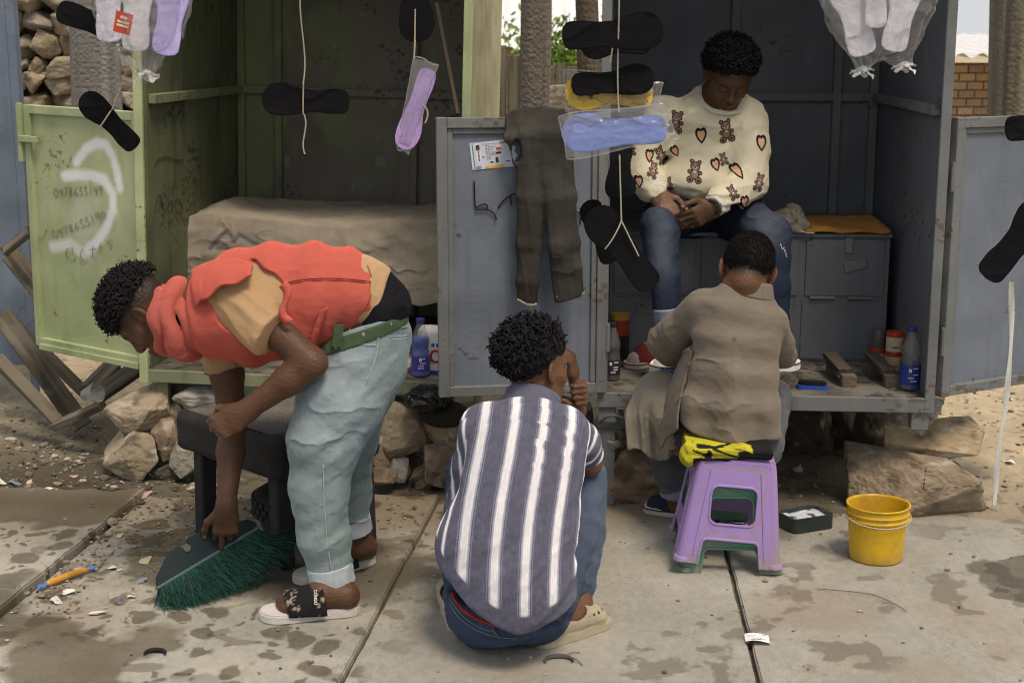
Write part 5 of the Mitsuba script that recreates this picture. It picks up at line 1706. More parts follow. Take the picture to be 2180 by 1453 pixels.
def sneaker(parent, heel, toe, z, name, canvas, sole_c, w=0.05, line=(0.015, 0.015, 0.02), lab=None, cap=True, k=1.0):
    """a low shoe with a thick rubber sole"""
    heel, toe = V(heel[0], heel[1], z), V(toe[0], toe[1], z)
    d = nrm(toe - heel)
    l = np.cross(V(0, 0, 1), d)
    L = np.linalg.norm(toe - heel)
    out = []
    for s_ in np.linspace(0, 1, 36):
        ww = w * (0.66 + 0.42 * s_ - 0.13 * math.sin(s_ * 6.28)) * min(1, math.sqrt(max(0.0, s_ * 9)), math.sqrt(max(0.0, (1 - s_) * 6.5)))
        out.append((s_ * L, ww))
    pl = Polygon([(x, q) for x, q in out] + [(x, -q) for x, q in out[::-1]]).buffer(0.003)
    M = frame(d, l, V(0, 0, 1), heel)
    sl = trimesh.util.concatenate([extrude(pl.buffer(-0.003), 0.031 * k), moved(extrude(pl, 0.024 * k), frame(V(1, 0, 0), V(0, 1, 0), V(0, 0, 1), V(0, 0, 0.003)))])
    sk = numbered(parent + '__' + name)

    def upper(P):
        q = (P - heel) @ np.stack([d, l, V(0, 0, 1)]).T
        x, y, zz = q.T
        s_ = np.clip(x / L, 0, 1)
        hh = np.interp(s_, [0, 0.25, 0.45, 0.65, 0.85, 1], [0.095, 0.085, 0.088, 0.066, 0.052, 0.045])
        ww = w * (0.66 + 0.42 * s_ - 0.13 * np.sin(s_ * 6.28)) * 0.96
        return chain(q, [(0.035, 0, 0.03), (L * .5, 0, 0.032), (L - 0.045, 0, 0.026)], [w * .72, w * .85, w * .95], [0.068, 0.056, 0.034], V(0, 1, 0), 0.02)
    lo, hi = bounds_of([heel, toe], 0.12)
    um = blob(lambda P: smax(upper(P), z + 0.02 - P[:, 2], 0.003), lo, hi, 0.004)
    q = (um.vertices - heel) @ d
    col = np.where((q > L * 0.76)[:, None] & cap, V(*sole_c) * 0.95, V(*canvas)) * (0.85 + 0.3 * fb(um.vertices, 60, 3, 3)[:, None])
    scene[sk] = mikit.ply(um, 'cloth', smooth=True, color=np.clip(col, 0, 1))
    if lab:
        info(sk, lab)
    cpart(sk, 'sole', moved(sl, M), sole_c, 'rubber', smooth=False, var=0.2)
    e = [M @ np.r_[x, y, 0.0255 * k, 1] for x, y in pl.buffer(0.0012).exterior.coords]
    cpart(sk, 'sole_line', tubes(np.array(e)[:, :3], 0.0024, 5, caps=False), line, smooth=True)
    lm = []
    for i in range(4):
        c = heel + d * (L * (0.46 + 0.07 * i)) + V(0, 0, 0.088 - 0.0085 * i)
        lm.append(tubes(spline([c - l * 0.024 - V(0, 0, .008), c + d * 0.004 + V(0, 0, .003), c + l * 0.024 - V(0, 0, .008)], 10), 0.003, 5))
    cpart(sk, 'laces', lm, V(*sole_c) * 0.9, 'cloth', smooth=True)
    return sk


def sitter():
    p = thing('person', 'person sitting inside the grey kiosk in a cream sweater with bears and hearts, head bowed', 'person')
    H = Head(at(1551, 166, 5.50), (0.03, -0.78, -0.58), (0.10, -0.45, 0.9), 0.97)
    sp = [at(1530, 205, 5.58), at(1522, 250, 5.60), at(1508, 320, 5.63), at(1488, 390, 5.64), at(1480, 425, 5.64)]
    rx, ry = np.array([0.10, 0.168, 0.150, 0.145, 0.138]), np.array([0.08, 0.105, 0.118, 0.118, 0.11])
    side = V(1, 0, 0)
    S1, E1, W1 = at(1412, 243, 5.62), at(1366, 362, 5.52), at(1396, 408, 5.34)
    S2, E2, W2 = at(1592, 250, 5.60), at(1594, 388, 5.48), at(1524, 438, 5.28)
    h1 = Hand(W1, (0.42, -0.42, -0.62), (0.05, -0.72, 0.62), (1, 0.1, 0.2), [(0.35, 0.6, 0.4), (0.4, 0.6, 0.4), (0.42, 0.65, 0.4), (0.45, 0.7, 0.4)], [(0.6, 0.7, -0.1), (0.85, 0.3, -0.2), (0.9, 0.1, -0.2)])
    h2 = Hand(W2, (-0.78, -0.22, -0.42), (-0.15, -0.75, -0.25), (-0.3, -0.1, 0.9), [(0.5, 0.5, 0.3), (0.55, 0.55, 0.3), (0.6, 0.6, 0.3), (0.65, 0.6, 0.3)], [(0.75, 0.6, -0.1), (0.95, 0.2, 0.1), (0.95, 0.1, 0.15)])
    hp1, hp2 = at(1440, 445, 5.76), at(1540, 448, 5.76)
    k1, k2 = at(1406, 495, 5.28), at(1642, 516, 5.27)
    a1, a2 = at(1424, 700, 5.22), at(1650, 735, 5.20)
    neck = [H.world((0, -0.035, -0.05)), at(1532, 215, 5.57)]
    parts = [(H.sdf, H.c, 0.15), (limb(neck, [0.054, 0.065]), neck, 0.1), (lambda P: chain(P, sp, rx * 0.8, ry * 0.75, side, 0.04), sp, 0.2),
             (limb([S1, E1, W1], [0.05, 0.04, 0.027]), [S1, E1, W1], 0.07), (limb([S2, E2, W2], [0.05, 0.04, 0.027]), [S2, E2, W2], 0.07), (h1.sdf, h1.W, 0.2), (h2.sdf, h2.W, 0.2),
             (limb([hp1, k1 + V(0, .035, .015), a1, a1 - V(0, 0, .05)], [0.07, 0.042, 0.034, 0.034]), [hp1, k1, a1], 0.1), (limb([hp2, k2 + V(0, .035, .015), a2, a2 - V(0, 0, .05)], [0.07, 0.042, 0.034, 0.034]), [hp2, k2, a2], 0.1)]
    m = body_mesh(parts)
    c = skin_color(m, SKIN * V(0.8, 0.78, 0.76), [H], [h1, h2], 3)
    part(p, 'body', m, 'skin', smooth=True, color=c)
    # hair: a round mop of curls
    line = lambda y: np.interp(y, [-0.12, -0.09, -0.05, -0.01, 0.03, 0.07], [-0.03, -0.02, 0.0, 0.032, 0.052, 0.074])
    reg = lambda q: (q[:, 2] > line(q[:, 1])) & (q[:, 1] < 0.07)
    P_, N_ = scalp(H, 2300, reg, 13, 0.012)
    q_ = H.local(P_)
    top = np.clip((q_[:, 2] - line(q_[:, 1])) / 0.05, 0, 1)
    hm = tufts(P_, N_, 0.013 + 0.019 * top, 0.0058, 6, twist=0.4, curl=0.26, segs=6)

    def cap(P):
        q = H.local(P)
        t = np.clip((q[:, 2] - line(q[:, 1])) / 0.05, 0, 1)
        d = ell(q, (0, -0.014, 0.044), (0.079, 0.1, 0.089)) - 0.02 * t + 0.012 * (fb(P, 70, 2, 3) - 0.5)
        return np.maximum(np.maximum(d, (line(q[:, 1]) - q[:, 2]) * 0.7), (q[:, 1] - 0.082))
    cm = blob(cap, H.c - 0.19, H.c + 0.19, 0.0045)
    hh = trimesh.util.concatenate([hm, cm])
    part(p, 'hair', hh, 'hairmat', smooth=True, color=np.clip(V(0.010, 0.0095, 0.010) * (0.6 + 0.9 * fb(hh.vertices, 120, 7, 2)[:, None]), 0, 1))

    # sweater
    def knit(P):
        d = chain(P, sp, rx, ry, side, 0.05, cap=0.5)
        d = smin(d, ell(P, at(1478, 385, 5.60), (0.145, 0.135, 0.075)), 0.05)
        d1 = limb([S1, S1 * 0.5 + E1 * 0.5 - V(.012, 0, 0), E1, E1 * 0.35 + W1 * 0.65, W1 * 0.94 + E1 * 0.06], [0.068, 0.064, 0.060, 0.054, 0.040])(P)
        d2 = limb([S2, S2 * 0.5 + E2 * 0.5 + V(.012, 0, 0), E2, E2 * 0.4 + W2 * 0.6, W2 * 0.92 + E2 * 0.08], [0.068, 0.065, 0.063, 0.057, 0.040])(P)
        f = 0.006 * ridged(P, np.stack([V(4, 0, 3), V(0, 8, 0), V(10, 0, -14)]), 31) + 0.009 * (fb(P, 9, 15, 2) - 0.5)
        low = np.clip((1.20 - P[:, 2]) / 0.08, 0, 1)
        f = f + low * 0.008 * ridged(P, np.stack([V(5, 0, 0), V(0, 9, 0), V(2, 0, 26)]), 3)
        d = smin(smin(d, d1, 0.04), d2, 0.04) - f
        d = smax(d, at(1480, 418, 5.5)[2] - 0.012 * np.cos((P[:, 0] - sp[-1][0]) * 9) - P[:, 2] - 4.0 * np.maximum(0, np.abs(P[:, 0] - sp[-1][0]) - 0.13), 0.01)
        return smax(d, -cone(P, at(1533, 196, 5.53), at(1537, 170, 5.53), 0.068, 0.085), 0.012)
    lo, hi = bounds_of(sp + [E1, E2, W1, W2], 0.2)
    km = blob(knit, lo, hi, 0.0056)
    sk = part(p, 'sweater', km, 'bear_knit', smooth=True)
    cn = at(1533, 214, 5.555)
    ring = [cn + V(0.080 * math.cos(t), 0.074 * math.sin(t), 0.030 * math.sin(t) - 0.012 - 0.008 * math.cos(t)) for t in np.linspace(0, 2 * np.pi, 48)]
    cpart(sk, 'collar', tubes(ring, 0.010, 8, caps=False), (0.66, 0.62, 0.48), 'cloth', smooth=True)
    for E_, W_ in ((E1, W1), (E2, W2)):
        a = nrm(W_ - E_)
        o = W_ - a * 0.012
        cu = blob(lambda P: smax(cone(P, o - a * 0.05, o + a * 0.03, 0.046, 0.038) - 0.002 * np.sin(P[:, 2] * 240), np.abs((P - o) @ a) - 0.028, 0.006), o - 0.09, o + 0.09, 0.004)
        part(sk, 'cuff', cu, 'cloth', smooth=True, color=cloth_color(cu, (0.60, 0.60, 0.55), 3))
    a = nrm(W2 - E2)
    u1 = nrm(np.cross(a, V(0, 0, 1)))
    u2 = np.cross(a, u1)
    o = W2 + a * 0.028
    beads = []
    for t in np.linspace(0, 6.28, 22)[:-1]:
        b = trimesh.creation.icosphere(subdivisions=1, radius=0.0062)
        b.apply_translation(o + 0.033 * (math.cos(t) * u1 + math.sin(t) * u2))
        beads.append(b)
    cpart(p, 'bracelet', beads, (0.06, 0.05, 0.045), smooth=True)
    rp = h1.chains[3][0]
    rc, ra = rp[0] * 0.45 + rp[1] * 0.55, nrm(rp[1] - rp[0])
    v1 = nrm(np.cross(ra, V(0, 0, 1)))
    v2 = np.cross(ra, v1)
    cpart(p, 'ring', tubes([rc + 0.0098 * (math.cos(t) * v1 + math.sin(t) * v2) for t in np.linspace(0, 6.29, 20)], 0.0022, 5), (0.75, 0.75, 0.74), 'gloss', smooth=True)

    # jeans
    def jeans(P):
        d = chain(P, [at(1478, 425, 5.68), at(1485, 470, 5.74)], [0.155, 0.165], [0.11, 0.12], side, cap=0.8)
        for pts, r in (([hp1, hp1 * .5 + k1 * .5 + V(0, 0, .015), k1 + V(0, .03, .02)], [0.105, 0.086, 0.068]), ([k1 + V(0, .03, .02), k1 * .5 + a1 * .5 + V(-.005, 0, .03), a1 + V(0, 0, .03)], [0.068, 0.055, 0.046]),
                       ([hp2, hp2 * .5 + k2 * .5 + V(0, 0, .015), k2 + V(0, .03, .02)], [0.106, 0.09, 0.072]), ([k2 + V(0, .03, .02), k2 * .5 + a2 * .5 + V(0, 0, .03), a2 + V(0, 0, .03)], [0.072, 0.059, 0.049])):
            d = smin(d, limb(pts, r)(P), 0.025)
        f = 0.005 * ridged(P, np.stack([V(5, 3, 2), V(0, 8, 5), V(8, 3, -12)]), 41) + 0.009 * (fb(P, 9, 17, 2) - 0.5)
        d = d - f
        return smax(d, a1[2] + 0.035 - P[:, 2], 0.004)
    lo, hi = bounds_of([hp1, hp2, k1, k2, a1, a2], 0.2)
    jm = blob(jeans, lo, hi, 0.0056)
    fade = lambda v: 0.20 * np.exp(-(((v - (k1 + V(0.0, -0.05, -0.02))) / V(0.045, 0.2, 0.16)) ** 2).sum(1)) + 0.20 * np.exp(-(((v - (k2 + V(-.03, -0.05, 0.06))) / V(0.08, 0.2, 0.07)) ** 2).sum(1)) + 0.02 * fb(v, 22, 4, 3)
    jk = part(p, 'jeans', jm, 'cloth', smooth=True, color=denim_color(jm, (0.016, 0.023, 0.048), 4, fade, 0.5))
    o = a1 + V(0, 0, 0.055)
    cu = blob(lambda P: smax(np.linalg.norm((P - o)[:, :2], axis=1) - 0.057 - 0.15 * (P[:, 2] - o[2]), np.abs(P[:, 2] - o[2] - 0.12 * (P[:, 0] - o[0])) - 0.026, 0.005), o - 0.11, o + 0.11, 0.004)
    part(jk, 'cuff', cu, 'cloth', smooth=True, color=denim_color(cu, (0.22, 0.27, 0.36), 4, var=0.3), label='turned up pale cuff')
    # frayed white tears on the outer leg
    tear = []
    rg = random.Random(4)
    for (x, y, Y) in [(1668, 535, 5.215), (1664, 545, 5.215), (1662, 640, 5.2)]:
        for k in range(5):
            a_ = at(x + rg.uniform(-5, 5), y + rg.uniform(-8, 8), Y)
            tear.append(tubes([a_, a_ + V(rg.uniform(-.012, .012), 0, rg.uniform(-.02, .02))], 0.0018, 4))
    cpart(jk, 'frayed_tear', tear, (0.6, 0.62, 0.66), 'cloth', smooth=True, kind='stuff')
    for a_, nm in ((a1, 'sock'), (a2, 'sock')):
        s_ = blob(limb([a_ + V(0, 0, .03), a_ - V(0, 0, .055)], [0.04, 0.043]), a_ - 0.13, a_ + 0.11, 0.005)
        part(p, nm, s_, 'cloth', smooth=True, color=cloth_color(s_, (0.016, 0.013, 0.013), 3))
    zs = MK[2, 3] + 0.075
    sneaker(p, (a1[0] + .02, a1[1] + 0.07), (a1[0] - 0.03, a1[1] - 0.20), zs, 'shoe', (0.55, 0.55, 0.56), (0.70, 0.68, 0.62), 0.053, lab='white canvas shoe being cleaned')
    sneaker(p, (a2[0] - .06, a2[1] + 0.02), at(1692, 770, 5.08)[:2], zs, 'shoe', (0.12, 0.12, 0.125), (0.74, 0.73, 0.70), 0.053, lab='dark canvas shoe with white toe and sole')
    return a1, a2


C_an = sitter()
# ------------------------------------------------------------------ the boy on the stool, cleaning the shoes
def boy():
    p = thing('person', 'person in a grey brown shirt seen from behind, sitting on the purple stool', 'person')
    H = Head(at(1590, 582, 4.66), (0.02, 0.80, -0.60), (0.20, 0.42, 0.86), 0.99, ear=0.95)
    sp = [at(1592, 625, 4.63), at(1580, 660, 4.63), at(1566, 720, 4.62), at(1562, 790, 4.61), at(1556, 860, 4.60), at(1552, 925, 4.60)]
    rx = np.array([0.095, 0.135, 0.138, 0.136, 0.15, 0.163])
    ry = np.array([0.06, 0.09, 0.105, 0.11, 0.115, 0.12])
    side = V(1, 0, -0.12)
    S1, E1, W1 = at(1490, 652, 4.66), at(1418, 728, 4.84), at(1452, 772, 5.02)
    S2, E2, W2 = at(1648, 690, 4.66), at(1660, 755, 4.84), at(1610, 780, 5.03)
    h1 = Hand(W1, (0.1, 0.9, 0.2), (-0.3, 0, 0.9), (1, 0, 0.2), [(0.9, 1.0, 0.5)] * 4, [(0.7, 0.5, -0.4), (0.8, 0, -0.4), (0.8, -0.2, -0.3)], s=0.85)
    hp1, hp2 = at(1510, 945, 4.66), at(1610, 948, 4.66)
    k1, k2 = at(1402, 850, 4.95), at(1640, 850, 5.0)
    a1, a2 = at(1440, 1075, 4.93), at(1580, 1080, 4.86)
    neck = [H.world((0, -0.03, -0.05)), at(1594, 640, 4.64)]
    parts = [(H.sdf, H.c, 0.15), (limb(neck, [0.05, 0.058]), neck, 0.1), (lambda P: chain(P, sp, rx * 0.8, ry * 0.75, side, 0.04, cap=0.5), sp, 0.18),
             (limb([S1, E1, W1], [0.042, 0.034, 0.024]), [S1, E1, W1], 0.06), (limb([S2, E2, W2], [0.042, 0.034, 0.024]), [S2, E2, W2], 0.06), (h1.sdf, h1.W, 0.2),
             (limb([hp1, k1, a1], [0.07, 0.045, 0.032]), [hp1, k1, a1], 0.09), (limb([hp2, k2, a2], [0.07, 0.045, 0.032]), [hp2, k2, a2], 0.09)]
    m = body_mesh(parts)
    c = skin_color(m, SKIN * V(1.12, 1.05, 0.95), [H], [h1], 4)
    q = H.local(m.vertices)
    near = np.linalg.norm(m.vertices - H.c, axis=1) < 0.17
    line = np.interp(q[:, 1], [-0.12, -0.06, -0.02, 0.03, 0.07], [-0.075, -0.055, 0.0, 0.03, 0.06])
    k = (np.clip((q[:, 2] - line) / 0.03, 0, 1) * near * (np.abs(q[:, 0]) < 0.0785))[:, None]
    c = c * (1 - 0.85 * k) + 0.85 * k * V(0.02, 0.016, 0.014)
    part(p, 'body', m, 'skin', smooth=True, color=c)

    def cap(P):
        q = H.local(P)
        ln = np.interp(q[:, 1], [-0.12, -0.06, -0.02, 0.03, 0.07], [-0.052, -0.035, 0.012, 0.038, 0.066])
        t = np.clip((q[:, 2] - ln) / 0.05, 0, 1)
        d = ell(q, (0, -0.014, 0.044), (0.0765, 0.0975, 0.0865)) - 0.003 * t + 0.005 * (fb(P, 170, 2, 2) - 0.5)
        return np.maximum(np.maximum(d, (ln - q[:, 2]) * 0.7), q[:, 1] - 0.075)
    cm = blob(cap, H.c - 0.16, H.c + 0.16, 0.003, 1)
    fz = lambda y: np.interp(y, [-0.12, -0.06, -0.02, 0.03, 0.07], [-0.058, -0.04, 0.008, 0.036, 0.066])
    P_, N_ = scalp(H, 3800, lambda q: (q[:, 2] > fz(q[:, 1])) & (q[:, 1] < 0.07), 3, 0.003)
    hm = tufts(P_, N_, 0.0075, 0.0017, 5, twist=0.5, curl=0.3, sides=3, segs=4)
    cm = trimesh.util.concatenate([cm, hm])
    part(p, 'hair', cm, 'hairmat', smooth=True, color=np.clip(V(0.012, 0.0105, 0.010) * (0.5 + 1.0 * fb(cm.vertices, 160, 7, 3)[:, None]), 0, 1))

    def shirt(P):
        d = chain(P, sp, rx, ry, side, 0.04, cap=0.35)
        s1 = limb([at(1496, 655, 4.66), at(1450, 700, 4.76), E1 + V(-.005, 0, 0), E1 * .4 + W1 * .6 + V(0, 0, .004)], [0.062, 0.060, 0.055, 0.05])(P)
        s2 = limb([at(1642, 690, 4.66), at(1655, 730, 4.76), E2, E2 * .4 + W2 * .6], [0.055, 0.052, 0.048, 0.046])(P)
        d = smin(smin(d, s1, 0.03), s2, 0.03)
        z = P[:, 2]
        lowf = np.clip((0.75 - z) / 0.3, 0, 1)
        f = lowf * 0.012 * np.sin((P[:, 0] * 1.0 + 0.1 * z) * 42 + 4 * fb(P, 3, 4, 2)) + 0.006 * (fb(P, 9, 25, 2) - 0.5)
        arm = np.clip(1 - np.linalg.norm((P - E1) / V(1, 1.4, 1), axis=1) / 0.14, 0, 1)
        f = f + arm * 0.013 * ridged(P, np.stack([V(5, 3, -2), V(0, 10, 0), V(18, -4, 22)]), 9)
        d = d - f
        hem = at(1552, 944, 4.5)[2] - 0.055 * (P[:, 0] < sp[-1][0]) * ((P[:, 0] - sp[-1][0]) / 0.17) ** 2 * -1.0 + 0.006 * np.sin(P[:, 0] * 40)
        d = smax(d, hem - z, 0.008)
        # yoke seam: a tuck across the shoulders
        ys = at(1592, 640, 4.5)[2] - 0.05 * (P[:, 0] - sp[0][0]) - 0.5 * (P[:, 0] - sp[0][0]) ** 2 - z
        d = d + 0.004 * np.exp(-(ys / 0.004) ** 2) * (P[:, 1] < 4.62)
        return smax(d, -cone(P, at(1594, 604, 4.645), at(1596, 590, 4.66), 0.052, 0.064), 0.006)
    lo, hi = bounds_of(sp + [E1, E2, W1, W2], 0.16)
    sm = blob(shirt, lo, hi, 0.0056)
    TAUPE = V(0.20, 0.172, 0.142)
    cc = cloth_color(sm, TAUPE, 4, 0.16, 12)
    spot = np.exp(-(((sm.vertices - at(1562, 721, 4.52)) / V(0.006, 0.06, 0.006)) ** 2).sum(1))[:, None]
    cc = cc * (1 - 0.7 * spot)
    k = part(p, 'shirt', sm, 'cloth', smooth=True, color=cc)
    cb_ = at(1593, 622, 4.635)
    col = blob(lambda P: smax(np.abs(chain(P, [cb_ - V(0, 0, .02), cb_ + V(0.004, 0.012, .035)], [0.079, 0.068], [0.068, 0.062], side)) - 0.006, np.abs(P[:, 2] - cb_[2] - 0.020 + 0.24 * (P[:, 0] - cb_[0])) - 0.027, 0.006), cb_ - 0.13, cb_ + 0.13, 0.004)
    part(k, 'collar', col, 'cloth', smooth=True, color=cloth_color(col, TAUPE, 9, 0.16, 12))
    # the loose left front hanging forward
    fl, _ = sheet(lambda u, v: (lambda A, B: A * (1 - v[..., None]) + B * v[..., None])(spline([at(1474, 745, 4.60), at(1462, 800, 4.59), at(1447, 860, 4.57), at(1442, 910, 4.56)], 26)[(u * 25).astype(int)],
                  spline([at(1456, 752, 4.74), at(1424, 830, 4.76), at(1408, 900, 4.74), at(1404, 955, 4.70)], 26)[(u * 25).astype(int)]) + V(0.0, 1, 0) * (0.012 * np.sin(v * 7 + u * 4))[..., None], 26, 20)
    fl = thick(fl, 0.005)
    part(k, 'front_flap', fl, 'cloth', smooth=True, color=cloth_color(fl, TAUPE, 5, 0.16))
    hem_l = [at(1441, 906, 4.545), at(1470, 925, 4.50), at(1510, 938, 4.475), at(1560, 945, 4.465), at(1610, 940, 4.475), at(1658, 928, 4.53)]
    # seat of the jeans with the belt
    bc = at(1545, 940, 4.62)
    bl = blob(lambda P: chain(P, [bc + V(0, 0, .03), bc - V(0, 0, .05)], [0.137, 0.142], [0.11, 0.115], side, cap=0.4) , bc - 0.24, bc + 0.24, 0.005)
    jz = lambda P: None

    def jeans(P):
        d = chain(P, [bc + V(0, 0, .02), bc - V(0, 0, .045)], [0.138, 0.143], [0.112, 0.118], side, cap=0.4)
        for pts, r in (([hp1, k1 + V(0, 0, .01)], [0.085, 0.068]), ([k1 + V(0, 0, .01), k1 * .45 + a1 * .55, a1 + V(0, 0, .045)], [0.068, 0.062, 0.052]), ([hp2, k2], [0.085, 0.068]), ([k2, a2 + V(0, 0, .045)], [0.068, 0.05])):
            d = smin(d, limb(pts, r)(P), 0.02)
        f = 0.007 * ridged(P, np.stack([V(5, 3, 2), V(0, 8, 5), V(5, 3, -20)]), 51) + 0.006 * (fb(P, 12, 27, 2) - 0.5)
        return smax(d - f, a1[2] + 0.03 - P[:, 2], 0.004)
    lo, hi = bounds_of([hp1, hp2, k1, k2, a1, a2], 0.18)
    jm = blob(jeans, lo, hi, 0.0056)
    jk = part(p, 'jeans', jm, 'cloth', smooth=True, color=denim_color(jm, (0.10, 0.105, 0.12), 6, None, 0.5))
    o = a1 + V(0, 0, 0.05)
    cu = blob(lambda P: smax(np.linalg.norm((P - o)[:, :2], axis=1) - 0.0595, np.abs(P[:, 2] - o[2] + 0.1 * (P[:, 0] - o[0])) - 0.021, 0.005), o - 0.1, o + 0.1, 0.004)
    part(jk, 'cuff', cu, 'cloth', smooth=True, color=denim_color(cu, (0.21, 0.25, 0.36), 4, var=0.3), label='turned up blue cuff')
    bm, _ = sheet(lambda u, v: np.stack([bc + V(0.147 * math.cos(3.3 + 2.9 * a), 0.123 * math.sin(3.3 + 2.9 * a), 0.012 - 0.030 * b - 0.012 * math.sin(a * 3.1) - 0.115 * 0.147 * math.cos(3.3 + 2.9 * a)) for a, b in zip(u.ravel(), v.ravel())]).reshape(u.shape + (3,)), 50, 4)
    bm = thick(bm, 0.005)
    part(p, 'belt', bm, 'cloth', smooth=True, color=cloth_color(bm, (0.36, 0.20, 0.06), 3, 0.3), label='mustard brown belt below the shirt hem')
    sneaker(p, (a1[0] + 0.06, a1[1] - 0.03), (a1[0] - 0.10, a1[1] + 0.085), 0.003, 'shoe', (0.028, 0.03, 0.06), (0.55, 0.53, 0.48), 0.042, line=(0.02, 0.02, 0.05), lab='navy canvas shoe', cap=False, k=0.8)
    sneaker(p, (a2[0] - 0.03, a2[1] - 0.07), (a2[0] + 0.05, a2[1] + 0.13), 0.003, 'shoe', (0.028, 0.03, 0.06), (0.55, 0.53, 0.48), 0.042, line=(0.02, 0.02, 0.05), cap=False, k=0.8)
    return k1, hp1


D_knee, D_wr = boy()
# ------------------------------------------------------------------ stools
def rrect(x0, y0, x1, y1, r):
    return shapely.box(x0 + r, y0 + r, x1 - r, y1 - r).buffer(r, quad_segs=6)


def stool(name, label, cen, yaw, z0, color, sc=1.0, roll=0.0):
    """a moulded plastic stool: four flared sides with windows and arches, ribs and a seat"""
    k = thing(name, label, 'stool', 'plastic stools stacked one over the other')
    H, WB, WT = 0.345 * sc, 0.335 * sc, 0.245 * sc
    lean = math.atan2((WB - WT) / 2, H)
    L = H / math.cos(lean)
    side = Polygon([(-WB / 2 + .018, 0), (WB / 2 - .018, 0), (WT / 2 - .012, L - 0.02), (-WT / 2 + .012, L - 0.02)])
    win = rrect(-0.076 * sc, 0.135 * sc, 0.076 * sc, 0.262 * sc, 0.026)
    arch = Polygon([(-0.105 * sc, -0.02), (0.105 * sc, -0.02), (0.09 * sc, 0.085 * sc), (-0.09 * sc, 0.085 * sc)]).buffer(-0.02).buffer(0.02)
    panel = side.difference(win).difference(arch)
    ca, sa = math.cos(yaw), math.sin(yaw)
    ex_, ey_ = V(ca * math.cos(roll), sa * math.cos(roll), -math.sin(roll)), V(-sa, ca, 0)
    base = frame(ex_, ey_, np.cross(ex_, ey_), V(cen[0], cen[1], z0))
    sides, ribs, legs = [], [], []
    for q in range(4):
        a = q * math.pi / 2
        Rq = frame(V(math.cos(a), math.sin(a), 0), V(-math.sin(a), math.cos(a), 0), V(0, 0, 1), V(0, 0, 0))
        # local panel: x along, y up the slope, z outwards
        M = base @ Rq @ frame(V(1, 0, 0), V(0, math.sin(lean), math.cos(lean)), V(0, -math.cos(lean), math.sin(lean)), V(0, -WB / 2, 0))
        sides.append(moved(extrude(panel, 0.0035), M))
        for pl in (win, arch.intersection(shapely.box(-1, 0.0, 1, 1))):
            c = np.array(pl.exterior.coords)
            if pl is not win:
                c = c[:-1]
                i = int(np.argmax(np.linalg.norm(np.roll(c, -1, 0) - c, axis=1) * (np.abs(c[:, 1]) < 1e-6)))
                c = np.roll(c, -i - 1, 0)
            P = np.c_[c, np.full(len(c), 0.004)]
            ribs.append(moved(tubes(P, 0.0042, 6, caps=False), M))
        for s in (-1, 1):
            x0, x1 = s * (WB / 2 - 0.052 * sc), s * (WT / 2 - 0.042 * sc)
            ribs.append(moved(tubes([(x0, 0.028, 0.003), (x1, L - 0.035, 0.003)], 0.0048, 6), M))
    for q in range(4):
        a = q * math.pi / 2
        sx, sy = (1 if q in (0, 3) else -1), (1 if q in (0, 1) else -1)
        b0, t0 = V(sx * (WB / 2 - .016), sy * (WB / 2 - .016), 0), V(sx * (WT / 2 - .012), sy * (WT / 2 - .012), H - 0.012)
        leg = tubes([b0, b0 * .94 + t0 * .06, b0 * .5 + t0 * .5, t0], [0.0215, 0.0185, 0.018, 0.016], 14)
        foot = lathe([(0.0, 0.0), (0.022, 0.0), (0.0275, 0.004), (0.0275, 0.010), (0.023, 0.018), (0.0, 0.018)], 20)
        foot.apply_translation(b0)
        legs.append(moved(trimesh.util.concatenate([leg, foot]), base))
    seat = rrect(-WT / 2 - .004, -WT / 2 - .004, WT / 2 + .004, WT / 2 + .004, 0.03)
    st = trimesh.util.concatenate([moved(extrude(seat.buffer(-0.004), 0.03), frame(*np.eye(3), V(0, 0, H - 0.03))), moved(extrude(seat, 0.02), frame(*np.eye(3), V(0, 0, H - 0.026))), moved(extrude(seat.buffer(-0.02).difference(seat.buffer(-0.03)), 0.003), frame(*np.eye(3), V(0, 0, H)))])

    def col(m):
        c = V(*color) * (0.9 + 0.2 * fb(m.vertices, 18, 3, 3)[:, None])
        d = np.clip((fb(m.vertices, 55, 5, 3)[:, None] - 0.57) * 7, 0, 1) * 0.6 + np.clip((fb(m.vertices * V(1, 1, .25), 34, 15, 4)[:, None] - 0.52) * 6, 0, 1) * 0.3 + 0.55 * np.clip(1 - (m.vertices[:, 2:3] - z0) / 0.035, 0, 1)
        return np.clip(c * (1 - d) + d * V(0.30, 0.24, 0.19), 0, 1)
    def put(n, ms, faceted=30):
        m = trimesh.util.concatenate(ms) if isinstance(ms, list) else ms
        m = trimesh.graph.smooth_shade(m, angle=0.6, facet_minarea=None)
        m = trimesh.Trimesh(np.array(m.vertices), np.array(m.faces), process=False)
        return part(k, n, m, 'gloss', smooth=True, color=col(m))
    put('seat', moved(st, base))
    for m in sides:
        put('side_panel', m.subdivide().subdivide())
    for m in legs:
        put('leg', m)
    put('rib', ribs)
    return k


zs_ = 0.034
yaw, ROLL = -0.06, 0.075
pr_ = gz(1648, 1209, 0.024)
inw = V(-math.sin(yaw), math.cos(yaw), 0)
SC = pr_ + inw * 0.147 - V(math.cos(yaw), math.sin(yaw), 0) * 0.147
stool('plastic_stool', 'scuffed purple plastic stool with a person sitting on it, stacked on a green one', SC, yaw, zs_, (0.33, 0.225, 0.54), 0.97, ROLL)
stool('plastic_stool', 'green plastic stool almost hidden inside the purple stool', SC + V(0.012, 0.014, 0), yaw - 0.01, 0.002, (0.045, 0.20, 0.14), 0.935)
SEAT_Z = zs_ + 0.345 * 0.97

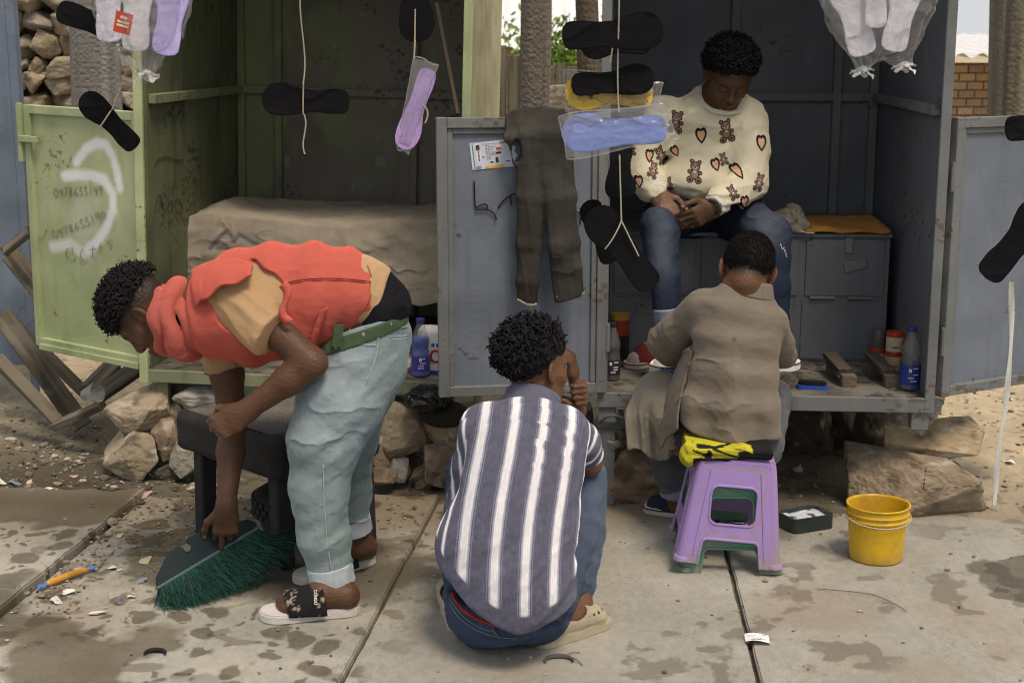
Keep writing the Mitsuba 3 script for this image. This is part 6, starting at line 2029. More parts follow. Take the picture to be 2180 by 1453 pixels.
# folded cloth on the stool
def scarf(P):
    q = (P - V(SC[0], SC[1], SEAT_Z + 0.016)) @ np.stack([V(math.cos(yaw), math.sin(yaw), 0), inw, V(0, 0, 1)]).T
    b = np.maximum(np.maximum(np.abs(q[:, 0]) - 0.125, np.abs(q[:, 1]) - 0.12), np.abs(q[:, 2]) - 0.010)
    d = b - 0.004 - 0.006 * ridged(q, np.stack([V(3, 2, 0), V(0, 5, 0), V(4, 5, 60)]), 3) - 0.006 * (fb(P, 14, 2, 2) - 0.5)
    e = ell(q, (-0.128, -0.085, -0.012), (0.024, 0.045, 0.03)) - 0.006 * ridged(q, np.stack([V(3, 2, 0), V(0, 5, 0), V(40, 5, 20)]), 4)
    return smin(d, e, 0.02)


c0 = V(SC[0], SC[1], SEAT_Z + 0.02)
scm = blob(scarf, c0 - V(.22, .22, .1), c0 + V(.22, .22, .08), 0.004)
q = (scm.vertices - c0) @ np.stack([V(math.cos(yaw), math.sin(yaw), 0), inw, V(0, 0, 1)]).T
yel = (((np.abs(np.mod(q[:, 0] * 13 + 30 * q[:, 2] + 1.6 * fb(q, 9, 1, 2), 1) - 0.5) < 0.40) & (fb(q, 22, 3, 2) > 0.36) & (q[:, 0] < 0.07) & (q[:, 2] > -0.012)) | (q[:, 0] < -0.115))[:, None]
col = np.where(yel, V(0.42, 0.39, 0.03), V(0.016, 0.016, 0.016)) * (0.8 + 0.4 * fb(scm.vertices, 60, 3, 2)[:, None])
solo('folded_scarf', scm, 'cloth', 'crumpled yellow and black cloth used as a cushion on the purple stool', 'cloth', smooth=True, color=np.clip(col, 0, 1))

# towel over the boy's knee and the blue rag in his hand
def towel(P):
    a, b, c = at(1408, 846, 4.94), at(1400, 890, 4.93), at(1405, 958, 4.91)
    d, inf = chain(P, [a + V(.02, .02, 0), b, c], [0.084, 0.108, 0.112], [0.088, 0.098, 0.10], V(1, 0, 0), 0.03, cap=0.8, want=True)
    d = smin(d, cone(P, D_knee + V(0, -.01, .012), D_knee * .5 + D_wr * .5 + V(-.01, 0, .012), 0.092, 0.10), 0.03)
    th = np.arctan2(inf[:, 2], inf[:, 1])
    f = np.clip((a[2] + 0.02 - P[:, 2]) / 0.1, 0, 1)
    d = d - f * (0.011 * np.sin(th * 9 + 2.2 * fb(P, 7, 3, 2)) + 0.004 * np.sin(th * 23)) - 0.006 * (fb(P, 15, 7, 2) - 0.5)
    hem = c[2] - 0.01 + 0.22 * np.abs(P[:, 0] - b[0] - 0.02) + 0.010 * np.sin(P[:, 0] * 60) - P[:, 2]
    d = smax(d, hem, 0.004)
    return smax(d, -np.maximum(chain(P, [a + V(.02, .02, 0), b, c - V(0, 0, .05)], [0.03, 0.06, 0.066], [0.036, 0.05, 0.055], V(1, 0, 0), 0.03), P[:, 2] - a[2] - 0.02), 0.003)


tw = at(1405, 880, 4.92)
twm = blob(towel, tw - V(.22, .36, .22), tw + V(.26, .2, .2), 0.0055)
solo('towel', twm, 'cloth', "grey beige ribbed towel draped over the left knee of the person on the stool", 'towel', smooth=True, color=cloth_color(twm, (0.30, 0.27, 0.21), 4, 0.3, 25))
rm, _ = sheet(lambda u, v: at(1428, 803, 4.98) + V(0.045, 0.02, 0) * (u - .5)[..., None] * 1.5 + V(0.008, -.01, -0.075) * (v - .4)[..., None] + V(0, 1, 0.3) * (0.01 * np.sin(u * 9 + v * 7))[..., None], 16, 16)
rm = thick(rm, 0.004)
solo('blue_rag', rm, 'cloth', "small bright blue polishing rag in the hand under the white shoe", 'cloth', smooth=True, color=cloth_color(rm, (0.10, 0.22, 0.46), 3))

# ------------------------------------------------------------------ bucket and soap tray
bc = gz(1864, 1186, 0.0)
bk_ = thing('bucket', 'dirty yellow plastic bucket standing on the pavement', 'bucket')
R0, R1, HB = 0.083, 0.098, 0.186
prof = [(0, 0.004), (R0 - 0.004, 0.004), (R0, 0), (R0 + 0.003, 0.004), (R0 + (R1 - R0) * 0.72, HB * 0.72), (R1 - 0.001, HB * 0.73), (R1 + 0.004, HB * 0.745), (R1 + 0.004, HB * 0.775), (R1 - 0.002, HB * 0.79), (R1 - 0.001, HB * 0.83), (R1 + 0.004, HB * 0.845), (R1 + 0.004, HB * 0.87), (R1 - 0.001, HB * 0.885),
        (R1, HB * 0.965), (R1 + 0.005, HB * 0.97), (R1 + 0.005, HB), (R1 - 0.003, HB), (R1 - 0.004, HB * 0.96), (R0 - 0.002, 0.01), (0, 0.01)]
fine = []
for (a, b) in zip(prof[:-1], prof[1:]):
    n = max(1, int(np.hypot(a[0] - b[0], a[1] - b[1]) / 0.012))
    fine += [(a[0] + (b[0] - a[0]) * t / n, a[1] + (b[1] - a[1]) * t / n) for t in range(n)]
bm = lathe(fine + [prof[-1]], 72)
bm.apply_translation((bc[0], bc[1], 0.001))
v = bm.vertices
grime = np.clip((fb(v * V(1, 1, 0.5), 26, 3, 4) - 0.5) * 4, 0, 1) * 0.35 + 0.55 * np.clip(1 - (v[:, 2]) / 0.04, 0, 1) * (0.4 + fb(v, 30, 9, 3)) + 0.3 * np.clip((fb(v, 60, 8, 2) - 0.6) * 8, 0, 1)
inside = (np.hypot(v[:, 0] - bc[0], v[:, 1] - bc[1]) < R0 + (R1 - R0) * v[:, 2] / HB - 0.001)
grime = np.clip(grime + 0.25 * inside * fb(v * V(1, 1, .3), 30, 2, 3), 0, 0.85)[:, None]
part(bk_, 'shell', bm, 'gloss', smooth=True, color=np.clip(V(0.64, 0.40, 0.012) * (1 - grime) + grime * V(0.33, 0.20, 0.07), 0, 1))
for zz, rr in ((0.845, R1 + 0.002), (0.745, R1 + 0.002)):
    pass
hd = [(bc[0] + (R1 + 0.007) * math.cos(t), bc[1] + (R1 + 0.007) * math.sin(t), HB * 0.80 - 0.016 * math.sin(-t) * (math.sin(t) < 0)) for t in np.linspace(-math.pi, 0, 40)]
cpart(bk_, 'handle', tubes(hd, 0.0022, 6), (0.48, 0.42, 0.33), smooth=True)

tc = gz(1712, 1120, 0.0)
ty = 0.42
TM = frame(V(math.cos(ty), math.sin(ty), 0), V(-math.sin(ty), math.cos(ty), 0), V(0, 0, 1), V(tc[0], tc[1], 0.002))
tray = thing('soap_tray', 'dark cut plastic tray with soapy water beside the purple stool', 'tray')
outer, inner = rrect(-0.085, -0.06, 0.085, 0.06, 0.02), rrect(-0.077, -0.052, 0.077, 0.052, 0.016)
cpart(tray, 'body', moved(trimesh.util.concatenate([extrude(outer.difference(inner), 0.05), extrude(inner, 0.006)]), TM), (0.022, 0.032, 0.03), 'gloss', smooth=False)
sw_, uv_ = sheet(lambda u, v: np.stack([(u - .5) * 0.154, (v - .5) * 0.103, 0.036 + 0.004 * fb(np.stack([u * 5, v * 4, u * 0], -1), 1, 3, 3)], -1), 60, 40)
f = np.clip((fb(np.c_[uv_ * V(6, 4), uv_[:, :1] * 0], 1, 8, 4) - 0.38) * 5, 0, 1)[:, None]
part(tray, 'soapy_water', moved(sw_, TM), 'gloss', smooth=True, color=np.clip(V(0.05, 0.07, 0.09) * (1 - f) + f * V(0.62, 0.66, 0.74), 0, 1))

# ------------------------------------------------------------------ the broom head held by the sweeper
bh = thing('broom_head', 'green bristled broom head without a stick, held just above the ground', 'broom')
ra, rb = at(334, 1250, 4.12), at(548, 1122, 4.34)
ax_ = nrm(rb - ra)
LB = float(np.linalg.norm(rb - ra))
dn_ = nrm(V(0.30, -0.34, -1) - ax_ * (V(0.30, -0.34, -1) @ ax_))
nb = np.cross(ax_, dn_)
outl = [(0.0, 0.0), (0.012, -0.026), (0.075, -0.068), (0.118, -0.076), (0.124, -0.055), (0.135, -0.048), (0.147, -0.058), (0.150, -0.080), (0.195, -0.080), (0.235, -0.062), (LB - 0.02, -0.04), (LB, -0.02), (LB, 0.0)]
pl2 = Polygon(outl).buffer(-0.006).buffer(0.006)
M = frame(ax_, dn_, nb, ra)
cpart(bh, 'body', moved(extrude(pl2, 0.016), M @ frame(*np.eye(3), V(0, 0, -0.008))), (0.007, 0.019, 0.023), 'plain', smooth=False)
cpart(bh, 'ridge', bar(ra - ax_ * 0.004 + dn_ * 0.002, rb + ax_ * 0.004 + dn_ * 0.002, 0.03, 0.010, up=dn_, r=0.003), (0.07, 0.12, 0.13), 'gloss', var=0.25)
rg = np.random.default_rng(17)
n = 6000
t = rg.uniform(0.005, LB - 0.005, n)
w = rg.uniform(-0.014, 0.014, n)
p0 = ra + t[:, None] * ax_ + dn_ * 0.004 + w[:, None] * nb
splay = ((t / LB - 0.45) * 0.75)[:, None]
dirs = nrm(dn_ + splay * ax_ + (w / 0.014 * 0.22)[:, None] * nb + 0.16 * rg.normal(size=(n, 3)))
ln = (0.098 + 0.016 * fb(np.stack([t * 18, t * 0, t * 0], 1), 1, 3, 2) + rg.uniform(-0.012, 0.008, n))[:, None]
bend = 0.02 * rg.normal(size=(n, 3)) + V(0.012, 0, 0)
s_ = np.linspace(0, 1, 4)
path = p0[:, None] + dirs[:, None] * (ln * s_)[..., None] + bend[:, None] * (s_**2)[None, :, None]
path[..., 2] = np.maximum(path[..., 2], 0.004)
a = nrm(np.cross(dirs, rg.normal(size=(n, 3))))
b = np.cross(dirs, a)
rr = (0.0011 * (1 - 0.45 * s_))[None, :, None]
ring = [path + rr * (a * math.cos(x) + b * math.sin(x))[:, None] for x in (0, 2.094, 4.189)]
vv = np.stack(ring, 2).reshape(-1, 3)
i, j, k = np.meshgrid(np.arange(n), np.arange(3), np.arange(3), indexing='ij')
o = i * 12
qd = np.stack([o + j * 3 + k, o + j * 3 + (k + 1) % 3, o + (j + 1) * 3 + (k + 1) % 3, o + (j + 1) * 3 + k], -1).reshape(-1, 4)
bc_ = np.repeat(V(0.011, 0.066, 0.052) * rg.uniform(0.5, 1.5, (n, 1)) + V(0.05, 0.06, 0.045) * (rg.uniform(size=(n, 1)) > 0.9), 12, 0)
part(bh, 'bristles', trimesh.Trimesh(vv, np.vstack([qd[:, [0, 1, 2]], qd[:, [0, 2, 3]]]), process=False), 'plain', smooth=True, color=np.clip(bc_, 0, 1), kind='stuff')
sk_ = M @ np.r_[0.136, -0.058, -0.008, 1]
cpart(bh, 'socket', tubes([sk_[:3] - nb * 0.004, sk_[:3] + nb * 0.02], 0.012, 14), (0.10, 0.10, 0.08), smooth=30)

# ------------------------------------------------------------------ tyre rubber stool and tyre
tk = thing('tyre_stool', 'black stool made of tyre rubber with a patterned seat and sturdy legs', 'stool')
tf_l, tf_r = gz(440, 1140, 0), gz(605, 1208, 0)
fx = nrm((tf_r - tf_l) * V(1, 1, 0))
fy = V(-fx[1], fx[0], 0)
ctr = (tf_l + tf_r) / 2 + fy * 0.17
WS = float(np.linalg.norm(tf_r - tf_l))
z_top = 0.435


def cushion(P):
    q = (P - V(ctr[0], ctr[1], z_top - 0.06)) @ np.stack([fx, fy, V(0, 0, 1)]).T
    q = q - V(-0.012, -0.015, 0)
    b = np.maximum(np.abs(q) - V(WS / 2 + 0.035, 0.185, 0.036), 0)
    return np.linalg.norm(b, axis=1) - 0.034 - 0.012 * (fb(P, 6, 3, 2) - 0.5)


cm = blob(cushion, V(ctr[0], ctr[1], z_top - .06) - V(.36, .36, .12), V(ctr[0], ctr[1], z_top - .06) + V(.36, .36, .12), 0.006)
part(tk, 'cushion', cm, 'rubber', smooth=True, color=flat_color(cm, (0.028, 0.027, 0.026), 0.35, 16, 3))
# raised diamond pattern of the seat sheet
dm = []
for s_ in np.arange(-0.5, 0.5, 0.014):
    for sg in (1, -1):
        pts = [(s_ + sg * tt, tt) for tt in np.linspace(-0.19, 0.19, 30)]
        pts = [(x, y) for x, y in pts if abs(x) < WS / 2 + 0.03]
        if len(pts) > 3:
            dm.append(tubes([V(ctr[0], ctr[1], 0) + fx * (x - .012) + fy * (y - .015) + V(0, 0, z_top + 0.0105 + 0.012 * (float(fb(V(ctr[0] + x, ctr[1] + y, z_top)[None], 6, 3, 2)[0]) - 0.5) + 0.0) for x, y in pts], 0.0022, 4))
cpart(tk, 'seat_pattern', dm, (0.15, 0.135, 0.12), 'rubber', smooth=True, kind='stuff')
for sx, sy in ((-1, 0), (1, 0), (-1, 1), (1, 1)):
    b0 = V(ctr[0], ctr[1], 0) + fx * (sx * WS / 2) + fy * (sy * 0.34 - 0.17)
    lg = bar(b0 + V(0, 0, 0.003), b0 - fx * sx * 0.012 + V(0, 0, z_top - 0.085), 0.052, 0.06, up=fy, r=0.006)
    cpart(tk, 'leg', lg.subdivide().subdivide(), (0.03, 0.03, 0.03), 'rubber', var=0.4, s=30)
for sy in (0, 1):
    a_ = V(ctr[0], ctr[1], z_top - 0.12) + fy * (sy * 0.34 - 0.17)
    cpart(tk, 'crossbar', bar(a_ - fx * WS / 2, a_ + fx * WS / 2, 0.03, 0.05, r=0.004), (0.11, 0.105, 0.10), 'rubber', var=0.4)
tyre = thing('old_tyre', 'worn black tyre lying under the tyre rubber stool', 'tyre')
to = V(ctr[0] + 0.06, ctr[1] + 0.10, 0.0)
pr_t = [(0.10, 0.02), (0.125, 0.008), (0.16, 0.01), (0.178, 0.022), (0.183, 0.045), (0.178, 0.088), (0.16, 0.10), (0.125, 0.102), (0.10, 0.09), (0.115, 0.055), (0.10, 0.02)]
tm_ = lathe(pr_t, 60)
tm_.apply_translation(to + V(0, 0, 0.05))
cpart(tyre, 'carcass', tm_, (0.022, 0.022, 0.022), 'rubber', smooth=40)
blk = []
for i in range(46):
    a_ = i / 34 * 2 * np.pi
    for zz in (0.03, 0.052, 0.074):
        a2 = a_ + (0.09 if zz == 0.052 else 0)
        e1, e2 = V(math.cos(a2), math.sin(a2), 0), V(-math.sin(a2), math.cos(a2), 0)
        blk.append(moved(bevel_box((-0.004, -0.0125, -0.009), (0.005, 0.0125, 0.009), 0.001), frame(e1, e2, V(0, 0, 1), to + V(0, 0, 0.05 + zz) + e1 * 0.183)))
cpart(tyre, 'tread', blk, (0.028, 0.028, 0.028), 'rubber', smooth=False, kind='stuff')
tm2 = tm_.copy()
tm2.apply_translation((0.02, 0.01, -0.052))
t2 = thing('old_tyre', 'lower tyre of the pair under the tyre rubber stool', 'tyre')
tm2.vertices[:, 2] = np.clip(tm2.vertices[:, 2], 0.004, None)
cpart(t2, 'carcass', tm2, (0.03, 0.028, 0.026), 'rubber', smooth=40)

# ------------------------------------------------------------------ field stones under and before the kiosks
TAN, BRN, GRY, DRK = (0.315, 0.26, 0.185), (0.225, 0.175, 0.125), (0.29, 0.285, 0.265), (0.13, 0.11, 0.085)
ROCKS = [(230, 345, 833, 925, 5.36, TAN, 'tan boulder on top of another at the left foot of the green kiosk'), (216, 332, 910, 1026, 5.33, TAN, 'squarish brown boulder, lowest at the left foot of the green kiosk'),
         (325, 374, 898, 980, 5.36, BRN, 'small reddish stone right of the squarish boulder'), (352, 398, 858, 918, 5.42, BRN, 'small stone below the white grey slab'),
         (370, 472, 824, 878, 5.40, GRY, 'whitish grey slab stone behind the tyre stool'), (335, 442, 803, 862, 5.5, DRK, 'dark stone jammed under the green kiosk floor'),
         (362, 425, 905, 1012, 5.34, (0.24, 0.225, 0.18), 'greenish grey stone behind the left leg of the tyre stool'),
         (783, 902, 858, 972, 5.33, TAN, 'large angular tan boulder under the middle of the green kiosk'), (778, 838, 828, 884, 5.4, BRN, "brown stone beside the pale jeans under the kiosk floor"),
         (735, 832, 902, 1012, 5.32, BRN, "sloping brown boulder just right of the pale jeans"), (900, 988, 884, 958, 5.30, TAN, 'upper tan stone beside the squatting person'),
         (902, 990, 948, 1040, 5.27, BRN, 'lower brown stone beside the squatting person'), (850, 915, 950, 1022, 5.4, DRK, 'dark stone in the gap between the boulders'), (826, 866, 972, 1022, 5.3, GRY, 'small grey upright stone below the large tan boulder'),
         (775, 838, 1002, 1032, 5.22, BRN, 'flat brown stone lying on the dirt'), (1278, 1408, 948, 1094, 5.10, (0.27, 0.2, 0.135), 'big rounded brown boulder between the squatting person and the stool'),
         (1270, 1322, 916, 942, 5.08, TAN, 'small tan stone on top of the rounded boulder'), (1284, 1320, 936, 958, 5.06, GRY, 'small grey stone on the rounded boulder'), (1318, 1425, 895, 968, 5.3, DRK, 'dark brown stone in shade behind the towel'),
         (1830, 2088, 972, 1128, 5.04, (0.29, 0.235, 0.17), 'largest boulder, at the right foot of the grey kiosk'), (1896, 2084, 904, 990, 5.12, (0.33, 0.26, 0.17), 'flat tan stone carrying the right leg of the grey kiosk'),
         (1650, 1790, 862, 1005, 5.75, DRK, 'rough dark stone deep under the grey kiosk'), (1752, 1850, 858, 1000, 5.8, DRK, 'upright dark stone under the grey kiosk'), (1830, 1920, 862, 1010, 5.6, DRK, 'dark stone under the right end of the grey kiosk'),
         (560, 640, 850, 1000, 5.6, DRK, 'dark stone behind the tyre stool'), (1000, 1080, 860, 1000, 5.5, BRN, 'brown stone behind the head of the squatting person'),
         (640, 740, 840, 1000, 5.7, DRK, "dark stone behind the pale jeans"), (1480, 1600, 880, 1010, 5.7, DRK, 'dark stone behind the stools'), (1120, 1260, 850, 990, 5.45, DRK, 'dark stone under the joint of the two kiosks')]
for i, (x0, x1, y0, y1, Y, c, lab) in enumerate(ROCKS):
    w, h = (x1 - x0), (y1 - y0)
    cen = at((x0 + x1) / 2, (y0 + y1) / 2, Y)
    s_ = ppm(Y, cen[2])
    sz = V(w / s_, min(w, 1.3 * h) / s_ * 0.95 + 0.02, h / s_ * 0.97) * (1.14 if w * h > 5000 else 1.22)
    big = w * h > 5000
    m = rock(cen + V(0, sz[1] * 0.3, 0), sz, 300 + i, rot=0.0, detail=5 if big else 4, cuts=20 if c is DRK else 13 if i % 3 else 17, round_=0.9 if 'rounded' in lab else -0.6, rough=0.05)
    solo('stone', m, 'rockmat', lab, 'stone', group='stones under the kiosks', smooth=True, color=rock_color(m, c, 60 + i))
rg = np.random.default_rng(77)
for i in range(46):
    x, y = rg.uniform(330, 985), rg.uniform(865, 1030)
    if 600 < x < 735 or (380 < x < 640 and y > 900):
        continue
    Y = 5.55 - (y - 865) / 165 * 0.22
    w = rg.uniform(28, 60)
    cen = at(x, y, Y)
    c = [TAN, BRN, GRY, DRK, BRN][i % 5]
    m = rock(cen, V(w, w * .9, w * rg.uniform(.6, .9)) / ppm(Y, cen[2]), 500 + i, rot=rg.uniform(0, 3), detail=3, cuts=9, round_=-0.3, rough=0.06)
    solo('stone', m, 'rockmat', 'small filler stone wedged among the boulders under the green kiosk', 'stone', group='small filler stones under the green kiosk', smooth=True, color=rock_color(m, c, 90 + i))
# rubble lump round the right leg
m = rock(at(1955, 878, 5.2), (0.22, 0.2, 0.13), 401, detail=5, cuts=6, round_=0.9, rough=0.16)
solo('stone', m, 'rockmat', 'crumbly pale concrete lump round the right leg of the grey kiosk', 'stone', group='stones under the kiosks', smooth=True, color=rock_color(m, (0.36, 0.33, 0.27), 8))

# ------------------------------------------------------------------ timber leaning at the left
def plank(px0, py0, Y0, px1, py1, Y1, w, t, lab, up=(0, -0.5, 0.6), group='loose boards leaning by the green door'):
    a, b = at(px0, py0, Y0), at(px1, py1, Y1)
    m = bar(a, b, w, t, up=up, r=0.003)
    m = m.subdivide().subdivide()
    m.vertices += 0.004 * (fb(m.vertices, 12, int(px0), 2)[:, None] - 0.5)
    solo('wooden_plank', m, 'wood', lab, 'plank', group=group, smooth=False, uv=wood_uv(m, b - a))


plank(2, 668, 6.05, 176, 908, 5.85, 0.085, 0.02, 'broad weathered plank leaning down to the right at the left edge')
plank(20, 678, 6.15, 190, 845, 6.05, 0.05, 0.025, 'narrow dark plank just behind the broad leaning one')
plank(-5, 760, 5.8, 132, 905, 5.75, 0.05, 0.02, 'lower thin plank at the left picture edge')
plank(0, 785, 5.85, 120, 905, 5.8, 0.022, 0.018, 'thinnest strip of wood below the broad plank')
plank(15, 545, 6.1, 95, 645, 6.05, 0.05, 0.02, 'plank end peeping out behind the green door, lower')
plank(12, 520, 6.12, 80, 600, 6.1, 0.06, 0.02, 'plank end peeping out behind the green door, middle')
plank(10, 535, 6.0, 62, 492, 5.95, 0.05, 0.025, 'short board end with a pale top behind the green door')
plank(118, 905, 5.7, 218, 862, 5.62, 0.05, 0.03, 'short grey block of wood lying in the dirt', up=(0, -0.3, 1))
plank(195, 850, 5.75, 300, 778, 5.95, 0.075, 0.03, 'slanting tan board under the green door')
plank(190, 830, 6.0, 240, 780, 6.2, 0.08, 0.04, 'dark beam end under the green door')

cup = thing('plastic_cup', 'clear ribbed plastic cup lying among the planks at the left', 'cup')
cpr = [(0.0, 0.0), (0.026, 0.0)] + [(0.026 + 0.012 * i / 12 + 0.0012 * (i % 2), 0.006 + 0.058 * i / 12) for i in range(13)] + [(0.041, 0.066), (0.041, 0.069)]
cmh = lathe(cpr, 32)
cM = trimesh.transformations.rotation_matrix(1.25, [0.4, 1, 0])
cM[:3, 3] = at(180, 842, 5.6)
scene['clear_plastic'] = {'type': 'thindielectric', 'int_ior': 1.5}
scene['film'] = {'type': 'blendbsdf', 'weight': 0.14, 'bsdf_0': {'type': 'thindielectric', 'int_ior': 1.55}, 'bsdf_1': two({'type': 'principled', 'base_color': {'type': 'rgb', 'value': [0.75, 0.76, 0.78]}, 'roughness': 0.3, 'specular': 0.5})}
part(cup, 'wall', moved(cmh, cM), 'film', smooth=True)
# ------------------------------------------------------------------ sack cloth over the green bench
def sack_fn(u, v):
    x = -0.005 + u * (WG + 0.0)
    s = v
    bend = 0.62
    top = s < bend
    t = np.where(top, s / bend, 1.0)
    d = 1.29 - t * (1.29 - 0.555)
    z = 0.515 + 0.012 * np.sin(u * 9) * t + 0.035 * np.exp(-((u - 0.07) / 0.06) ** 2) * np.exp(-((t - .55) / .5) ** 2) + 0.012 * np.exp(-((u - 0.55) / 0.2) ** 2) * (1 - t)
    dn = np.where(top, 0, (s - bend) / (1 - bend))
    drop = 0.27 + 0.06 * np.clip((u - 0.55) * 2, 0, 1) + 0.018 * np.sin(u * 17) + 0.01 * np.sin(u * 41)
    d = d - 0.022 * np.sin(np.clip(dn * 4, 0, 1) * 1.57) - 0.012 * dn
    z = z - drop * np.maximum(dn - 0.03, 0) - 0.012 * np.clip(dn * 12, 0, 1)
    q = np.stack([x, d, z], -1)
    w = np.stack([u * 1.2, v * 0.8, u * 0], -1)
    cr = (1 - np.abs(2 * meshkit.fbm(w * np.array([7, 4, 1.0]), 4, 3) - 1)) ** 6
    cr2 = (1 - np.abs(2 * meshkit.fbm(w * np.array([3, 9, 1.0]), 4, 6) - 1)) ** 6
    off = 0.008 * cr + 0.007 * cr2 + 0.010 * (meshkit.fbm(w * 3, 2, 5) - 0.5) + 0.0065 * dn * np.sin(u * 44 + 7 * meshkit.fbm(w * 3.1, 2, 8))
    q[..., 1] -= off * np.where(top, 0.2, 1.0)
    q[..., 2] += off * np.where(top, 1.0, 0.1)
    return q


sm, suv = sheet(sack_fn, 230, 120)
sm.apply_transform(MG)
base = V(0.36, 0.315, 0.255) * (0.75 + 0.5 * fb(sm.vertices, 7, 3, 4)[:, None]) * (0.9 + 0.2 * fb(sm.vertices * V(1, 1, 0.3), 120, 4, 2)[:, None])
st = np.clip((fb(sm.vertices, 4, 9, 4)[:, None] - 0.52) * 5, 0, 1)
base = base * (1 - 0.4 * st)


def mark(pts, w):
    p = np.array([np.r_[suv * V(WG, 0.85)]])[0]
    d = np.full(len(p), 9.0)
    for a, b in zip(pts[:-1], pts[1:]):
        a, b = V(*a), V(*b)
        t = np.clip(((p - a) @ (b - a)) / ((b - a) @ (b - a)), 0, 1)
        d = np.minimum(d, np.linalg.norm(p - a - t[:, None] * (b - a), axis=1))
    return np.clip((w - d) / 0.004, 0, 1)[:, None]


mk_ = np.maximum(mark([(0.10, 0.68), (0.17, 0.585), (0.20, 0.63), (0.22, 0.60), (0.30, 0.66)], 0.011), mark([(0.13, 0.68), (0.20, 0.67)], 0.009))
base = base * (1 - 0.7 * mk_) + 0.7 * mk_ * V(0.09, 0.10, 0.12)
sm2 = thick(sm, 0.004)
solo('sack_cloth', sm2, 'cloth', 'creased brown sack cloth with faded print draped over the green bench', 'sackcloth', smooth=True, color=np.clip(np.vstack([base, base]), 0, 1))

# ------------------------------------------------------------------ insoles on strings
INS = np.array([(0, 0, 0), (0.02, .09, .09), (0.08, .135, .13), (0.2, .14, .135), (0.38, .118, .128), (0.52, .122, .145), (0.66, .165, .172), (0.78, .188, .182), (0.88, .170, .172), (0.95, .125, .13), (0.985, .07, .075), (1, 0, 0)])


def insole_poly(L, wf=1.0):
    from scipy.interpolate import PchipInterpolator
    s = np.r_[0.5 - 0.5 * np.cos(np.linspace(0, np.pi, 50))]
    a, b = PchipInterpolator(INS[:, 0], INS[:, 1])(s), PchipInterpolator(INS[:, 0], INS[:, 2])(s)
    return Polygon(np.vstack([np.c_[s, a * wf], np.c_[s[::-1], -b[::-1] * wf]]) * L).buffer(0.0005)


def insole(parent, name, heel, toe, Y, color, wf=1.0, flip=False, dY=0.0, th=0.006, bend=0.02, roll=0.0, mat='cloth'):
    h, t = at(*heel, Y), at(*toe, Y + dY)
    L = float(np.linalg.norm(t - h))
    x = (t - h) / L
    n = nrm(V(math.sin(roll), -math.cos(roll), 0.12) - x * (x @ V(math.sin(roll), -math.cos(roll), 0.12)))
    y = np.cross(n, x) * (-1 if flip else 1)
    pl = insole_poly(L, wf)
    m = trimesh.util.concatenate([extrude(pl.buffer(-0.0022), th), moved(extrude(pl, th - 0.003), frame(V(1, 0, 0), V(0, 1, 0), V(0, 0, 1), V(0, 0, 0.0015)))])
    m = m.subdivide()
    m.vertices[:, 2] += bend * ((m.vertices[:, 0] / L - 0.45) ** 2 - 0.1)
    m.apply_transform(frame(x, y, np.cross(x, y), h))
    if parent is None:
        return m
    return cpart(parent, name, m, color, mat, var=0.25, s=60, smooth=False)


BLK = (0.0085, 0.0085, 0.010)


def string(pts, r=0.0021, color=(0.42, 0.39, 0.31), twist=True):
    p = spline([at(*q) for q in pts], 40 * len(pts))
    if not twist:
        return tubes(p, r, 6)
    t = np.arange(len(p))
    o = 0.0011 * np.stack([np.cos(t * 1.2), np.sin(t * 1.2), t * 0], 1)
    return trimesh.util.concatenate([tubes(p + o, r * 0.75, 5), tubes(p - o, r * 0.75, 5)])


def hang(label, heel, toe, Y, strings=(), color=BLK, group='black insoles hung up for sale', **k):
    th = thing('shoe_insole', label, 'insole', group)
    insole(th, 'sole', heel, toe, Y, color, **k)
    for s in strings:
        cpart(th, 'cord', string(s), (0.40, 0.37, 0.29), smooth=True)
    return th


hang('black insole tucked behind the clear bag at the top left', (122, 22), (300, 78), 4.16, [[(250, -40, 4.15), (252, 60, 4.15)]])
hang('black insole hanging aslant over the corner of the green door', (291, 314), (176, 203), 4.12, [[(236, 236, 4.105), (224, 254, 4.10), (212, 272, 4.105)], [(238, 234, 4.11), (300, 60, 4.12), (330, -40, 4.12)]])
hang('black insole hanging level inside the green kiosk opening, second from left', (744, 218), (557, 209), 4.42,
     [[(643, -40, 4.41), (645, 80, 4.41), (649, 140, 4.41), (645, 180, 4.40)], [(646, 178, 4.408), (645, 243, 4.408)], [(647, 243, 4.41), (650, 275, 4.41), (646, 300, 4.41), (649, 328, 4.41)]], flip=True)
hang('black insole end hanging at the top edge above the purple insole', (884, -110), (888, 90), 4.35, [[(884, 86, 4.34), (881, 125, 4.34)]], wf=1.05)
hang('upper black insole hanging level between the kiosks, widest of its column', (1196, 78), (1412, 64), 4.02, [[(1318, -40, 4.01), (1317, 60, 4.01), (1315, 150, 4.03), (1318, 240, 4.03)]])
hang('dark insole just behind and below the uppermost one of the column', (1385, 92), (1236, 96), 4.16, [[(1305, 95, 4.15), (1299, 135, 4.15)]], wf=1.1)
pb = hang('black insole lying over a yellow one in a plastic sleeve', (1216, 182), (1392, 166), 4.05)
hang('small dark insole end below the blue insole', (1322, 300), (1320, 428), 4.28, [[(1319, 330, 4.06), (1321, 400, 4.06), (1323, 472, 4.06)]], wf=1.25, dY=-0.1)
hang('dark insole half hidden behind the long slanting one', (1300, 560), (1252, 426), 4.22, [[(1292, 330, 4.16), (1282, 440, 4.2)]])
hang("long slanting black insole beside the seated person's knee", (1390, 612), (1258, 446), 4.08, [[(1323, 470, 4.06), (1306, 505, 4.05), (1288, 530, 4.06)], [(1323, 470, 4.065), (1360, 545, 4.065)]])
hang('black insole end cut by the right picture edge, upper', (2138, 276), (2300, 262), 4.1, wf=1.2)
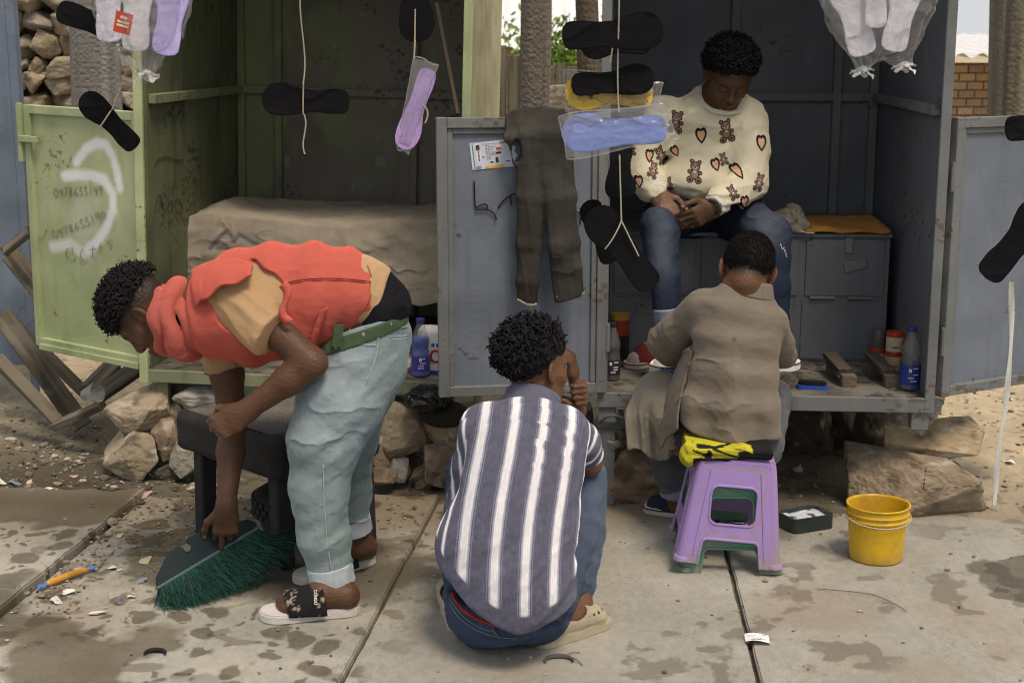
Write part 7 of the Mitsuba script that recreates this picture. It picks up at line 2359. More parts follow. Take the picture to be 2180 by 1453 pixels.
hang('black insole slanting in at the right picture edge, in front of the open door', (2098, 592), (2235, 428), 4.05, wf=1.1)
wr = sheet(lambda u, v: at(2153, 600, 4.1) * (1 - u)[..., None] + at(2124, 1075, 4.12) * u[..., None] + V(1, 0, 0) * ((v - .5) * 0.013 + 0.01 * np.sin(u * 5))[..., None] + V(0, 1, 0) * (0.006 * np.sin(u * 17 + v * 3))[..., None], 60, 4)[0]
csolo('plastic_strip', thick(wr, 0.0012), (0.62, 0.62, 0.58), 'long white plastic strip dangling at the right picture edge', 'strip', smooth=True)
# off-frame ends of the cords are tied to the awning rails
for kk2, Mx, wx, hx in ((gk, MG, WG, HG), (kk, MK, WK, HK)):
    part(kk2, 'awning_rail', moved(tubes([(-0.3, -1.02, 1.95), (wx + 0.3, -1.02, 1.95)], 0.014, 10), Mx), 'trim_paint')
    for xx in (-0.02, wx + 0.0):
        part(kk2, 'awning_stay', moved(tubes([(xx, -0.01, 1.94), (xx, -1.02, 1.95)], 0.011, 8), Mx), 'trim_paint')


def film_sleeve(parent, corners, Y, name='sleeve', wrinkle=0.006, seed=0, d0=-0.012):
    """a clear plastic sleeve: two creased sheets joined round the rim; corners in the photograph, clockwise from top left"""
    c = [at(x, y, Y) for x, y in corners]
    ms = []
    for sgn in (-1, 1):
        def fn(u, v):
            p = c[0] * ((1 - u) * (1 - v))[..., None] + c[1] * (u * (1 - v))[..., None] + c[2] * (u * v)[..., None] + c[3] * ((1 - u) * v)[..., None]
            rim = np.minimum(np.minimum(u, 1 - u) * 6, np.minimum(v, 1 - v) * 3.0).clip(0, 1) ** 0.6
            w = np.stack([u * 7, v * 4, u * 0 + sgn], -1)
            f = rim * 0.0095 + wrinkle * ((1 - np.abs(2 * meshkit.fbm(w, 3, seed) - 1)) ** 2 - 0.4) * rim
            e = 0.004 * (meshkit.fbm(np.stack([u * 9, v * 9, u * 0], -1), 2, seed + 3) - 0.5)
            return p + V(0, 1, 0) * (sgn * f)[..., None] + V(1, 0, 1) * e[..., None]
        ms.append(sheet(fn, 46, 26)[0])
    return part(parent, name, trimesh.util.concatenate(ms), 'film_thin', smooth=True)


def film_mat(w):
    return {'type': 'blendbsdf', 'weight': w, 'bsdf_0': {'type': 'thindielectric', 'int_ior': 1.55}, 'bsdf_1': two({'type': 'principled', 'base_color': {'type': 'rgb', 'value': [0.82, 0.83, 0.84]}, 'roughness': 0.25, 'specular': 0.6})}


scene['film_thin'] = film_mat(0.085)
scene['film_bag'] = film_mat(0.15)
scene['film_rim'] = film_mat(0.55)


def rim_of(parent, corners, Y):
    c = [at(x, y, Y) for x, y in corners]
    ms = []
    for a, b in zip(c, c[1:] + c[:1]):
        s = spline([a, a * .66 + b * .34 + V(0, 0, .004), a * .33 + b * .67 - V(0, 0, .004), b], 24)
        s = s + 0.006 * (fb(s, 45, 3, 2)[:, None] - .5)
        ms.append(tubes(s, 0.0011 + 0.0016 * fb(s, 60, 4, 2), 5))
    part(parent, 'seal', ms, 'film_bag', smooth=True)


cy = [(1200, 150), (1412, 176), (1396, 240), (1204, 238)]
insole(pb, 'yellow_sole', (1390, 200), (1203, 194), 4.075, (0.60, 0.41, 0.09), wf=1.12)
film_sleeve(pb, cy, 4.075, seed=2)
rim_of(pb, cy, 4.075)
bl_ = thing('shoe_insole', 'pale blue insoles in a clear plastic sleeve below the yellow ones', 'insole')
insole(bl_, 'sole', (1420, 275), (1197, 284), 4.06, (0.20, 0.28, 0.66), wf=1.0, flip=True, th=0.008)
cb4 = [(1190, 248), (1412, 218), (1446, 296), (1208, 338)]
film_sleeve(bl_, cb4, 4.055, seed=5, wrinkle=0.009)
rim_of(bl_, cb4, 4.055)
pu = thing('shoe_insole', 'lilac insoles in a narrow plastic sleeve hanging slanted inside the green kiosk', 'insole')
insole(pu, 'sole', (914, 146), (858, 318), 4.30, (0.42, 0.30, 0.62), wf=0.78)
cp4 = [(880, 122), (934, 137), (868, 330), (846, 312)]
film_sleeve(pu, cp4, 4.295, seed=8)
rim_of(pu, cp4, 4.295)
cpart(pu, 'cord', [string([(900, 222, 4.27), (908, 232, 4.27), (905, 262, 4.27)]), string([(882, 122, 4.30), (883, 80, 4.31), (884, 20, 4.31)])], (0.4, 0.37, 0.29), smooth=True)


# ------------------------------------------------------------------ clear bags of insoles
def clear_bag(label, cx, top, bot, w, Y, knots, contents, card=None, seed=0):
    b = thing('plastic_bag', label, 'bag')
    s_ = ppm(Y, 1.75)
    z_top, z_bot = at(cx, top, Y)[2], at(cx, bot, Y)[2]

    def f(P):
        d = ell(P, at(cx, top + 10, Y), (w / 2 / s_, 0.10, (bot - top) * 0.86 / s_))
        for kx, ky in knots:
            d = smin(d, cone(P, at(cx * .5 + kx * .5, ky - 75, Y), at(kx, ky, Y), 0.075, 0.012), 0.05)
        q = P - at(cx, top, Y)
        th = np.arctan2(q[:, 1], q[:, 0])
        low = np.clip((at(cx, top + 40, Y)[2] - P[:, 2]) / 0.12, 0, 1)
        d = d - low * 0.007 * np.sin(th * 11 + 3 * fb(P, 9, seed, 2)) - 0.014 * ((1 - np.abs(2 * fb(P, 13, seed + 4, 4) - 1)) ** 3 - 0.3)
        return d
    c = at(cx, (top + bot) / 2, Y)
    m = blob(f, c - V(w / s_ * .62, 0.17, 0.26), c + V(w / s_ * .62, 0.17, 0.26), 0.006)
    part(b, 'film', m, 'film_thin', smooth=True)
    fl = []
    for kx, ky in knots:
        o = at(kx, ky, Y)
        for i in range(7):
            a = i / 7 * 6.28 + seed
            e = o + V(0.035 * math.cos(a), 0.03 * math.sin(a), -0.02 + 0.012 * math.sin(3 * a))
            sh_, _ = sheet(lambda u, v: o * (1 - u)[..., None] + e * u[..., None] + V(-math.sin(a), math.cos(a), 0.2) * ((v - .5) * 0.028 * u)[..., None] + V(0, 0, 1) * (0.004 * np.sin(u * 9 + v * 6))[..., None], 10, 6)
            fl.append(sh_)
    part(b, 'knot', fl, 'film_rim', smooth=True)
    for (h, t, dy, col, wf) in contents:
        insole(b, 'sole', h, t, Y + dy, col, wf=wf, th=0.008)
    if card:
        x0, y0, x1, y1 = card
        o, ex, ez = at(x0, y1, Y - 0.088), at(x1, y1 + 10, Y - 0.088), at(x0 + 8, y0, Y - 0.088)
        M = frame(nrm(ex - o), np.cross(nrm(ez - o), nrm(ex - o)), nrm(ez - o), o)
        W_, H_ = np.linalg.norm(ex - o), np.linalg.norm(ez - o)
        ck = cpart(b, 'card', moved(bevel_box((0, 0, 0), (W_, 0.001, H_), 0.0003), M), (0.50, 0.06, 0.035), smooth=False)
        lab = [moved(bevel_box((W_ * .14, -0.0012, H_ * (.30 + .17 * i)), (W_ * .86, -0.0002, H_ * (.41 + .17 * i)), 0.0002), M) for i in range(2)] + [moved(bevel_box((W_ * .3, -0.0012, H_ * .68), (W_ * .7, -0.0002, H_ * .82), 0.0002), M)]
        cpart(ck, 'print', lab, (0.6, 0.55, 0.42), smooth=False)
    return b


clear_bag('clear bag of white and lilac insoles with a red card, hanging at the top left', 297, -60, 142, 214, 4.05, [(312, 150)],
          [((352, 118), (372, -60), -0.03, (0.50, 0.44, 0.80), 1.2), ((236, 90), (222, -80), -0.02, (0.72, 0.71, 0.82), 1.2), ((290, 110), (290, -70), 0.02, (0.66, 0.66, 0.72), 1.2), ((330, 110), (320, -70), 0.05, (0.2, 0.21, 0.24), 1.0)], (240, 22, 276, 66), 1)
clear_bag('clear bag of white insoles hanging at the top right inside the grey kiosk', 1872, -60, 135, 252, 4.35, [(1836, 142), (1925, 132)],
          [((1840, 118), (1790, -60), -0.03, (0.72, 0.70, 0.78), 1.2), ((1900, 110), (1935, -60), -0.02, (0.74, 0.72, 0.82), 1.2), ((1865, 60), (1860, -110), -0.05, (0.66, 0.66, 0.70), 1.0), ((1880, 118), (1880, -60), 0.04, (0.25, 0.25, 0.28), 1.2)], None, 4)

# ------------------------------------------------------------------ trousers hung over the grey door
YJ = 4.945


def hung(P):
    d = chain(P, [at(1142, 243, 4.99), at(1146, 290, YJ), at(1150, 340, YJ)], [0.102, 0.104, 0.092], [0.022, 0.02, 0.018], V(1, 0, 0), 0.02)
    d = smin(d, chain(P, [at(1152, 320, YJ), at(1132, 420, YJ), at(1126, 520, YJ), at(1123, 600, YJ - .005), at(1123, 660, YJ - .005)], [0.085, 0.05, 0.038, 0.033, 0.034], [0.02, 0.022, 0.022, 0.021, 0.021], V(1, 0, 0), 0.02), 0.02)
    d2 = chain(P, [at(1176, 300, YJ), at(1188, 420, YJ - .006), at(1200, 520, YJ - .008), at(1215, 660, YJ - .008)], [0.062, 0.056, 0.052, 0.047], [0.02, 0.026, 0.026, 0.022], V(1, 0, 0), 0.02)
    d = smin(d, d2, 0.012)
    ru = np.abs(P[:, 0] - at(1156, 400, YJ)[0] + 0.03 * (P[:, 2] - 1.1))
    f = 0.006 * ridged(P, np.stack([V(0, 0, 3), V(0, 6, 0), V(26, 0, 3)]), 3) + 0.004 * (fb(P, 14, 6, 2) - 0.5)
    d = d - f
    d = smax(d, at(1123, 640, YJ)[2] - 0.012 * np.sin((P[:, 0] - 0.05) * 20) + 0.09 * np.maximum(P[:, 0] - at(1150, 600, YJ)[0], 0) - P[:, 2], 0.004)
    return smax(d, -ell(P, at(1100, 322, YJ - .02), (0.018, 0.05, 0.042)), 0.005)


o = at(1155, 440, YJ)
hm_ = blob(hung, o - V(.2, .12, .40), o + V(.2, .12, .40), 0.004)
hc = cloth_color(hm_, (0.047, 0.045, 0.039), 4, 0.7, 14)
ht = solo('hanging_trousers', hm_, 'cloth', 'faded dark grey torn trousers hung over the top of the grey door', 'trousers', smooth=True, color=np.clip(hc * (0.8 + 0.9 * np.clip((fb(hm_.vertices, 6, 2, 3)[:, None] - 0.4) * 2, 0, 1)), 0, 1))
for pts in ([(1101, 637), (1112, 643), (1127, 649), (1143, 646)], [(1184, 630), (1205, 636), (1228, 632), (1245, 622)]):
    cpart(ht, 'frayed_hem', tubes(spline([at(x, y, YJ - 0.022) for x, y in pts], 20), 0.0045, 6), (0.33, 0.30, 0.21), 'cloth', smooth=True)


# ------------------------------------------------------------------ bottles, tins and tools on the floors
def bottle(label, base, hgt, rad, level, liquid, cap, label_c, name='bottle', lab_z=(0.10, 0.36), split_label=True):
    b = thing('plastic_bottle', label, 'bottle')
    pr_ = [(0, 0), (.86, 0), (1, .02), (1, .10), (.95, .12), (1, .14), (1, .36), (.95, .38), (.9, .44), (.84, .50), (.95, .56), (.98, .62), (.86, .70), (.6, .80), (.42, .87), (.38, .90), (.38, .93)]
    sh_ = lathe([(r * rad, z * hgt) for r, z in pr_], 36)
    sh_.apply_translation(base)
    part(b, 'shell', sh_, 'film_thin', smooth=40)
    lq = [(r * rad * 0.95, z * hgt) for r, z in pr_ if z <= level] + [(np.interp(level, [z for _, z in pr_], [r for r, _ in pr_]) * rad * 0.95, level * hgt), (0, level * hgt)]
    lm = lathe([(r, z + 0.002) for r, z in lq], 30)
    lm.apply_translation(base)
    cpart(b, 'liquid', lm, liquid, 'gloss', smooth=40, var=0.1)
    lb = lathe([(rad * 1.012, lab_z[0] * hgt), (rad * 1.012, lab_z[1] * hgt)], 36)
    lb.apply_translation(base)
    lk = cpart(b, 'label', thick(lb, 0.0008), label_c, 'gloss', smooth=40)
    mk = []
    rg = random.Random(int(abs(base[0]) * 1000))
    for i in range(5):
        a0 = -1.57 + rg.uniform(-0.5, 0.3)
        z = (lab_z[0] + (lab_z[1] - lab_z[0]) * (0.18 + 0.16 * i)) * hgt
        for j in range(4 if i != 3 else 2):
            a = a0 + j * 0.16
            p = base + V(rad * 1.02 * math.cos(a), rad * 1.02 * math.sin(a), z)
            hh = 0.012 if i == 3 else 0.004
            mk.append(moved(bevel_box((-0.0022, -0.0006, 0), (0.0022, 0.0006, hh), 0.0002), frame(V(-math.sin(a), math.cos(a), 0), V(math.cos(a), math.sin(a), 0), V(0, 0, 1), p)))
    cpart(lk, 'print', mk, (0.7, 0.72, 0.8), smooth=False, kind='stuff')
    cp_ = lathe([(0, .99 * hgt), (.43 * rad, .99 * hgt), (.46 * rad, .975 * hgt), (.46 * rad, .925 * hgt), (.40 * rad, .915 * hgt), (0, .915 * hgt)], 24)
    cp_.apply_translation(base)
    cpart(b, 'cap', cp_, cap, smooth=40)
    return b


def on_floor(M, px, py):
    """the point of a kiosk floor seen at a place of the photograph"""
    d = at(px, py, 1.0) - EYE
    n = M[:3, 2]
    return EYE + d * (((M[:3, 3] - EYE) @ n) / (d @ n))


bottle('water bottle filled with blue liquid on the edge of the green kiosk floor', on_floor(MG, 895, 803) + V(0, 0.03, 0.001), 0.225, 0.036, 0.66, (0.02, 0.085, 0.42), (0.045, 0.03, 0.22), (0.06, 0.045, 0.30))
bottle('half empty water bottle with blue label at the right end of the grey kiosk floor', on_floor(MK, 1940, 832) + V(0, 0.03, 0.001), 0.232, 0.035, 0.10, (0.03, 0.06, 0.20), (0.05, 0.035, 0.24), (0.018, 0.045, 0.25), lab_z=(0.09, 0.40))
bottle('dark polish bottle in the shade behind the grey door', on_floor(MK, 1303, 815) + V(0.005, 0.05, 0.001), 0.22, 0.028, 0.55, (0.012, 0.012, 0.014), (0.02, 0.02, 0.02), (0.03, 0.03, 0.035))

wb = thing('washing_powder_sack', 'white sack with red and blue print behind the blue bottle', 'sack')
o = on_floor(MG, 935, 806) + V(-0.005, 0.06, 0)
SM = frame(MG[:3, 0], MG[:3, 1], MG[:3, 2], o)
sbm = blob(lambda P: (lambda q: np.maximum(np.linalg.norm(np.maximum(np.abs(q - V(0, 0.06, 0.085)) - V(0.065, 0.035, 0.075), 0), axis=1) - 0.022 - 0.010 * (fb(P, 12, 3, 3) - 0.5), q[:, 2] - 0.165 - 0.02 * fb(P, 30, 4, 2)))((P - o) @ SM[:3, :3]), o - V(.14, .12, .05), o + V(.14, .2, .24), 0.005)
part(wb, 'bag', sbm, 'plain', smooth=True, color=flat_color(sbm, (0.58, 0.58, 0.62), 0.2, 14))
tx = meshkit.text_mesh('OX', 0.048, 0.002, True)
tx.apply_transform(SM @ frame(V(1, 0, 0), V(0, 0, 1), V(0, -1, 0), V(-0.040, 0.001, 0.05)))
cpart(wb, 'lettering', tx, (0.28, 0.035, 0.02), smooth=False)
cpart(wb, 'print', [moved(bevel_box((-0.03 + i * 0.018, -0.001, 0.112), (-0.018 + i * 0.018, 0.002, 0.124), 0.0004), SM) for i in range(5)] + [moved(bevel_box((-0.06, -0.002, 0.0), (0.075, 0.002, 0.018), 0.0004), SM)], (0.03, 0.06, 0.30), smooth=False, kind='stuff')
cpart(wb, 'rag', [moved(rock((0.03, 0.05, 0.16), (0.07, 0.06, 0.04), 5, detail=3), SM)], (0.06, 0.12, 0.16), 'cloth', smooth=True)
cpart(wb, 'rag', [moved(rock((0.05, 0.04, 0.155), (0.05, 0.05, 0.03), 6, detail=3), SM)], (0.42, 0.16, 0.11), 'cloth', smooth=True)
rg = np.random.default_rng(8)
gr_ = []
go_ = on_floor(MG, 850, 790)
for i in range(420):
    r_ = abs(rg.normal())
    p = go_ + V(rg.normal() * 0.05, 0.05 + abs(rg.normal()) * 0.04, 0.004 + max(0, 0.03 - 0.02 * r_) * rg.uniform())
    b_ = trimesh.creation.icosphere(subdivisions=0, radius=rg.uniform(0.003, 0.0055))
    b_.apply_translation(p)
    gr_.append(b_)
csolo('foam_grains', trimesh.util.concatenate(gr_), (0.72, 0.69, 0.72), 'heap of small white grains on the green kiosk floor', 'grains', kind='stuff', smooth=True)

br = thing('shoe_brush', 'blue shoe brush with black bristles lying on the grey kiosk floor', 'brush')
o = on_floor(MK, 1730, 828) + V(0, 0.01, 0)
BM = frame(nrm(V(1, -0.28, 0)), nrm(V(0.28, 1, 0)), V(0, 0, 1), o)
cpart(br, 'body', moved(extrude(rrect(-0.058, -0.022, 0.058, 0.022, 0.02), 0.014), BM), (0.03, 0.08, 0.42), 'gloss', smooth=False)
cpart(br, 'bristles', moved(extrude(rrect(-0.05, -0.018, 0.05, 0.018, 0.014), 0.013), BM @ frame(*np.eye(3), V(0, 0.002, 0.014))), (0.014, 0.014, 0.016), 'cloth', smooth=False)


def foot_block(px, py, label):
    b = thing('foot_rest', label, 'foot rest', 'foot rests for shoe cleaning')
    o = on_floor(MK, px, py)
    M = frame(nrm(V(1, 0.05, 0)), nrm(V(-0.05, 1, 0)), V(0, 0, 1), o)
    m = moved(bevel_box((-0.027, 0.0, 0.0), (0.027, 0.035, 0.045)), M)
    cpart(b, 'block', m, (0.13, 0.11, 0.085), 'rockmat', smooth=False, var=0.4, label='small front block')
    m = moved(bevel_box((-0.03, 0.19, 0.0), (0.03, 0.225, 0.05)), M)
    cpart(b, 'block', m, (0.13, 0.11, 0.085), 'rockmat', smooth=False, var=0.4)
    m = bar(M @ [0.0, 0.02, 0.052, 1][:4] if 0 else (M @ V(-0.008, 0.03, 0.052, 1))[:3], (M @ V(-0.012, 0.24, 0.072, 1))[:3], 0.052, 0.02)
    cpart(b, 'sole_board', m, (0.07, 0.06, 0.05), 'rockmat', smooth=False, var=0.4)


foot_block(1808, 824, 'low wooden foot rest on the grey kiosk floor beside the blue brush')
foot_block(1900, 825, 'low wooden foot rest on the grey kiosk floor close to the bottle')
for a_ in C_an:
    b = thing('foot_rest', "wooden foot rest under the seated person's " + ('left-hand' if a_ is C_an[0] else 'right-hand') + ' shoe', 'foot rest', 'foot rests for shoe cleaning')
    m = bevel_box(V(a_[0] - 0.03, a_[1] - 0.16, MK[2, 3] + 0.001), V(a_[0] + 0.03, a_[1] + 0.08, MK[2, 3] + 0.074))
    part(b, 'block', m, 'wood', smooth=False, uv=wood_uv(m, (0, 1, 0)))


def tin(label, base, h, r, lidc, bodyc, nm='tin'):
    t = thing('tin', label, 'tin', 'stacked polish tins')
    m = lathe([(0, 0), (r, 0), (r, h * .72), (r * .98, h * .74)], 30)
    m.apply_translation(base)
    cpart(t, 'body', m, bodyc, 'gloss', smooth=40)
    m = lathe([(r * 1.02, h * .74), (r * 1.03, h * .96), (r, h), (0, h)], 30)
    m.apply_translation(base)
    cpart(t, 'lid', m, lidc, 'gloss', smooth=40)
    cpart(t, 'print', [moved(bevel_box((-r * .5, -.0008, h * .2), (r * .3, .0008, h * .28), .0002), frame(V(1, 0, 0), V(0, 1, 0), V(0, 0, 1), base + V(0.0, -r, 0))), moved(bevel_box((r * .45, -.0008, h * .1), (r * .75, .0008, h * .6), .0002), frame(V(1, 0, 0), V(0, 1, 0), V(0, 0, 1), base + V(0, -r * .82, 0)))], (0.35, 0.06, 0.03), smooth=False)


tb = on_floor(MK, 1907, 790) + V(0, 0.04, 0)
tin('lower tin of the red and cream pair in the right corner of the grey kiosk', tb, 0.072, 0.033, (0.42, 0.055, 0.02), (0.50, 0.47, 0.30))
tin('upper tin of the red and cream pair in the right corner of the grey kiosk', tb + V(0.002, 0, 0.073), 0.075, 0.034, (0.46, 0.06, 0.02), (0.56, 0.52, 0.36))
tin('tin half hidden behind the pair of red and cream tins', tb + V(-0.045, 0.07, 0), 0.07, 0.032, (0.42, 0.055, 0.02), (0.5, 0.4, 0.2))
jar = thing('glass_jar', 'small dark topped jar standing on the hindmost tin', 'jar')
jm_ = lathe([(0, 0), (.026, 0), (.028, .01), (.028, .05), (.022, .06), (.022, .072), (0, .072)], 26)
jm_.apply_translation(tb + V(-0.045, 0.07, 0.071))
cpart(jar, 'glass', jm_, (0.10, 0.10, 0.11), 'gloss', smooth=40)
can = thing('tin', 'yellow and red can in the shade behind the grey door', 'tin')
o = on_floor(MK, 1322, 770) + V(0, 0.06, 0)
for z0, z1, c_ in ((0, .10, (.03, .02, .02)), (.10, .16, (.32, .04, .02)), (.16, .185, (.42, .28, .03))):
    m = lathe([(0, z0), (.036, z0), (.036, z1), (0, z1)], 28)
    m.apply_translation(o)
    cpart(can, 'band', m, c_, 'gloss', smooth=40)

rs = thing('shoe', 'dark red canvas sneaker waiting on the grey kiosk floor beside the white shoe', 'shoe')
s0 = on_floor(MK, 1400, 782)
sneaker(rs, (s0[0] + 0.02, s0[1] + 0.05), (s0[0] - 0.125, s0[1] - 0.02), s0[2] + 0.002, 'upper', (0.16, 0.035, 0.03), (0.50, 0.46, 0.40), 0.04, line=(0.2, 0.05, 0.04), k=0.75)

# things on the seat box
seat_z = MK[2, 3] + 0.507
cbm, _ = sheet(lambda u, v: (MK[:3, 3] + MK[:3, 0] * (0.755 + 0.325 * u)[..., None] + MK[:3, 1] * (0.575 + 0.42 * v)[..., None] + V(0, 0, 1) * (0.512 + 0.012 * np.abs(np.sin(u * 7 + v * 2)) * 0.5 + 0.012 * v)[..., None]), 30, 20)
cbm = thick(cbm, 0.01)
csolo('cardboard_sheet', cbm, (0.33, 0.165, 0.045), 'orange brown folded cardboard lying on the seat box', 'cardboard', 'cloth', smooth=True, var=0.4, s=14)
pbm = blob(lambda P: (lambda q: smax(ell(q, (0.02, 0.10, 0.012), (0.10, 0.11, 0.035)) - 0.03 * ((1 - np.abs(2 * fb(P, 13, 3, 4) - 1)) ** 3 - .3) - 0.05 * np.exp(-(((q - V(0.07, 0.1, 0.09)) / V(0.05, 0.09, 0.06)) ** 2).sum(1)), -q[:, 2], 0.004))(P - (MK[:3, 3] + MK[:3, 0] * 0.66 + MK[:3, 1] * 0.58 + V(0, 0, 0.508))),
           MK[:3, 3] + MK[:3, 0] * 0.66 + MK[:3, 1] * 0.58 + V(-.2, -.1, 0.48), MK[:3, 3] + MK[:3, 0] * 0.66 + MK[:3, 1] * 0.58 + V(.22, .3, 0.72), 0.006)
csolo('crumpled_bag', pbm, (0.20, 0.19, 0.165), 'crumpled grey plastic bag on the seat box beside the seated person', 'bag', 'cloth', smooth=True, var=0.35)
ppm_, _ = sheet(lambda u, v: (MK[:3, 3] + MK[:3, 0] * (0.59 + 0.20 * u)[..., None] + MK[:3, 1] * (0.575 + 0.10 * v)[..., None] + V(0, 0, 1) * (0.513 + 0.004 * np.sin(u * 12))[..., None]), 20, 8)
csolo('paper_sheet', thick(ppm_, 0.006), (0.55, 0.53, 0.55), 'pale folded paper on the front edge of the seat box', 'paper', 'cloth', smooth=True)

# under the floors
ff = thing('flip_flop', 'dark flip flop lying on the stones between the kiosks', 'sandal')
insole(ff, 'sole', (1268, 902), (1348, 908), 5.06, (0.05, 0.055, 0.065), wf=0.7, th=0.012, roll=0)
cpart(ff, 'strap', tubes(spline([at(1275, 900, 5.03), at(1300, 884, 5.0), at(1335, 898, 5.03)], 16), 0.006, 6), (0.10, 0.11, 0.13), smooth=True)
bgm = blob(lambda P: ell(P, at(910, 848, 5.25), (0.075, 0.06, 0.045)) - 0.022 * ((1 - np.abs(2 * fb(P, 22, 3, 3) - 1)) ** 2 - 0.4), at(910, 848, 5.25) - .14, at(910, 848, 5.25) + .14, 0.005)
csolo('black_plastic_bag', bgm, (0.012, 0.012, 0.014), 'crumpled shiny black plastic bag under the green kiosk floor', 'bag', 'gloss', smooth=True)
rb_ = blob(lambda P: ell(P, at(945, 880, 5.3), (0.10, 0.08, 0.05)) - 0.012 * (fb(P, 16, 5, 3) - .5), at(945, 880, 5.3) - .16, at(945, 880, 5.3) + .16, 0.006)
csolo('rubber_scrap', rb_, (0.028, 0.026, 0.024), 'dark piece of rubber wedged above the tan stones', 'rubber', 'rubber', smooth=True)

# ------------------------------------------------------------------ litter and gravel
wt = thing('wrapper', 'orange snack wrapper tube with blue ends lying in the joint of the left slab', 'litter')
a_, b_ = gz(100, 1243, 0.014), gz(186, 1212, 0.014)
ax2 = nrm(b_ - a_)
cpart(wt, 'tube', tubes(spline([a_, a_ * .5 + b_ * .5 + V(0, 0, .004), b_], 12), [0.009, .0105, .011, .0115, .011, .0108, .0105, .0105, .01, .0095, .009, .0075], 10), (0.52, 0.26, 0.05), 'gloss', smooth=True, var=0.45, s=50)
for e, s in ((a_, -1), (b_, 1)):
    m, _ = sheet(lambda u, v: e + ax2 * s * (0.03 * u)[..., None] + np.cross(ax2, V(0, 0, 1)) * ((v - .5) * (0.018 + 0.014 * u))[..., None] + V(0, 0, 1) * (0.004 * np.sin(v * 9))[..., None], 8, 8)
    cpart(wt, 'end', thick(m, 0.001), (0.08, 0.20, 0.55), 'gloss', smooth=True)
pp = thing('paper_slip', 'small white printed paper slip on the right slab joint', 'paper')
o = gz(1612, 1362, 0.006)
m, _ = sheet(lambda u, v: o + V(0.068, -0.006, 0) * (u - .5)[..., None] + V(0.004, 0.05, 0.0) * (v - .5)[..., None] + V(0, 0, 1) * (0.014 * np.abs(v - .45) + 0.004 * np.sin(u * 4))[..., None], 14, 14)
cpart(pp, 'sheet', thick(m, 0.0008), (0.74, 0.74, 0.78), smooth=True)
el = [o + V(0.011 * math.cos(t), 0.006 * math.sin(t), 0.0052) for t in np.linspace(0, 6.28, 24)]
cpart(pp, 'print', [tubes(el, 0.0007, 4)] + [bar(o + V(x0, y0, zz), o + V(x1, y0, zz), 0.0016, 0.0006) for x0, x1, y0, zz in ((-.006, .006, 0, .005), (-.026, -.004, .012, .0085), (.012, .028, .014, .009), (-.02, .02, -.013, .0088))], (0.10, 0.12, 0.16), smooth=False)
sh2 = rock(gz(210, 1302, 0.008), (0.058, 0.026, 0.012), 3, rot=0.25, detail=3, cuts=3, round_=1)
csolo('shell_chip', sh2, (0.68, 0.64, 0.56), 'pale shell shaped chip on the dirt in front of the broom', 'litter', smooth=True)
bl2 = rock(gz(255, 1276, 0.014), (0.03, 0.03, 0.03), 9, detail=3, round_=1, rough=0.15)
csolo('crushed_ball', bl2, (0.22, 0.20, 0.22), 'small crushed grey ball on the dirt near the broom', 'litter', 'gloss', smooth=True, var=0.6, s=120)
for (px, py, w_, c_, lab, nm) in ((330, 1392, 0.028, (0.02, 0.02, 0.022), 'small black plastic crescent near the bottom left corner', 'plastic_ring'), (1190, 1408, 0.038, (0.10, 0.09, 0.08), 'half buried dark rubber ring at the bottom, in front of the squatting person', 'rubber_ring')):
    o = gz(px, py, 0.004)
    csolo(nm, tubes([o + V(w_ * math.cos(t), w_ * 0.8 * math.sin(t), 0.004) for t in np.linspace(-0.1, 3.4, 26)], [0.006 * (0.5 + 0.6 * math.sin(i / 25 * 3.14)) for i in range(26)], 7), c_, lab, 'litter', 'rubber', smooth=True, var=0.3)
rg = np.random.default_rng(12)
tw_ = []
for (x0, y0, x1, y1) in ((205, 1215, 245, 1170), (110, 1262, 150, 1248), (195, 1185, 225, 1180), (1740, 1252, 1850, 1262), (1850, 1262, 1930, 1300), (1210, 1396, 1240, 1415), (1205, 1402, 1235, 1388), (360, 1060, 385, 1080), (330, 1215, 300, 1200), (900, 1010, 870, 1035)):
    a_, b_ = gz(x0, y0, 0.005), gz(x1, y1, 0.005)
    tw_.append(tubes(spline([a_, a_ * .6 + b_ * .4 + np.r_[rg.normal(size=2) * 0.006, 0.004], b_], 12), 0.0016, 5))
m = trimesh.util.concatenate(tw_)
csolo('twigs', m, (0.20, 0.155, 0.095), 'scattered thin twigs and wires on the pavement', 'twigs', kind='stuff', smooth=True, var=0.5)


def scatter(n, box, size, seed, zfn=lambda x, y: 0.0, flat=0.6):
    rg = np.random.default_rng(seed)
    base = trimesh.creation.icosphere(subdivisions=0)
    V_, F_ = [], []
    pts = box(rg, n)
    for i, (x, y) in enumerate(pts):
        v = base.vertices * (1 + 0.35 * (rg.uniform(size=(len(base.vertices), 1)) - .5)) * rg.uniform(0.6, 1.3, 3) * V(1, 1, flat)
        s = size * rg.lognormal(0, 0.5)
        a = rg.uniform(0, 6.28)
        v = v @ np.array([[math.cos(a), -math.sin(a), 0], [math.sin(a), math.cos(a), 0], [0, 0, 1]]) * s
        V_.append(v + V(x, y, zfn(x, y) + s * flat * 0.5))
        F_.append(base.faces + i * len(base.vertices))
    k = len(base.vertices)
    t = np.array([(0.30, 0.26, 0.2), (0.2, 0.175, 0.14), (0.38, 0.35, 0.3), (0.12, 0.105, 0.09), (0.27, 0.2, 0.13)])[rg.integers(0, 5, n)] * rg.uniform(0.7, 1.25, (n, 1))
    return trimesh.Trimesh(np.vstack(V_), np.vstack(F_), process=False), np.repeat(np.clip(t, 0, 1), k, 0)


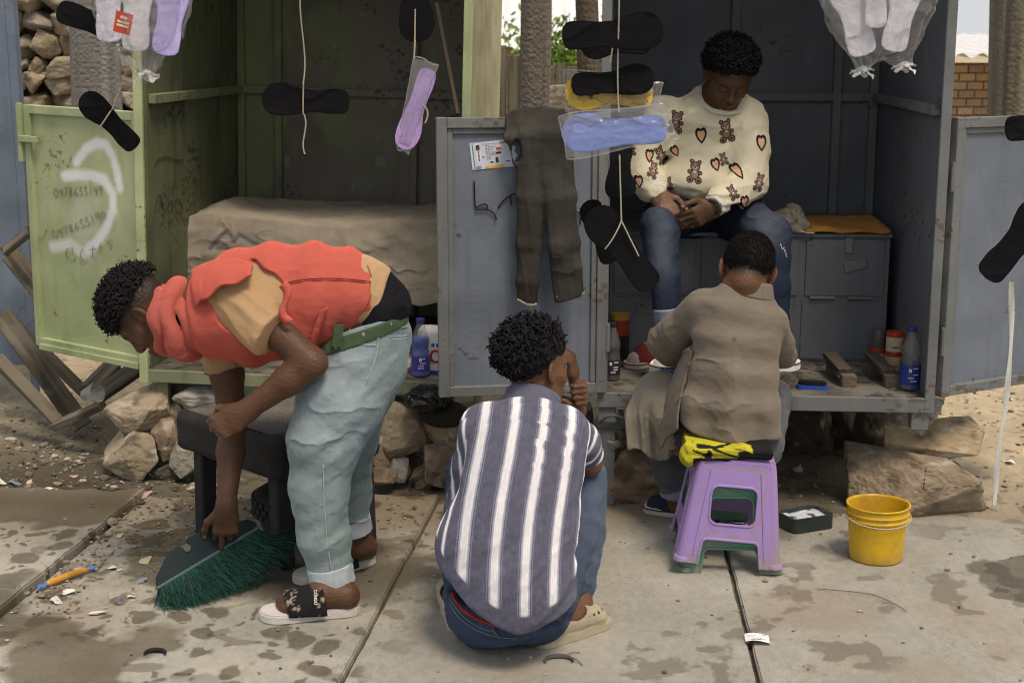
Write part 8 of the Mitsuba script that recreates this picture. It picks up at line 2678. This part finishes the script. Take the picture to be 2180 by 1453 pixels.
G_ = ground_mesh()
from scipy.spatial import cKDTree
gv_ = np.array(G_.vertices)
kt_ = cKDTree(gv_[:, :2])
gz_at = lambda x, y: float(gv_[kt_.query([x, y])[1], 2])
gm, gc = scatter(1900, lambda r, n: np.stack([np.r_[r.uniform(-2.4, -1.05, n // 2), r.uniform(-1.3, 2.6, n - n // 2)], np.r_[5.2 + np.abs(r.normal(0, 0.55, n // 2)), r.uniform(5.05, 7.0, n - n // 2)]], 1), 0.0068, 3, gz_at)
solo('gravel', gm, 'rockmat', 'loose gravel and rubble over the dirt', 'gravel', kind='stuff', smooth=True, color=gc)
gm, gc = scatter(700, lambda r, n: np.stack([np.r_[r.normal(-1.38, 0.06, n // 3), r.uniform(-1.35, -0.35, n // 3), r.uniform(-1.6, 2.0, n - 2 * (n // 3))], np.r_[r.uniform(4.0, 5.2, n // 3), 5.15 - np.abs(r.normal(0, 0.35, n // 3)), r.uniform(3.4, 5.2, n - 2 * (n // 3))]], 1), 0.0045, 7, lambda x, y: 0.036 if x < -1.5 else 0.002)
solo('pavement_grit', gm, 'rockmat', 'small grit and crumbs swept along the slab joints', 'grit', kind='stuff', smooth=True, color=gc)
rg = np.random.default_rng(31)
chips, ccol = [], []
pal = [(0.7, 0.69, 0.66), (0.62, 0.6, 0.6), (0.5, 0.3, 0.33), (0.2, 0.24, 0.3), (0.5, 0.44, 0.3), (0.72, 0.7, 0.7)]
for i in range(80):
    if i < 45:
        x, y = rg.uniform(-2.3, -1.1), 5.1 + abs(rg.normal()) * 0.7
    elif i < 62:
        x, y = rg.uniform(1.5, 2.4), rg.uniform(5.3, 7.2)
    else:
        x, y = rg.uniform(-1.45, -0.6), rg.uniform(4.1, 5.0)
    z = gz_at(x, y) if y > 5.1 else 0.0
    s = rg.uniform(0.008, 0.026)
    a = rg.uniform(0, 6.28)
    m, _ = sheet(lambda u, v: V(x, y, z + 0.006) + V(math.cos(a), math.sin(a), rg.uniform(-.2, .2)) * ((u - .5) * 2 * s)[..., None] + V(-math.sin(a), math.cos(a), 0.1) * ((v - .5) * s * 1.2)[..., None] + V(0, 0, 1) * (0.3 * s * np.sin(u * 3 + v * 2))[..., None], 4, 4)
    m = thick(m, 0.001)
    chips.append(m)
    ccol.append(np.tile(pal[rg.integers(6)], (len(m.vertices), 1)))
solo('litter_scraps', trimesh.util.concatenate(chips), 'plain', 'scraps of paper and plastic strewn over the dirt', 'litter', kind='stuff', smooth=True, color=np.vstack(ccol))
st_ = []
for i in range(260):
    x, y = rg.normal(-1.2, 0.22), rg.uniform(4.05, 5.1)
    if x < -1.42 or x > -0.5:
        continue
    a, l = rg.normal(0.6, 0.7), rg.uniform(0.015, 0.06)
    st_.append(tubes([(x, y, 0.004), (x + l * math.cos(a), y + l * math.sin(a), 0.006)], 0.0009, 3))
csolo('straw_bits', trimesh.util.concatenate(st_), (0.33, 0.26, 0.14), 'bits of straw swept together near the broom', 'straw', kind='stuff', smooth=True, var=0.4)
